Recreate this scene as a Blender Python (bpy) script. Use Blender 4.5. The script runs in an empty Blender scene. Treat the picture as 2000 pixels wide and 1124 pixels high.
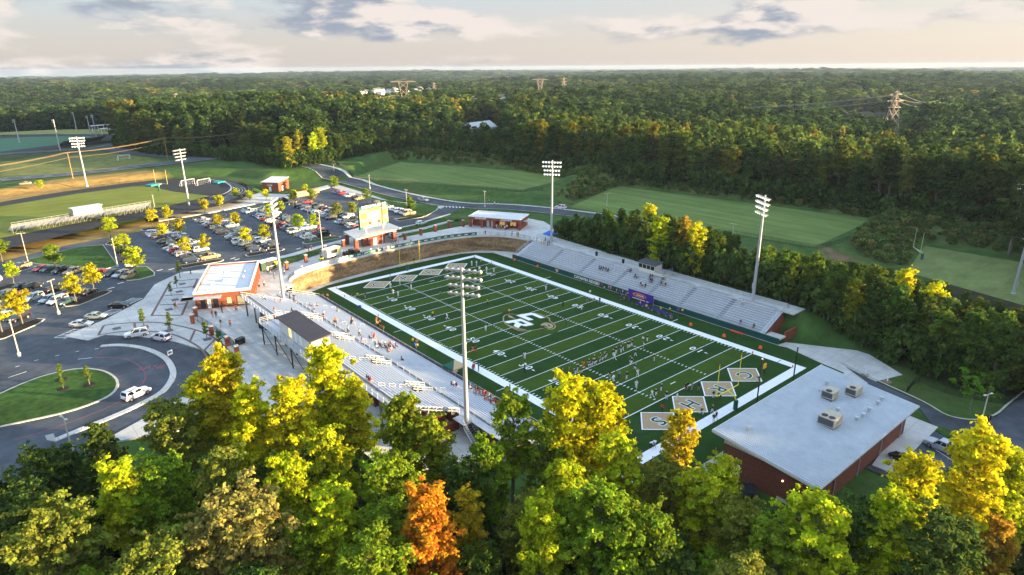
import bpy, bmesh, math, random
import numpy as np
from mathutils import Vector, Matrix
random.seed(7); rng = np.random.default_rng(7)
S = bpy.context.scene
COL = S.collection

# ------------------------------------------------------------------ camera
CAM = np.array([-98.4393, -111.1789, 59.4167])
YAW, PITCH, ROLL, FPX = 0.6970193, 0.3276265, -0.0069147, 1268.306
_f = np.array([math.sin(YAW)*math.cos(PITCH), math.cos(YAW)*math.cos(PITCH), -math.sin(PITCH)])
_r0 = np.array([math.cos(YAW), -math.sin(YAW), 0.0]); _u0 = np.cross(_r0, _f)
_r = _r0*math.cos(ROLL)+_u0*math.sin(ROLL); _u = -_r0*math.sin(ROLL)+_u0*math.cos(ROLL)
cd = bpy.data.cameras.new('camera'); cam = bpy.data.objects.new('camera', cd); COL.objects.link(cam)
cd.sensor_width = 36.0; cd.lens = FPX/2000*36.0; cd.clip_start = 0.5; cd.clip_end = 40000
M = Matrix([[_r[0], _u[0], -_f[0], CAM[0]], [_r[1], _u[1], -_f[1], CAM[1]], [_r[2], _u[2], -_f[2], CAM[2]], [0, 0, 0, 1]])
cam.matrix_world = M
S.camera = cam

# ------------------------------------------------------------------ light
SUN_EL = math.radians(7.0)
SUN_AZ = YAW + math.radians(98)             # clockwise from +y
TO_SUN = Vector((math.sin(SUN_AZ)*math.cos(SUN_EL), math.cos(SUN_AZ)*math.cos(SUN_EL), math.sin(SUN_EL)))
ld = bpy.data.lights.new('sun', 'SUN'); sun = bpy.data.objects.new('sun', ld); COL.objects.link(sun)
ld.energy = 2.2; ld.angle = math.radians(0.6); ld.color = (1.0, 0.75, 0.40)
sun.rotation_euler = TO_SUN.to_track_quat('Z', 'Y').to_euler(); sun.location = (0, 0, 150)
S.view_settings.view_transform = 'Standard'; S.view_settings.look = 'None'
S.view_settings.gamma = 1.0; S.view_settings.use_curve_mapping = False
S.view_settings.exposure = 3.45
W = bpy.data.worlds.new('World'); S.world = W; W.use_nodes = True
SKY_STRENGTH = 0.15
def build_world():
    nt = W.node_tree; N = nt.nodes; L = nt.links; N.clear()
    out = N.new('ShaderNodeOutputWorld'); bg = N.new('ShaderNodeBackground'); L.new(bg.outputs[0], out.inputs[0])
    sky = N.new('ShaderNodeTexSky'); sky.sky_type = 'NISHITA'; sky.sun_disc = False
    sky.sun_elevation = SUN_EL; sky.sun_rotation = SUN_AZ; sky.altitude = 100
    sky.air_density = 1.0; sky.dust_density = 0.6; sky.ozone_density = 1.3
    tc = N.new('ShaderNodeTexCoord')
    def math_(op, a, b=None, clamp=False):
        n = N.new('ShaderNodeMath'); n.operation = op; n.use_clamp = clamp
        for i, v in enumerate((a, b)):
            if v is None: continue
            if isinstance(v, (int, float)): n.inputs[i].default_value = v
            else: L.new(v, n.inputs[i])
        return n.outputs[0]
    def noise(off, sc, det=7, rough=0.58):
        mp = N.new('ShaderNodeMapping'); mp.inputs['Location'].default_value = off; mp.inputs['Scale'].default_value = sc; mp.inputs['Rotation'].default_value = (0, 0, CLOUD_ROT)
        L.new(tc.outputs['Generated'], mp.inputs[0])
        n = N.new('ShaderNodeTexNoise'); n.inputs['Scale'].default_value = 1.0; n.inputs['Detail'].default_value = det
        n.inputs['Roughness'].default_value = rough; L.new(mp.outputs[0], n.inputs[0]); return n.outputs[0]
    sep = N.new('ShaderNodeSeparateXYZ'); L.new(tc.outputs['Generated'], sep.inputs[0]); z = sep.outputs[2]
    sc = CLOUD_SC; o = CLOUD_OFF
    d1 = noise(o, sc, 9, 0.55)
    d2 = noise((o[0]+0.16, o[1]-0.13, o[2]+0.22), sc, 5, 0.5)
    big = noise((o[0]+3.1, o[1]+1.7, o[2]), (1.1, 1.1, 7.0), 2)
    # banks of evening cumulus: broad patches broken into heads, thinning to nothing at the horizon
    el = N.new('ShaderNodeMapRange'); el.interpolation_type = 'SMOOTHSTEP'; L.new(z, el.inputs[0])
    el.inputs[1].default_value = 0.015; el.inputs[2].default_value = 0.06; el.inputs[3].default_value = -0.22; el.inputs[4].default_value = 0.0
    dens = math_('ADD', math_('ADD', d1, math_('MULTIPLY', math_('SUBTRACT', big, 0.5), 0.9)), el.outputs[0])
    mr = N.new('ShaderNodeMapRange'); mr.interpolation_type = 'SMOOTHSTEP'; L.new(dens, mr.inputs[0])
    mr.inputs[1].default_value = 0.425; mr.inputs[2].default_value = 0.56; mr.inputs[3].default_value = 0; mr.inputs[4].default_value = 0.95
    lit = N.new('ShaderNodeMapRange'); L.new(math_('SUBTRACT', d1, d2), lit.inputs[0]); lit.interpolation_type = 'SMOOTHSTEP'
    lit.inputs[1].default_value = -0.07; lit.inputs[2].default_value = 0.05
    cm = N.new('ShaderNodeMix'); cm.data_type = 'RGBA'; L.new(lit.outputs[0], cm.inputs[0])
    cm.inputs[6].default_value = (0.0330, 0.0380, 0.0470, 1); cm.inputs[7].default_value = (0.0850, 0.0765, 0.0710, 1)
    # thin evening veil near the horizon, warmer on the sun's side
    dt = N.new('ShaderNodeVectorMath'); dt.operation = 'DOT_PRODUCT'; L.new(tc.outputs['Generated'], dt.inputs[0])
    dt.inputs[1].default_value = (TO_SUN.x, TO_SUN.y, 0)
    side = math_('MULTIPLY', math_('ADD', dt.outputs['Value'], 0.75), 0.62, True)
    veilc = N.new('ShaderNodeMix'); veilc.data_type = 'RGBA'; L.new(side, veilc.inputs[0])
    veilc.inputs[6].default_value = (0.0450, 0.0440, 0.0485, 1); veilc.inputs[7].default_value = (0.0760, 0.0665, 0.0600, 1)
    hi = N.new('ShaderNodeMapRange'); hi.interpolation_type = 'SMOOTHSTEP'; L.new(z, hi.inputs[0]); hi.inputs[1].default_value = 0.03; hi.inputs[2].default_value = 0.14
    vb = N.new('ShaderNodeMix'); vb.data_type = 'RGBA'; L.new(math_('MULTIPLY', hi.outputs[0], math_('SUBTRACT', 1.0, math_('MULTIPLY', side, 0.75))), vb.inputs[0]); L.new(veilc.outputs[2], vb.inputs[6]); vb.inputs[7].default_value = (0.0450, 0.0570, 0.0720, 1)
    veilc = vb
    vr = N.new('ShaderNodeMapRange'); vr.interpolation_type = 'SMOOTHSTEP'; L.new(z, vr.inputs[0])
    vr.inputs[1].default_value = 0.09; vr.inputs[2].default_value = 0.45; vr.inputs[3].default_value = 0.97; vr.inputs[4].default_value = 0.1
    skm = N.new('ShaderNodeMix'); skm.data_type = 'RGBA'; skm.blend_type = 'MULTIPLY'; skm.inputs[0].default_value = 1
    L.new(sky.outputs[0], skm.inputs[6]); skm.inputs[7].default_value = (SKY_STRENGTH,)*3+(1,)
    mv = N.new('ShaderNodeMix'); mv.data_type = 'RGBA'; L.new(vr.outputs[0], mv.inputs[0]); L.new(skm.outputs[2], mv.inputs[6]); L.new(veilc.outputs[2], mv.inputs[7])
    mc = N.new('ShaderNodeMix'); mc.data_type = 'RGBA'; L.new(mr.outputs[0], mc.inputs[0]); L.new(mv.outputs[2], mc.inputs[6]); L.new(cm.outputs[2], mc.inputs[7])
    L.new(mc.outputs[2], bg.inputs[0]); bg.inputs[1].default_value = SKY_GAIN
SKY_GAIN = 1.0
CLOUD_OFF = (2.2, 8.4, 0.6); CLOUD_ROT = -0.3; CLOUD_SC = (6.0, 6.0, 20.0)
build_world()

# ------------------------------------------------------------------ helpers
def A(px, py, z=5.0):
    """the point of the place at height z that the photograph shows at this pixel"""
    d = _f + _r*(px-1000)/FPX + _u*(562-py)/FPX
    t = (z-CAM[2])/d[2]
    p = CAM+d*t
    return (float(p[0]), float(p[1]))
def PX(pts, z=5.0): return [A(p[0], p[1], z) for p in pts]

_mats = {}
def mat(name, col, rough=0.8, var=0.0, scale=1.0, metal=0.0, spec=0.3, emit=None, objcol=False, col2=None, bump=0.0, detail=4, big=0.0, stretch=None, joints=0.0):
    """one surface: a colour, optionally broken up by noise in world space"""
    if name in _mats: return _mats[name]
    m = bpy.data.materials.new(name); m.use_nodes = True; nt = m.node_tree; N = nt.nodes; L = nt.links
    b = N['Principled BSDF']; b.inputs['Roughness'].default_value = rough; b.inputs['Metallic'].default_value = metal
    b.inputs['Specular IOR Level'].default_value = spec
    src = None
    if objcol:
        oi = N.new('ShaderNodeObjectInfo'); src = oi.outputs['Color']
    if var > 0 or col2 is not None:
        g = N.new('ShaderNodeNewGeometry'); n = N.new('ShaderNodeTexNoise'); n.inputs['Scale'].default_value = scale
        n.inputs['Detail'].default_value = detail; n.inputs['Roughness'].default_value = 0.65; vec = g.outputs['Position']
        if stretch:
            sm_ = N.new('ShaderNodeVectorMath'); sm_.operation = 'MULTIPLY'; sm_.inputs[1].default_value = stretch; L.new(vec, sm_.inputs[0]); L.new(sm_.outputs[0], n.inputs['Vector'])
        else: L.new(vec, n.inputs['Vector'])
        mr = N.new('ShaderNodeMapRange'); L.new(n.outputs[0], mr.inputs[0])
        mr.inputs[1].default_value = 0.32; mr.inputs[2].default_value = 0.68
        mx = N.new('ShaderNodeMix'); mx.data_type = 'RGBA'; L.new(mr.outputs[0], mx.inputs[0])
        if col2 is not None:
            mx.inputs[6].default_value = (*col, 1); mx.inputs[7].default_value = (*col2, 1)
        elif src is None:
            mx.inputs[6].default_value = (*[c*(1-var) for c in col], 1); mx.inputs[7].default_value = (*[min(1, c*(1+var)) for c in col], 1)
        else:
            mx.blend_type = 'MULTIPLY'; mx.inputs[0].default_value = 1.0; L.new(src, mx.inputs[6])
            m2 = N.new('ShaderNodeMapRange'); L.new(n.outputs[0], m2.inputs[0]); m2.inputs[3].default_value = 1-var; m2.inputs[4].default_value = 1+var
            L.new(m2.outputs[0], mx.inputs[7])
        res = mx.outputs[2]
        def mul(val):
            nonlocal res
            q = N.new('ShaderNodeMix'); q.data_type = 'RGBA'; q.blend_type = 'MULTIPLY'; q.inputs[0].default_value = 1; L.new(res, q.inputs[6]); L.new(val, q.inputs[7]); res = q.outputs[2]
        if big > 0:      # broad stains and worn patches
            n3 = N.new('ShaderNodeTexNoise'); n3.inputs['Scale'].default_value = 0.09; n3.inputs['Detail'].default_value = 5; n3.inputs['Roughness'].default_value = 0.7; L.new(g.outputs['Position'], n3.inputs['Vector'])
            m3 = N.new('ShaderNodeMapRange'); L.new(n3.outputs[0], m3.inputs[0]); m3.inputs[1].default_value = 0.3; m3.inputs[2].default_value = 0.7; m3.inputs[3].default_value = 1-big; m3.inputs[4].default_value = 1+big; mul(m3.outputs[0])
        if joints > 0:   # saw-cut joints of cast slabs
            bt_ = N.new('ShaderNodeTexBrick'); bt_.offset = 0.0; bt_.inputs['Color1'].default_value = (1, 1, 1, 1); bt_.inputs['Color2'].default_value = (0.93, 0.93, 0.93, 1); bt_.inputs['Mortar'].default_value = (0.55, 0.55, 0.55, 1); bt_.inputs['Scale'].default_value = 1.0; bt_.inputs['Mortar Size'].default_value = 0.035; bt_.inputs['Brick Width'].default_value = joints; bt_.inputs['Row Height'].default_value = joints; L.new(g.outputs['Position'], bt_.inputs['Vector']); mul(bt_.outputs[0])
        L.new(res, b.inputs['Base Color'])
        if bump > 0:
            bp = N.new('ShaderNodeBump'); bp.inputs['Strength'].default_value = bump; bp.inputs['Distance'].default_value = 0.1
            L.new(n.outputs[0], bp.inputs['Height']); L.new(bp.outputs[0], b.inputs['Normal'])
    elif src is not None: L.new(src, b.inputs['Base Color'])
    else: b.inputs['Base Color'].default_value = (*col, 1)
    if emit:
        b.inputs['Emission Color'].default_value = (*emit[0], 1); b.inputs['Emission Strength'].default_value = emit[1]
    _mats[name] = m; return m

class MB:
    """collects boxes, tubes and sheets; build() links them as one mesh object"""
    def __init__(s): s.v = []; s.f = []; s.m = []
    def add(s, vs, fs, m=0):
        o = len(s.v); s.v += [tuple(map(float, p)) for p in vs]; s.f += [tuple(i+o for i in f) for f in fs]; s.m += [m]*len(fs); return s
    def box(s, x0, x1, y0, y1, z0, z1, m=0):
        return s.add([(x0,y0,z0),(x1,y0,z0),(x1,y1,z0),(x0,y1,z0),(x0,y0,z1),(x1,y0,z1),(x1,y1,z1),(x0,y1,z1)],
                     [(0,3,2,1),(4,5,6,7),(0,1,5,4),(1,2,6,5),(2,3,7,6),(3,0,4,7)], m)
    def cbox(s, c, size, m=0, rz=0.0):
        hx, hy, hz = size[0]/2, size[1]/2, size[2]/2; ca, sa = math.cos(rz), math.sin(rz)
        P = [(x*hx, y*hy, z*hz) for z in (-1, 1) for x, y in ((-1,-1),(1,-1),(1,1),(-1,1))]
        return s.add([(c[0]+x*ca-y*sa, c[1]+x*sa+y*ca, c[2]+z) for x, y, z in P],
                     [(0,3,2,1),(4,5,6,7),(0,1,5,4),(1,2,6,5),(2,3,7,6),(3,0,4,7)], m)
    def beam(s, p, q, w, h, m=0):
        """square bar from p to q"""
        p = Vector(p); q = Vector(q); d = (q-p)
        if d.length < 1e-6: return s
        d.normalize(); a = d.cross(Vector((0, 0, 1)))
        if a.length < 1e-3: a = Vector((1, 0, 0))
        a.normalize(); b = a.cross(d).normalized(); a = a*(w/2); b = b*(h/2)
        vs = [p-a-b, p+a-b, p+a+b, p-a+b, q-a-b, q+a-b, q+a+b, q-a+b]
        return s.add(vs, [(3,2,1,0),(4,5,6,7),(0,1,5,4),(1,2,6,5),(2,3,7,6),(3,0,4,7)], m)
    def tube(s, p, q, r0, r1=None, n=8, m=0, cap=True):
        if r1 is None: r1 = r0
        p = Vector(p); q = Vector(q); d = (q-p).normalized(); a = d.cross(Vector((0, 0, 1)))
        if a.length < 1e-3: a = Vector((1, 0, 0))
        a.normalize(); b = d.cross(a)
        vs = []
        for c, r in ((p, r0), (q, r1)):
            for i in range(n):
                t = 2*math.pi*i/n; vs.append(c+a*(r*math.cos(t))+b*(r*math.sin(t)))
        fs = [(i, (i+1) % n, n+(i+1) % n, n+i) for i in range(n)]
        if cap: fs += [tuple(range(n-1, -1, -1)), tuple(range(n, 2*n))]
        return s.add(vs, fs, m)
    def lathe(s, c, prof, n=12, m=0):
        vs = []; fs = []
        for r, z in prof:
            for i in range(n):
                t = 2*math.pi*i/n; vs.append((c[0]+r*math.cos(t), c[1]+r*math.sin(t), c[2]+z))
        for k in range(len(prof)-1):
            for i in range(n):
                fs.append((k*n+i, k*n+(i+1) % n, (k+1)*n+(i+1) % n, (k+1)*n+i))
        fs.append(tuple(range(n-1, -1, -1))); fs.append(tuple(range((len(prof)-1)*n, len(prof)*n)))
        return s.add(vs, fs, m)
    def prism(s, poly, z0, z1, m=0, ms=None):
        n = len(poly); a = sum(poly[i][0]*poly[(i+1) % n][1]-poly[(i+1) % n][0]*poly[i][1] for i in range(n))
        if a < 0: poly = poly[::-1]
        vs = [(p[0], p[1], z0) for p in poly]+[(p[0], p[1], z1) for p in poly]
        s.add(vs, [tuple(range(n, 2*n))], m)
        return s.add(vs, [(i, (i+1) % n, n+(i+1) % n, n+i) for i in range(n)], m if ms is None else ms)
    def sheet(s, poly, z, m=0):
        n = len(poly); a = sum(poly[i][0]*poly[(i+1) % n][1]-poly[(i+1) % n][0]*poly[i][1] for i in range(n))
        if a < 0: poly = poly[::-1]
        return s.add([(p[0], p[1], p[2] if len(p) > 2 else z) for p in poly], [tuple(range(n))], m)
    def strip(s, L1, L2, m=0):
        n = len(L1)
        return s.add(list(L1)+list(L2), [(i, n+i, n+i+1, i+1) for i in range(n-1)], m)
    def mesh(s, name, mats, smooth=False):
        me = bpy.data.meshes.new(name); me.from_pydata(s.v, [], s.f)
        for x in (mats if isinstance(mats, (list, tuple)) else [mats]): me.materials.append(x)
        me.polygons.foreach_set('material_index', s.m)
        if smooth:
            me.polygons.foreach_set('use_smooth', [True]*len(s.f)); me.set_sharp_from_angle(angle=math.radians(38))
        me.update(); return me
    def build(s, name, mats, parent=None, smooth=False):
        return link(name, s.mesh(name, mats, smooth), parent)
def link(name, data, parent=None, loc=None, rz=None):
    o = bpy.data.objects.new(name, data); COL.objects.link(o)
    if parent is not None: o.parent = parent
    if loc is not None: o.location = loc
    if rz is not None: o.rotation_euler = (0, 0, rz)
    return o
def tag(o, label, cat, group=None):
    o['label'] = label; o['category'] = cat
    if group: o['group'] = group
    return o
def thing(name, label, cat, loc=(0, 0, 0), rz=0.0, group=None):
    return tag(link(name, None, None, loc, rz), label, cat, group)
def struct(o): o['kind'] = 'structure'; return o
def stuff(o): o['kind'] = 'stuff'; return o
def dup(root, loc, rz, label, group=None, scale=1.0, color=None):
    r = root.copy(); COL.objects.link(r); r.location = loc; r.rotation_euler = (0, 0, rz)
    r.scale = (scale,)*3 if isinstance(scale, (int, float)) else scale
    r['label'] = label
    if group: r['group'] = group
    if color: r.color = color
    for ch in root.children:
        c = ch.copy(); COL.objects.link(c); c.parent = r
        if color: c.color = color
        for g in ch.children:
            d = g.copy(); COL.objects.link(d); d.parent = c
            if color: d.color = color
    return r
def discard(root):
    for ch in list(root.children):
        for g in list(ch.children): bpy.data.objects.remove(g)
        bpy.data.objects.remove(ch)
    bpy.data.objects.remove(root)
def text_mesh(name, txt, size, material, extrude=0.0, xs=1.0, align='CENTER', offset=0.0, space=1.0):
    cu = bpy.data.curves.new(name, 'FONT'); cu.body = txt; cu.size = size; cu.align_x = align; cu.align_y = 'CENTER'
    cu.extrude = extrude; cu.offset = offset; cu.resolution_u = 3; cu.space_character = space
    o = bpy.data.objects.new(name, cu); COL.objects.link(o)
    dg = bpy.context.evaluated_depsgraph_get(); me = bpy.data.meshes.new_from_object(o.evaluated_get(dg))
    bpy.data.objects.remove(o); bpy.data.curves.remove(cu)
    me.materials.clear(); me.materials.append(material)
    if xs != 1.0: me.transform(Matrix.Diagonal((xs, 1, 1, 1)))
    me.name = name; return me
def arc(cx, cy, r, a0, a1, n=16): return [(cx+r*math.cos(a0+(a1-a0)*i/n), cy+r*math.sin(a0+(a1-a0)*i/n)) for i in range(n+1)]
def smooth_poly(pts, n=6, closed=False):
    """Catmull-Rom through the points"""
    P = [np.array(p, float) for p in pts]; out = []; m = len(P)
    for i in range(m if closed else m-1):
        p0 = P[(i-1) % m] if (closed or i > 0) else P[0]; p1 = P[i]; p2 = P[(i+1) % m]
        p3 = P[(i+2) % m] if (closed or i+2 < m) else P[-1]
        for k in range(n):
            t = k/n; out.append(tuple(0.5*((2*p1)+(p2-p0)*t+(2*p0-5*p1+4*p2-p3)*t*t+(3*p1-p0-3*p2+p3)*t**3)))
    if not closed: out.append(tuple(P[-1]))
    return out
def offset_line(pts, d):
    out = []
    for i in range(len(pts)):
        a = np.array(pts[max(i-1, 0)][:2]); b = np.array(pts[min(i+1, len(pts)-1)][:2]); t = (b-a)/max(np.linalg.norm(b-a), 1e-9)
        out.append((pts[i][0]-t[1]*d, pts[i][1]+t[0]*d)+tuple(pts[i][2:]))
    return out
# ------------------------------------------------------------------ terrain
def seg_dist(X, Y, poly):
    """signed distance to a polygon, negative inside"""
    n = len(poly); d = np.full(X.shape, 1e9); ins = np.zeros(X.shape, bool)
    for i in range(n):
        x0, y0 = poly[i][:2]; x1, y1 = poly[(i+1) % n][:2]; ex, ey = x1-x0, y1-y0
        t = np.clip(((X-x0)*ex+(Y-y0)*ey)/(ex*ex+ey*ey+1e-12), 0, 1)
        d = np.minimum(d, np.hypot(X-x0-t*ex, Y-y0-t*ey))
        c = ((y0 > Y) != (y1 > Y)) & (X < (x1-x0)*(Y-y0)/((y1-y0) if abs(y1-y0) > 1e-9 else 1e-9)+x0)
        ins ^= c
    return np.where(ins, -d, d)
def inside(x, y, poly): return bool(seg_dist(np.array([x]), np.array([y]), poly)[0] < 0)
CTRL = np.array([(-160,-150,-8),(-98,-111,-7),(-60,-90,-5),(-30,-100,-4),(10,-120,-3),(60,-110,-1),(-90,-50,-1),(-60,-50,0.3),(-50,-47,1.4),(-56,-38,2.0),(-60,-26,3.4),(-50,-65,-1.5),(0,-95,-2),
 (60,-60,2),(62,0,4),(62,40,4.5),(90,-60,1),(100,-100,-1),(-160,50,5),(-160,150,6),(150,65,8.5),(172,-18,7.5),(140,130,10),(120,195,10),(100,250,11),(60,290,11),
 (200,0,4),(235,20,0),(250,100,3),(300,-60,-2),(300,40,-3),(400,60,-6),(200,-120,3),(260,300,11),(0,330,10),(-60,330,9),(-150,300,9),(400,250,6),(450,100,-7),(350,450,6),(600,200,-8),(480,90,-8),(700,500,-2),(256,492,5),(484,880,2),
 (640,770,-2),(0,1000,-8),(-400,900,-12),(1000,300,-6),(900,-400,2),(1900,2300,-8),(-300,3000,-25),(3000,400,-12),(4100,5000,-8),(-200,6500,-58),
 (-2500,6000,-65),(6400,1500,-38),(5200,3800,-18),(-300,-300,-6),(-2000,-2000,0),(2000,-3000,0),(-3000,1000,-12),(2200,3600,2),(1200,3900,-12),(-3000,11000,-75),(-8000,9000,-75),(0,11000,-62),(4500,10000,-20),(9500,6000,-2),(10500,2000,0)], float)
WALL_BASE = smooth_poly([(-37.0,54.6),(-35.2,57.0),(-31.3,59.6),(-24.1,61.7),(-13.3,63.3),(-2.2,64.1),(5.4,64.3),(17.1,64.0),(24.5,62.6),(30.8,60.0),(35.2,56.0),(38.2,50.5),(39.6,45.0)], 5)
BOWL = [(-30,-100),(-36,-50),(-43.6,-46),(-43.6,48.5)]+offset_line(WALL_BASE, 3.6)[2:-4]+[(42.2,47),(42.2,-46.5),(44,-62),(46,-96),(20,-99),(-10,-95)]
LOT_BACK = [(0,512),(130,480),(290,449),(400,420),(480,402),(560,388),(640,360)]
PADS = [
 ([(-190,-6),(-190,150),(-93,152),(-60,166),(-8,196),(26,214),(44,204),(58,160),(78,112),(88,70),(82,48),(49,44),(47,-46),(37,-46),(30,-12)], 4.85, 10),
 ([(-200,158),(-93,168),(-40,178),(0,193),(14,214),(8,240),(-20,253),(-60,256),(-200,232)], 6.9, 7),
 ([(-260,262),(-90,276),(-40,282),(10,280),(40,275),(70,300),(40,330),(-80,420),(-300,420)], 8.6, 10),
 (PX([(775,313),(683,349),(1020,376),(1140,341)], 6), 6.0, 6),
 (PX([(1200,360),(1100,407),(1590,490),(1718,427)], 3), 3.0, 8),
 (PX([(1802,474),(1755,536),(2150,640),(2350,520),(2000,505)], 1), 1.0, 8),
 (BOWL, -0.12, 0.6),
]
def HH(X, Y):
    X = np.asarray(X, float); Y = np.asarray(Y, float); num = np.zeros(X.shape); den = np.zeros(X.shape)
    for x, y, z in CTRL:
        w = 1.0/((X-x)**2+(Y-y)**2+400.0)**1.6; num += w*z; den += w
    h = num/den
    r = np.hypot(X-CAM[0], Y-CAM[1]); k = np.clip((r-350)/1500, 0, 1)
    h += k*(7*np.sin(X/310+1.1)*np.cos(Y/270)+5*np.sin((X+Y)/173+0.4)+6*np.sin(X/900-Y/700))
    for poly, z, b in PADS:
        sd = seg_dist(X, Y, poly); t = np.clip(1-sd/b, 0, 1); w = t*t*(3-2*t); h = h*(1-w)+z*w
    return h
def H(x, y): return float(HH(np.array([x]), np.array([y]))[0])
def AT(px, py):
    """the point of the ground that the photograph shows at this pixel"""
    d = _f + _r*(px-1000)/FPX + _u*(562-py)/FPX
    t = np.geomspace(30, 12000, 260); P = CAM[None]+d[None]*t[:, None]
    below = P[:, 2] < HH(P[:, 0], P[:, 1])
    if not below.any(): return None
    i = int(np.argmax(below)); a, b = t[max(i-1, 0)], t[i]
    tt = np.linspace(a, b, 60); P = CAM[None]+d[None]*tt[:, None]; below = P[:, 2] < HH(P[:, 0], P[:, 1])
    p = P[int(np.argmax(below))]; return (float(p[0]), float(p[1]), H(p[0], p[1]))
def grid_axis(lo, hi, step, far):
    a = list(np.arange(lo, hi+step/2, step)); s = step
    while a[-1] < far: s *= 1.13; a.append(a[-1]+s)
    s = step
    while a[0] > -far: s *= 1.13; a.insert(0, a[0]-s)
    return np.array(a)
# ground regions with a colour of their own: forest litter, dry banks, weeds, bare soil
TREE_EDGE = [AT(px, py)[:2] for px, py in [(225,287),(300,302),(420,309),(520,322),(560,330),(620,322),(690,306),(760,293),(830,294),(900,302),(1000,314),(1100,326),(1200,340),(1300,355),(1400,371),(1500,386),(1600,399),(1700,411),(1800,424),(1900,437),(2000,451),(2300,500)]]
FOREST_MAIN = TREE_EDGE+[(330,-160),(9000,-4000),(9000,9000),(-3500,9000)]+PX([(-300,256),(-60,254),(0,253),(100,249),(222,247),(236,254),(228,272)], 8.6)
FORE = [(-260,-300),(-115,-8),(-92,-14),(-72,-26),(-58,-44),(-45,-58),(-30,-64),(-26,-74),(-24,-90),(4,-96),(30,-100),(60,-112),(120,-130),(120,-300)]
BAND = [(52,43),(50,8),(48.5,-12),(49,-46),(44,-66),(40,-82),(46,-93),(100,-150),(150,-120),(108,-58),(92,-40),(84,-18),(76,8),(70,30),(62,50)]
DRY = [PX([(0,480),(130,455),(290,425),(380,405),(395,412),(290,446),(130,478),(0,506)], 6.0), PX([(-80,385),(0,372),(150,348),(280,338),(330,344),(240,356),(100,374),(-80,408)], 8.0)]
WEED = [[AT(px, py)[:2] for px, py in [(720,297),(800,294),(1000,312),(1200,338),(1400,368),(1700,408),(2000,448),(2100,520),(1990,500),(1800,472),(1770,520),(1700,510),(1660,480),(1712,430),(1600,410),(1400,385),(1215,362),(1120,395),(1085,385),(1135,345),(1000,328),(800,312)]]]
def mix_(a, b, w): return a*(1-w[..., None])+np.array(b)*w[..., None]
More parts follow.
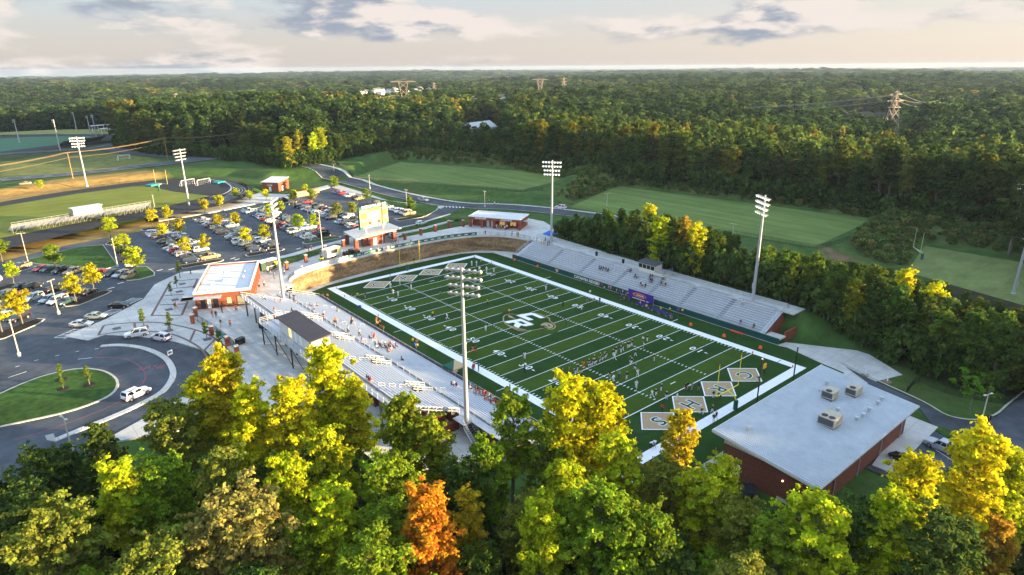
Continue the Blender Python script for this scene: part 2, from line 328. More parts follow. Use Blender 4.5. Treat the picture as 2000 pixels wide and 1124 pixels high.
def build_ground():
    xs = grid_axis(-170, 260, 3.0, 11000); ys = grid_axis(-130, 330, 3.0, 11000)
    X, Y = np.meshgrid(xs, ys, indexing='ij'); Z = HH(X, Y)
    nx, ny = X.shape
    me = bpy.data.meshes.new('ground'); me.vertices.add(nx*ny); co = np.stack([X, Y, Z], -1).reshape(-1, 3); me.vertices.foreach_set('co', co.ravel())
    i = np.arange(nx-1)[:, None]*ny+np.arange(ny-1)[None]; q = np.stack([i, i+ny, i+ny+1, i+1], -1).reshape(-1, 4)
    me.loops.add(q.size); me.polygons.add(len(q)); me.loops.foreach_set('vertex_index', q.ravel().astype(np.int32))
    me.polygons.foreach_set('loop_start', np.arange(0, q.size, 4, dtype=np.int32)); me.update(calc_edges=True)
    me.polygons.foreach_set('use_smooth', np.ones(len(q), bool))
    col = np.zeros(X.shape+(3,))+np.array((0.046, 0.092, 0.020))
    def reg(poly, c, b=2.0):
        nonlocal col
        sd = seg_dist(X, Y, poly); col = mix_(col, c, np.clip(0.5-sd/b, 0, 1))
    r = np.hypot(X-CAM[0], Y-CAM[1]); col = mix_(col, (0.035, 0.055, 0.018), np.clip((r-420)/80, 0, 1))
    for w in WEED: reg(w, (0.10, 0.13, 0.040), 4)
    for d in DRY: reg(d, (0.30, 0.19, 0.055), 3)
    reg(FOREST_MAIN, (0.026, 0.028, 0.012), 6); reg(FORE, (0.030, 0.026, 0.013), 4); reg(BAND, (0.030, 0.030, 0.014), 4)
    reg(PX([(1560,235),(1640,224),(1740,230),(1735,262),(1640,255)], 0), (0.24, 0.16, 0.09), 10)
    reg(PX([(0,318),(90,305),(250,298),(330,322),(150,338),(0,345)], 8.6), (0.14, 0.15, 0.04), 6)
    reg(PX([(1600,478),(1680,505),(1750,530),(1680,520),(1620,505)], 3), (0.16, 0.10, 0.06), 5)
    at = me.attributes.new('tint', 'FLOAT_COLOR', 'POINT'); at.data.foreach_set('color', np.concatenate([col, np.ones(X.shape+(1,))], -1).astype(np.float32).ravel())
    m = bpy.data.materials.new('ground'); m.use_nodes = True; N = m.node_tree.nodes; L = m.node_tree.links; b = N['Principled BSDF']; b.inputs['Roughness'].default_value = 0.95; b.inputs['Specular IOR Level'].default_value = 0.1
    a = N.new('ShaderNodeAttribute'); a.attribute_name = 'tint'; g = N.new('ShaderNodeNewGeometry')
    n1 = N.new('ShaderNodeTexNoise'); n1.inputs['Scale'].default_value = 0.22; n1.inputs['Detail'].default_value = 8; n1.inputs['Roughness'].default_value = 0.7; L.new(g.outputs['Position'], n1.inputs['Vector'])
    n2 = N.new('ShaderNodeTexNoise'); n2.inputs['Scale'].default_value = 0.035; n2.inputs['Detail'].default_value = 3; L.new(g.outputs['Position'], n2.inputs['Vector'])
    mr = N.new('ShaderNodeMapRange'); L.new(n1.outputs[0], mr.inputs[0]); mr.inputs[1].default_value = 0.25; mr.inputs[2].default_value = 0.75; mr.inputs[3].default_value = 0.45; mr.inputs[4].default_value = 1.55
    mx = N.new('ShaderNodeMix'); mx.data_type = 'RGBA'; mx.blend_type = 'MULTIPLY'; mx.inputs[0].default_value = 1; L.new(a.outputs['Color'], mx.inputs[6]); L.new(mr.outputs[0], mx.inputs[7])
    m2 = N.new('ShaderNodeMix'); m2.data_type = 'RGBA'; L.new(mx.outputs[2], m2.inputs[6]); m2.inputs[7].default_value = (0.10, 0.085, 0.035, 1)
    r2 = N.new('ShaderNodeMapRange'); L.new(n2.outputs[0], r2.inputs[0]); r2.inputs[1].default_value = 0.5; r2.inputs[2].default_value = 0.8; r2.inputs[4].default_value = 0.5; L.new(r2.outputs[0], m2.inputs[0])
    L.new(m2.outputs[2], b.inputs['Base Color'])
    me.materials.append(m); return struct(link('ground', me))
build_ground()

# ------------------------------------------------------------------ surfaces
asphalt = mat('asphalt', (0.058, 0.066, 0.080), 0.85, 0.22, 0.5, detail=8, big=0.42)
asphalt_dark = mat('asphalt_dark', (0.052, 0.060, 0.074), 0.85, 0.25, 0.35, detail=8, big=0.42)
concrete = mat('concrete', (0.50, 0.485, 0.46), 0.85, 0.12, 0.45, detail=8, big=0.14, joints=3.2)
kerb_m = mat('kerb', (0.46, 0.43, 0.38), 0.85, 0.15, 1.0)
grass_m = mat('lawn', (0.040, 0.086, 0.016), 0.95, 0.4, 0.8, spec=0.1, detail=8, big=0.4)
mulch = mat('mulch', (0.035, 0.026, 0.020), 0.95, 0.4, 3.0, spec=0.1)
paint_w = mat('road_paint', (0.74, 0.74, 0.72), 0.7, 0.12, 2.0)
paint_r = mat('red_paint', (0.24, 0.075, 0.08), 0.8, 0.2, 1.0)
paver = mat('brick_paver', (0.17, 0.105, 0.10), 0.85, 0.15, 2.0)
brick = mat('brick', (0.235, 0.068, 0.038), 0.88, 0.25, 2.5, detail=8)
brick_dark = mat('brick_dark', (0.155, 0.050, 0.032), 0.88, 0.3, 2.5, detail=8)
metal_w = mat('galvanised', (0.47, 0.475, 0.48), 0.45, 0.1, 1.0, metal=0.35)
alum = mat('aluminium', (0.62, 0.64, 0.68), 0.38, 0.08, 0.8, metal=0.45, spec=0.5)
alum_d = mat('aluminium_deck', (0.46, 0.48, 0.52), 0.45, 0.10, 0.6, metal=0.35)
black_m = mat('black_metal', (0.012, 0.013, 0.013), 0.5)
steel_d = mat('dark_steel', (0.10, 0.10, 0.11), 0.55, metal=0.4)
white_p = mat('white_paint', (0.78, 0.77, 0.75), 0.5)
cream_p = mat('cream_siding', (0.62, 0.58, 0.50), 0.6, 0.06, 1.0)
green_p = mat('team_green', (0.012, 0.095, 0.070), 0.6)
tan_p = mat('team_tan', (0.50, 0.36, 0.20), 0.75)
glass_d = mat('dark_glass', (0.015, 0.018, 0.022), 0.08, spec=0.6)
yellow_p = mat('goal_yellow', (0.82, 0.66, 0.04), 0.45)
orange_p = mat('safety_orange', (0.85, 0.12, 0.02), 0.6)
roof_m = mat('white_membrane', (0.60, 0.60, 0.61), 0.8, 0.07, 0.5)

def flat(name, poly, z, m, t=0.0, skirt=0.3):
    b = MB()
    if t > 0: b.prism(poly, z-skirt, z, 0)
    else: b.sheet(poly, z)
    return struct(b.build(name, m))
LOT = PX(LOT_BACK)+PX([(665,366),(760,397),(846,408),(905,403),(880,420),(800,445),(700,467),(640,478),(560,502),(500,520),(420,540),(330,590),(270,640)])+[(-69,21),(-70,8),(-80,-2),(-96,-7),(-120,-6),(-175,10),(-175,130)]
flat('parking_lot', LOT, 5.0, asphalt)
# roads: drive round the back of the ground, and the cross road behind the track
def ribbon(name, pts, w, m, dz=0.0, parent=None):
    c = smooth_poly(pts, 6); a = offset_line(c, w/2); b = offset_line(c, -w/2)
    zt = lambda p: max(p[2]+dz, H(p[0], p[1])+0.12)
    mid_ = [(p[0], p[1], zt(p)+0.02) for p in c]; k = MB().strip([(p[0], p[1], zt(p)) for p in b], mid_).strip(mid_, [(p[0], p[1], zt(p)) for p in a])
    o = k.build(name, m, parent)
    return (o if parent else struct(o)), c
def PZ(pts): return [A(x, y, z)+(z,) for x, y, z in pts]
ROAD1 = PZ([(415,309,8.9),(470,311,8.4),(540,322,7.4),(620,341,6.0),(690,358,5.2),(760,377,5.02),(830,392,5.02),(900,402,5.02),(1000,406,5.02),(1100,416,5.02)])+[(86,46,4.6),(87,38,4.3)]
r1, c1 = ribbon('access_road', ROAD1, 8.0, asphalt_dark, 0.05)
ROAD2 = PZ([(-160,372,8.9),(0,352,8.9),(130,341,8.9),(260,327,8.9),(400,311,8.9),(470,303,8.9),(530,292,9.4)])
r2, c2 = ribbon('cross_road', ROAD2, 11.0, asphalt_dark, 0.09)
r3, c3 = ribbon('side_road', PZ([(395,312,8.9),(330,305,8.9),(250,298,8.9),(190,291,8.9),(60,298,8.9),(-60,305,8.9)]), 11.0, asphalt_dark, 0.07)
for c, off, nm in ((c1, 4.6, 'kerb'), (c1, -4.2, 'kerb'), (c2, 5.7, 'kerb'), (c2, -5.7, 'kerb')):
    a = offset_line(c, off); b = offset_line(c, off+(1.6 if off == 4.6 else 0.35)*(1 if off > 0 else -1))
    if off < 0: a, b = b, a
    zk = lambda p: max(p[2]+0.16, H(p[0], p[1])+0.2)
    struct(MB().strip([(p[0], p[1], zk(p)) for p in a], [(p[0], p[1], zk(p)) for p in b]).build('pavement' if off == 4.6 else nm, concrete))
mk = MB()
for i in range(2, len(c2)-1, 2):
    for o_ in (-1.8, 1.8):
        p = offset_line(c2, o_)[i]; q = offset_line(c2, o_)[i+1]; d = Vector((q[0]-p[0], q[1]-p[1], 0)); d.normalize(); n_ = Vector((-d.y, d.x, 0))*0.12
        a = Vector((p[0], p[1], p[2]+0.105)); b = a+d*3.2; mk.add([a-n_, b-n_, b+n_, a+n_], [(0, 1, 2, 3)])
for k in range(7):   # zebra crossings
    for (x0, y0, x1, y1, z) in ((865,404,905,406,5.075), (428,325,520,318,8.7)):
        p = A(x0+(x1-x0)*k/6, y0+(y1-y0)*k/6, z); mk.cbox((p[0], p[1], z+0.05), (0.6, 2.6, 0.02), 0, -0.5)
stuff(mk.build('road_marking', paint_w))
# pavements, plaza and concourse (raised 0.12 m), grass strips and islands
def walk(name, poly, m=concrete, z=5.12): return flat(name, poly, z, m, 1.0)
FENCE_LINE = [(-37.5,66.0),(-32.8,68.5),(-25.3,72.2),(-10.9,77.5),(-8.2,78.0),(9.6,81.8),(13.7,81.9),(21.0,82.4),(28.3,84.2),(35.4,85.4),(39.6,83.0),(44,86),(60,80),(66,60),(58,46)]
WALL_TOP = offset_line(WALL_BASE, 0.55)
walk('concourse', [(-92,-4),(-69.6,8),(-68.2,14),(-68.5,22),(-72,31),(-77,39)]+PX([(205,655),(100,690),(0,735)])[:1]+[(-86,44),(-89.5,50),(-80.6,55.6),(-71,65),(-66,76),(-58,83),(-40,80.5),(-28.2,81.0),(-10.7,86),(-0.2,88.4),(23.2,90),(44,96.5),(38.5,85.6),(35.4,84.6),(28.3,83.0),(21,81.2),(10,80.4),(9,76)]+[(40.5,76.0),(41.5,81.0),(47,83),(60,78),(62,62),(56,47),(49,44),(47.2,10),(46.0,-46),(40.6,-46),(40.6,44.5)]+WALL_TOP[::-1]+[(-38.0,51.0),(-43.0,48.0),(-44.6,46),(-44.6,38),(-45.6,36),(-45.6,-10),(-62,-14)])
sl = MB().add([(-62,-14,5.12),(-57,-10.6,5.12),(-45.6,-10,5.12),(-43.2,-44,1.8),(-50,-46,1.6),(-60,-34,2.7)], [(0,5,4,3,2,1)])
struct(sl.build('sloping_walk', concrete))
walk('pavement', PX([(660,362),(700,374),(760,393),(830,401),(868,404),(862,408),(825,405),(755,398),(690,379),(648,367)]), concrete, 5.14)
def island(poly, soil, name='planting_island', z=5.0, kerb=0.3):
    o = struct(MB().prism(poly, z-0.2, z+0.14, 0).build(name, kerb_m))
    c = np.mean(np.array(poly), 0); inner = []
    for p in poly:
        v = np.array(p)-c; l = np.linalg.norm(v); inner.append(tuple(c+v*(l-kerb*1.25)/l))
    MB().sheet(inner, z+0.17).build('planting_bed', soil, o); return o
def capsule(x0, x1, y, w): return [(x0, y-w/2), (x1-1.5, y-w/2), (x1-0.4, y-w/4), (x1, y), (x1-0.4, y+w/4), (x1-1.5, y+w/2), (x0, y+w/2), (x0-0.5, y+w/4), (x0-0.5, y-w/4)]
for (x0, x1, y, w, s) in ((-56.2,-44.2,88.4,3.0,mulch),(-37.3,-25.6,88.4,3.0,mulch),(-17.9,-4.9,91.0,3.0,grass_m),(-54,-42.8,147.2,3.2,mulch),(-35,-22.8,153.5,3.2,mulch),(-14,-3.5,160.0,3.2,grass_m),(22.5,34,99.8,3.4,mulch)):
    island(capsule(x0, x1, y, w), s)
island(smooth_poly(PX([(-60,800),(0,768),(60,742),(110,727),(160,719),(205,724),(231,742),(225,765),(190,785),(120,808),(0,834),(-60,850)], 5.14), 3, True), grass_m, 'oval_island', 5.0, 0.35)
island([(-71,84.6),(-68,83.6),(-63.9,85.0),(-63.2,88),(-63.6,96),(-66,97.5),(-70.2,91)], grass_m)
island(PX([(43,511),(154,483),(202,479),(231,520),(208,526),(69,516)]), grass_m, 'grass_wedge')
island(capsule(-89.2, -76.2, 0, 3.2)[:0]+[(-86.6,71.6),(-84,70.6),(-77,75.8),(-75.6,77.6),(-76.6,79.4),(-78.6,79.0),(-87,73.6)], mulch)
island([(-103,57),(-99.5,57.0),(-92.6,62.6),(-91.4,65),(-92.6,66.6),(-95,65.6),(-103,60.4)], mulch)
island([(-104,94),(-101,92.5),(-93.6,98.5),(-93,101.5),(-95,102.5),(-104,97)], mulch)
island(PX([(205,478),(222,467),(240,470),(236,476),(214,480)]), mulch)
lawn_e = [(22.4,103)]+[(34.5,98.8),(44,105.5),(48.5,111.5),(48,116)]+PX([(800,399),(740,390),(690,377),(672,371)])+[(36,158),(34.0,120),(33,104)]
island(lawn_e, grass_m, 'grass_verge', 5.0, 0.3)
struct(MB().sheet([(-36.5,68.6),(-25,73.0),(-10.9,78.3),(-9.2,79.2),(-10.5,83.4),(-26,78.4),(-36,77.4)], 5.17).build('grass_verge', grass_m))
struct(MB().sheet([(10.5,83.2),(20.5,83.0),(28,84.8),(35,86.2),(41,84.5),(46,87),(60,83),(64,88),(58,99),(46,95.5),(24,88.6),(11,87)], 5.17).build('grass_verge', grass_m))
# plaza banding of red pavers and tree grates
pv = thing('plaza_paving', 'red brick paver bands laid in panels across the pale plaza', 'paving')
def band(pts, w, z=5.135):
    a = offset_line(pts, w/2); b = offset_line(pts, -w/2); MB().strip([(p[0], p[1], z) for p in b], [(p[0], p[1], z) for p in a]).build('paver_band', paver, pv)
for pts in ([(296,617),(333,551)], [(355,616),(386,545)], [(333,551),(386,545)], [(296,617),(355,616)], [(322,578),(372,574)], [(312,596),(364,594)], [(328,565),(380,560)]):
    band(PX(pts, 5.12), 0.55)
arc_o = smooth_poly(PX([(203,636),(240,632),(300,630),(350,637),(400,651),(432,671),(455,697)], 5.12), 5)
band(arc_o, 0.5); arc_i = smooth_poly(PX([(190,653),(215,650)], 5.12)[:0]+PX([(192,655),(240,648),(300,648),(345,656),(385,676),(402,694),(412,712)], 5.12), 5); band(arc_i, 0.5)
for i in (0, 7, 13, 18, 23, 28):
    band([arc_o[i], arc_i[i]], 0.5, 5.139)
grate = mat('tree_grate', (0.10, 0.10, 0.11), 0.7)
for p in ((228,642),(282,639),(330,646),(405,663),(430,680),(356,555),(350,570),(342,586),(330,605)):
    q = A(p[0], p[1], 5.12); MB().cbox((q[0], q[1], 5.145), (1.6, 1.6, 0.02)).build('tree_grate', grate, pv)
# the raised median and red lane of the oval drive
med = smooth_poly(PX([(197,677),(235,675),(280,681),(318,697),(335,717),(337,738),(318,765),(275,790),(220,815),(170,835),(105,862)], 5), 5)
a = offset_line(med, 0.55); b = offset_line(med, -0.55)
struct(MB().prism(a+b[::-1], 4.8, 5.15).build('drive_median', concrete))
dm = thing('drive_marking', 'red kerbside lane lines and lettering painted on the oval drive', 'road marking')
red = smooth_poly(PX([(185,699),(230,699),(262,708),(282,727),(280,747),(250,775),(190,805),(100,838),(28,860)], 5), 5)
a = offset_line(red, 0.1); b = offset_line(red, -0.1); MB().strip([(p[0], p[1], 5.006) for p in b], [(p[0], p[1], 5.006) for p in a]).build('lane_line', paint_r, dm)
MB().strip([(p[0], p[1], 5.007) for p in offset_line(PX([(205,680),(186,699)]), 0.1)], [(p[0], p[1], 5.007) for p in offset_line(PX([(205,680),(186,699)]), -0.1)]).build('lane_line', paint_r, dm)
tm = text_mesh('lane_lettering', 'LANE', 2.6, paint_r, xs=0.8); o = link('lane_lettering', tm, dm, A(298, 718, 5)+(5.008,)); o.rotation_euler = (0, 0, -YAW+0.15)
for p, q in (((16,738),(52,726)), ((30,717),(38,715)), ((67,705),(75,703)), ((108,696),(116,694)), ((147,688),(155,686)), ((185,682),(193,681)), ((152,702),(180,699))):
    u_, v_ = A(*p), A(*q); MB().beam((u_[0], u_[1], 5.004), (v_[0], v_[1], 5.004), 0.14, 0.006).build('lane_dash', paint_w, dm)
# stall lines in the lots
st = thing('stall_marking', 'white painted stall lines across the car park', 'road marking')
STALL = 2.72
BLOCKS = [(-55.4, -44.0, 91.2, 144.6), (-36.6, -25.2, 91.2, 151.0), (-17.6, -5.6, 93.8, 157.5), (1.6, 13.0, 86.0, 168.0)]
k = MB()
for (x0, x1, y0, y1) in BLOCKS:
    xm = (x0+x1)/2
    for i in range(int((y1-y0)/STALL)+1):
        y = y0+i*STALL; k.box(x0, x1, y-0.05, y+0.05, 5.002, 5.006)
    k.box(xm-0.05, xm+0.05, y0, y1, 5.003, 5.0075)
RD = np.array((0.578, -0.816)); RN = np.array((0.816, 0.578))     # the turned lot on the left
def rl(o, u, v): return (o[0]+RD[0]*u+RN[0]*v, o[1]+RD[1]*u+RN[1]*v)
FROW, GROW = (-93.5, 121.0), (-99.5, 93.5)
for o_, n_, v0, v1 in ((FROW, 15, -2.6, 2.8), (GROW, 9, -2.6, 7.9)):
    for i in range(n_+1):
        p = rl(o_, i*2.75, v0); q = rl(o_, i*2.75, v1); k.beam((p[0], p[1], 5.004), (q[0], q[1], 5.004), 0.1, 0.006)
for cx, cy in ((-88.5,51.0),(-79.6,59.8),(-74.0,65.6)):        # hatched bays
    for i in range(6):
        p = (cx+RN[0]*(i-2.5)*0.9-RD[0]*1.3, cy+RN[1]*(i-2.5)*0.9-RD[1]*1.3); q = (p[0]+RD[0]*2.6+RN[0]*0.5, p[1]+RD[1]*2.6+RN[1]*0.5)
        k.beam((p[0], p[1], 5.005), (q[0], q[1], 5.005), 0.16, 0.006)
    for s_ in (-1.3, 1.3):
        p = (cx+RD[0]*s_-RN[0]*2.5, cy+RD[1]*s_-RN[1]*2.5); q = (cx+RD[0]*s_+RN[0]*2.7, cy+RD[1]*s_+RN[1]*2.7); k.beam((p[0], p[1], 5.0075), (q[0], q[1], 5.0075), 0.14, 0.006)
for px, py in ((236,553),(217,563),(312,528),(335,526),(455,505),(463,507),(583,486)):     # lane arrows
    p = A(px, py); k.cbox((p[0], p[1], 5.005), (1.7, 0.45, 0.006), 0, 0.3)
ol = k.build('stall_line', paint_w, st); ol['kind'] = 'stuff'
# soccer and practice fields
pitch_m = mat('pitch_grass', (0.130, 0.180, 0.052), 0.95, 0.26, 0.25, spec=0.05, detail=6, big=0.14, stretch=(1.0, 0.05, 1.0))
pitch_b = mat('pitch_grass_dry', (0.150, 0.180, 0.062), 0.95, 0.24, 0.25, spec=0.05, detail=6, big=0.14, stretch=(0.3, 0.8, 1.0))
flat('practice_field', PX([(782,317),(690,347),(1020,372),(1132,343)], 6), 6.06, pitch_m)
flat('practice_field', PX([(1205,364),(1112,405),(1590,483),(1708,429)], 3), 3.06, pitch_m)
flat('practice_field', PX([(1806,481),(1770,532),(2150,640),(2330,530),(2000,514)], 1), 1.06, pitch_b)
# left track and its field
track_m = mat('track_surface', (0.016, 0.017, 0.020), 0.9, 0.2, 0.6); tline = mat('track_line', (0.55, 0.55, 0.53), 0.8)
TZ = 7.05
out_ = PX([(-90,420),(0,396),(110,377),(240,359),(340,350),(420,349),(470,357),(494,370),(478,386),(440,399),(350,418),(240,433),(-90,500)], TZ)
flat('running_track', smooth_poly(out_, 4, True), TZ, track_m)
inf = PX([(-90,436),(0,404),(150,379),(280,362),(340,375),(412,383),(340,400),(200,427),(-90,483)], TZ)
flat('track_infield', inf, TZ+0.04, mat('infield_turf', (0.165, 0.185, 0.035), 0.95, 0.15, 0.2, spec=0.05, detail=6, big=0.15, stretch=(0.06, 0.9, 1)))
for sh in range(1, 7):
    c = smooth_poly(PX([(395,352-0.0),(430,352),(462,358),(484,370),(470,384),(430,398)], TZ), 6); c = offset_line(c, -1.15*sh)
    a = offset_line(c, 0.07); b = offset_line(c, -0.07); stuff(MB().strip([(p[0], p[1], TZ+0.02) for p in b], [(p[0], p[1], TZ+0.02) for p in a]).build('lane_line', tline)).name = 'track_lane_line'
dz = MB(); dz.sheet(PX([(400,353),(440,357),(455,369),(440,380),(415,384),(340,374),(290,360)], TZ), TZ+0.045)
struct(dz.build('track_bend', track_m))
c = smooth_poly(PX([(405,350),(438,356),(452,367),(440,378),(410,386)], TZ), 6)
a = offset_line(c, 0.35); b = offset_line(c, -0.35); struct(MB().strip([(p[0], p[1], TZ+0.06) for p in b], [(p[0], p[1], TZ+0.06) for p in a]).build('track_kerb', concrete))
walk('track_walk', PX([(300,408),(360,402),(445,392),(500,372),(510,378),(560,380),(640,362),(645,366),(560,389),(500,398),(420,414),(310,432)], 5.5), concrete, 5.5)
# a second stadium beyond the road, far left
flat('far_turf_field', PX([(-60,300),(0,297),(130,281),(205,272),(170,266),(60,268),(-60,274)], 8.7), 8.72, mat('far_turf', (0.03, 0.12, 0.055), 0.9, 0.1, 0.1))
flat('far_track', PX([(-60,305),(0,302),(140,287),(240,272),(215,262),(60,263),(-60,268)], 8.66), 8.66, track_m)
flat('far_ball_field', PX([(-60,266),(0,264),(110,262),(250,266),(225,252),(100,254),(0,259)], 8.6), 8.63, mat('far_ball_field', (0.20, 0.20, 0.05), 0.9, 0.2, 0.1))
flat('far_car_park', PX([(150,293),(240,276),(335,284),(325,300),(250,300)], 8.7), 8.75, asphalt)
# ------------------------------------------------------------------ stadium floor
YD = 0.9144
turf_a = mat('turf_dark', (0.022, 0.056, 0.012), 0.9, 0.16, 0.25, spec=0.04, detail=8)
turf_b = mat('turf_light', (0.042, 0.080, 0.011), 0.9, 0.16, 0.25, spec=0.04, detail=8)
line_w = mat('turf_white', (0.80, 0.80, 0.82), 0.85, 0.05, 1.0)
TURF = [(-31.0,-60),(-31.0,57.0),(-25.1,59.4),(-14.7,60.7),(-3.6,61.8),(3.9,61.9),(15.6,61.7),(23.7,61.2),(28.5,58.6),(32.4,55.0),(32.7,45.2),(32.7,-47.6),(33.2,-49),(31.0,-57.6),(30,-63),(-20,-63)]
apron = [(-34,-62)]+[(-36,54)]+[(p[0], p[1]) for p in WALL_BASE]+[(33.2,44.6),(33.2,-46.9),(35.8,-47.4),(44,-61),(38,-71),(16,-64),(-22,-66)]
struct(MB().sheet(apron, -0.03).build('stadium_apron', concrete))
ff = link('football_field', None); struct(ff)
MB().sheet(TURF, 0.0).build('turf', turf_a, ff)
for i in range(20):
    if i % 2 == 0: MB().sheet([(-24.38, -45.72+i*5*YD), (24.38, -45.72+i*5*YD), (24.38, -45.72+(i+1)*5*YD), (-24.38, -45.72+(i+1)*5*YD)], 0.004).build('turf_stripe', turf_b, ff)
bx = 24.38; by = 54.86; bw = 2.0
for (x0, x1, y0, y1) in ((-bx-bw, -bx, -by-bw, by+bw), (bx, bx+bw, -by-bw, by+bw), (-bx, bx, by, by+bw), (-bx, bx, -by-bw, -by)):
    MB().sheet([(x0, y0), (x1, y0), (x1, y1), (x0, y1)], 0.009).build('border_line', line_w, ff)
for i in range(21):
    y = -45.72+i*5*YD; w = 0.07 if i not in (0, 20) else 0.09
    MB().sheet([(-bx, y-w), (bx, y-w), (bx, y+w), (-bx, y+w)], 0.0085).build('yard_line', line_w, ff)
for yy in (1, -1):
    MB().sheet([(-0.8, yy*(45.72-2.74)-0.1), (0.8, yy*(45.72-2.74)-0.1), (0.8, yy*(45.72-2.74)+0.1), (-0.8, yy*(45.72-2.74)+0.1)], 0.0085).build('try_mark', line_w, ff)
hm = MB()
for i in range(1, 100):
    y = -45.72+i*YD
    if i % 5:
        for x in (-8.13, 8.13): hm.box(x-0.32, x+0.32, y-0.09, y+0.09, 0.008, 0.0085)
        for s in (-1, 1): hm.box(min(s*bx, s*(bx-0.75)), max(s*bx, s*(bx-0.75)), y-0.09, y+0.09, 0.008, 0.0085)
    else:
        for x in (-8.13, 8.13): hm.box(x-0.09, x+0.09, y-0.35, y+0.35, 0.009, 0.0095)
h_ = hm.build('hash_mark', line_w, ff); h_['kind'] = 'stuff'
digits = {c: text_mesh('digit', c, 2.55, line_w, xs=0.92, offset=0.035) for c in '012345'}
for n in range(1, 10):
    v = min(n, 10-n); y = -45.72+n*10*YD
    for side in (-1, 1):
        rz = -math.pi/2 if side < 0 else math.pi/2
        for ch, o_ in ((str(v), -0.95), ('0', 0.95)):
            d = -o_ if side < 0 else o_
            o = link('yard_number', digits[ch], ff, (side*17.1, y+d, 0.0125), rz)
        if v != 5:
            g = 1 if n > 5 else -1
            MB().add([(side*17.1+0.25*1, y+g*2.1, 0.0125), (side*17.1-0.25, y+g*2.1, 0.0125), (side*17.1, y+g*3.0, 0.0125)], [(0, 1, 2)] if g < 0 else [(0, 2, 1)]).build('arrow_mark', line_w, ff)
MB().box(-28.6, -26.4, 16, 16.14, 0.0, 0.006).build('restraint_mark', line_w, ff); MB().box(26.4, 28.9, 22.8, 22.95, 0.0, 0.006).build('restraint_mark', line_w, ff)
MB().box(26.4, 28.9, -22.9, -22.75, 0.0, 0.006).build('restraint_mark', line_w, ff); MB().box(-28.6, -26.4, -22.9, -22.75, 0.0, 0.006).build('restraint_mark', line_w, ff)
tan_turf = mat('tan_turf', (0.36, 0.255, 0.145), 0.9, 0.12, 1.2); green_t = mat('letter_green', (0.010, 0.065, 0.030), 0.9)
for yy, flip in ((50.5, 0), (-50.2, math.pi)):
    for ch, x in zip('CRHS', (-13.9, -4.63, 4.63, 13.9)):
        cx = x if not flip else -x
        MB().sheet([(cx-4.55, yy), (cx, yy-4.0), (cx+4.55, yy), (cx, yy+4.0)], 0.013).build('end_zone_diamond', line_w, ff)
        MB().sheet([(cx-4.2, yy), (cx, yy-3.7), (cx+4.2, yy), (cx, yy+3.7)], 0.017).build('diamond_fill', tan_turf, ff)
        for (mm, of, z) in ((line_w, 0.2, 0.021), (green_t, 0.075, 0.025)):
            o = link('end_zone_letter', text_mesh('end_zone_letter', ch, 4.0, mm, xs=1.05, offset=of), ff, (cx, yy, z), flip)
# soccer lines, dark green
dk = mat('soccer_line', (0.005, 0.022, 0.014), 0.9)
def ringline(c, r, a0, a1, w=0.09, z=0.0105, n=40):
    a = arc(c[0], c[1], r-w, a0, a1, n); b = arc(c[0], c[1], r+w, a0, a1, n); MB().strip([(p[0], p[1], z) for p in b], [(p[0], p[1], z) for p in a]).build('soccer_line', dk, ff)
ringline((0, 0), 9.15, math.radians(60), math.radians(175)); ringline((0, 0), 9.15, math.radians(200), math.radians(340))
for s in (-1, 1):
    y0, y1 = s*34.5, s*51.5
    for p, q in (((-20.15, y0), (20.15, y0)), ((-20.15, y0), (-20.15, y1)), ((20.15, y0), (20.15, y1)), ((-26, s*51.5), (26, s*51.5)), ((-9.2, s*46), (9.2, s*46))):
        MB().beam((p[0], p[1], 0.0105), (q[0], q[1], 0.0105), 0.16, 0.002).build('soccer_line', dk, ff)
    ringline((0, s*40), 9.15, *( (math.radians(215), math.radians(325)) if s > 0 else (math.radians(35), math.radians(145))))
# midfield emblem: interlocked letters in white over green inside a tan outline, read from the home side
em = link('midfield_emblem', None, ff, (0, 0, 0.0)); em.rotation_euler = (0, 0, -math.pi/2); em.scale = (1.1, 1.12, 1)
def shape(pts, z, m): return MB().sheet([(p[0], p[1]) for p in pts], z).build('emblem_shape', m, em)
outl = [(-6.6,-1.9),(-6.8,-0.6),(-6.0,0.5),(-4.9,0.9),(-5.0,2.1),(-4.2,2.6),(-3.6,4.4),(-2.2,5.0),(1.2,5.0),(2.6,4.0),(4.3,3.5),(6.0,2.6),(6.6,1.2),(6.2,0.2),(4.9,-0.2),(4.6,-1.6),(4.0,-3.2),(2.8,-4.8),(0.8,-5.1),(-2.8,-4.6),(-5.0,-3.4)]
sm = smooth_poly(outl, 4, True)
shape(sm, 0.014, tan_turf); shape([(p[0]*0.955, p[1]*0.945) for p in sm], 0.017, turf_a)
def slant(pts, k=0.28, ox=0, oy=0, s=1.0): return [(ox+s*(x+k*y), oy+s*y) for x, y in pts]
Cc = [(0,0),(4.2,0),(4.2,1.15),(1.35,1.15),(1.35,2.75),(4.2,2.75),(4.2,3.8),(0.6,3.8),(0,3.2)]
Rr = [(0,0),(1.35,0),(1.35,1.25),(2.0,1.25),(3.2,0),(4.9,0),(3.6,1.45),(4.6,1.8),(4.6,3.4),(4.0,3.8),(0,3.8)]
for (L_, ox, oy) in ((Cc, -4.9, 0.55), (Rr, -3.7, -4.0)):
    shape(slant([(x-(0.22 if x < 2 else -0.22), y-(0.2 if y < 1.9 else -0.2)) for x, y in L_], ox=ox, oy=oy), 0.0195, tan_turf)
    shape(slant(L_, ox=ox, oy=oy), 0.0225, line_w)
shape(slant([(1.35,2.05),(3.3,2.05),(3.3,2.95),(1.35,2.95)], ox=-3.7, oy=-4.0), 0.0255, green_t)
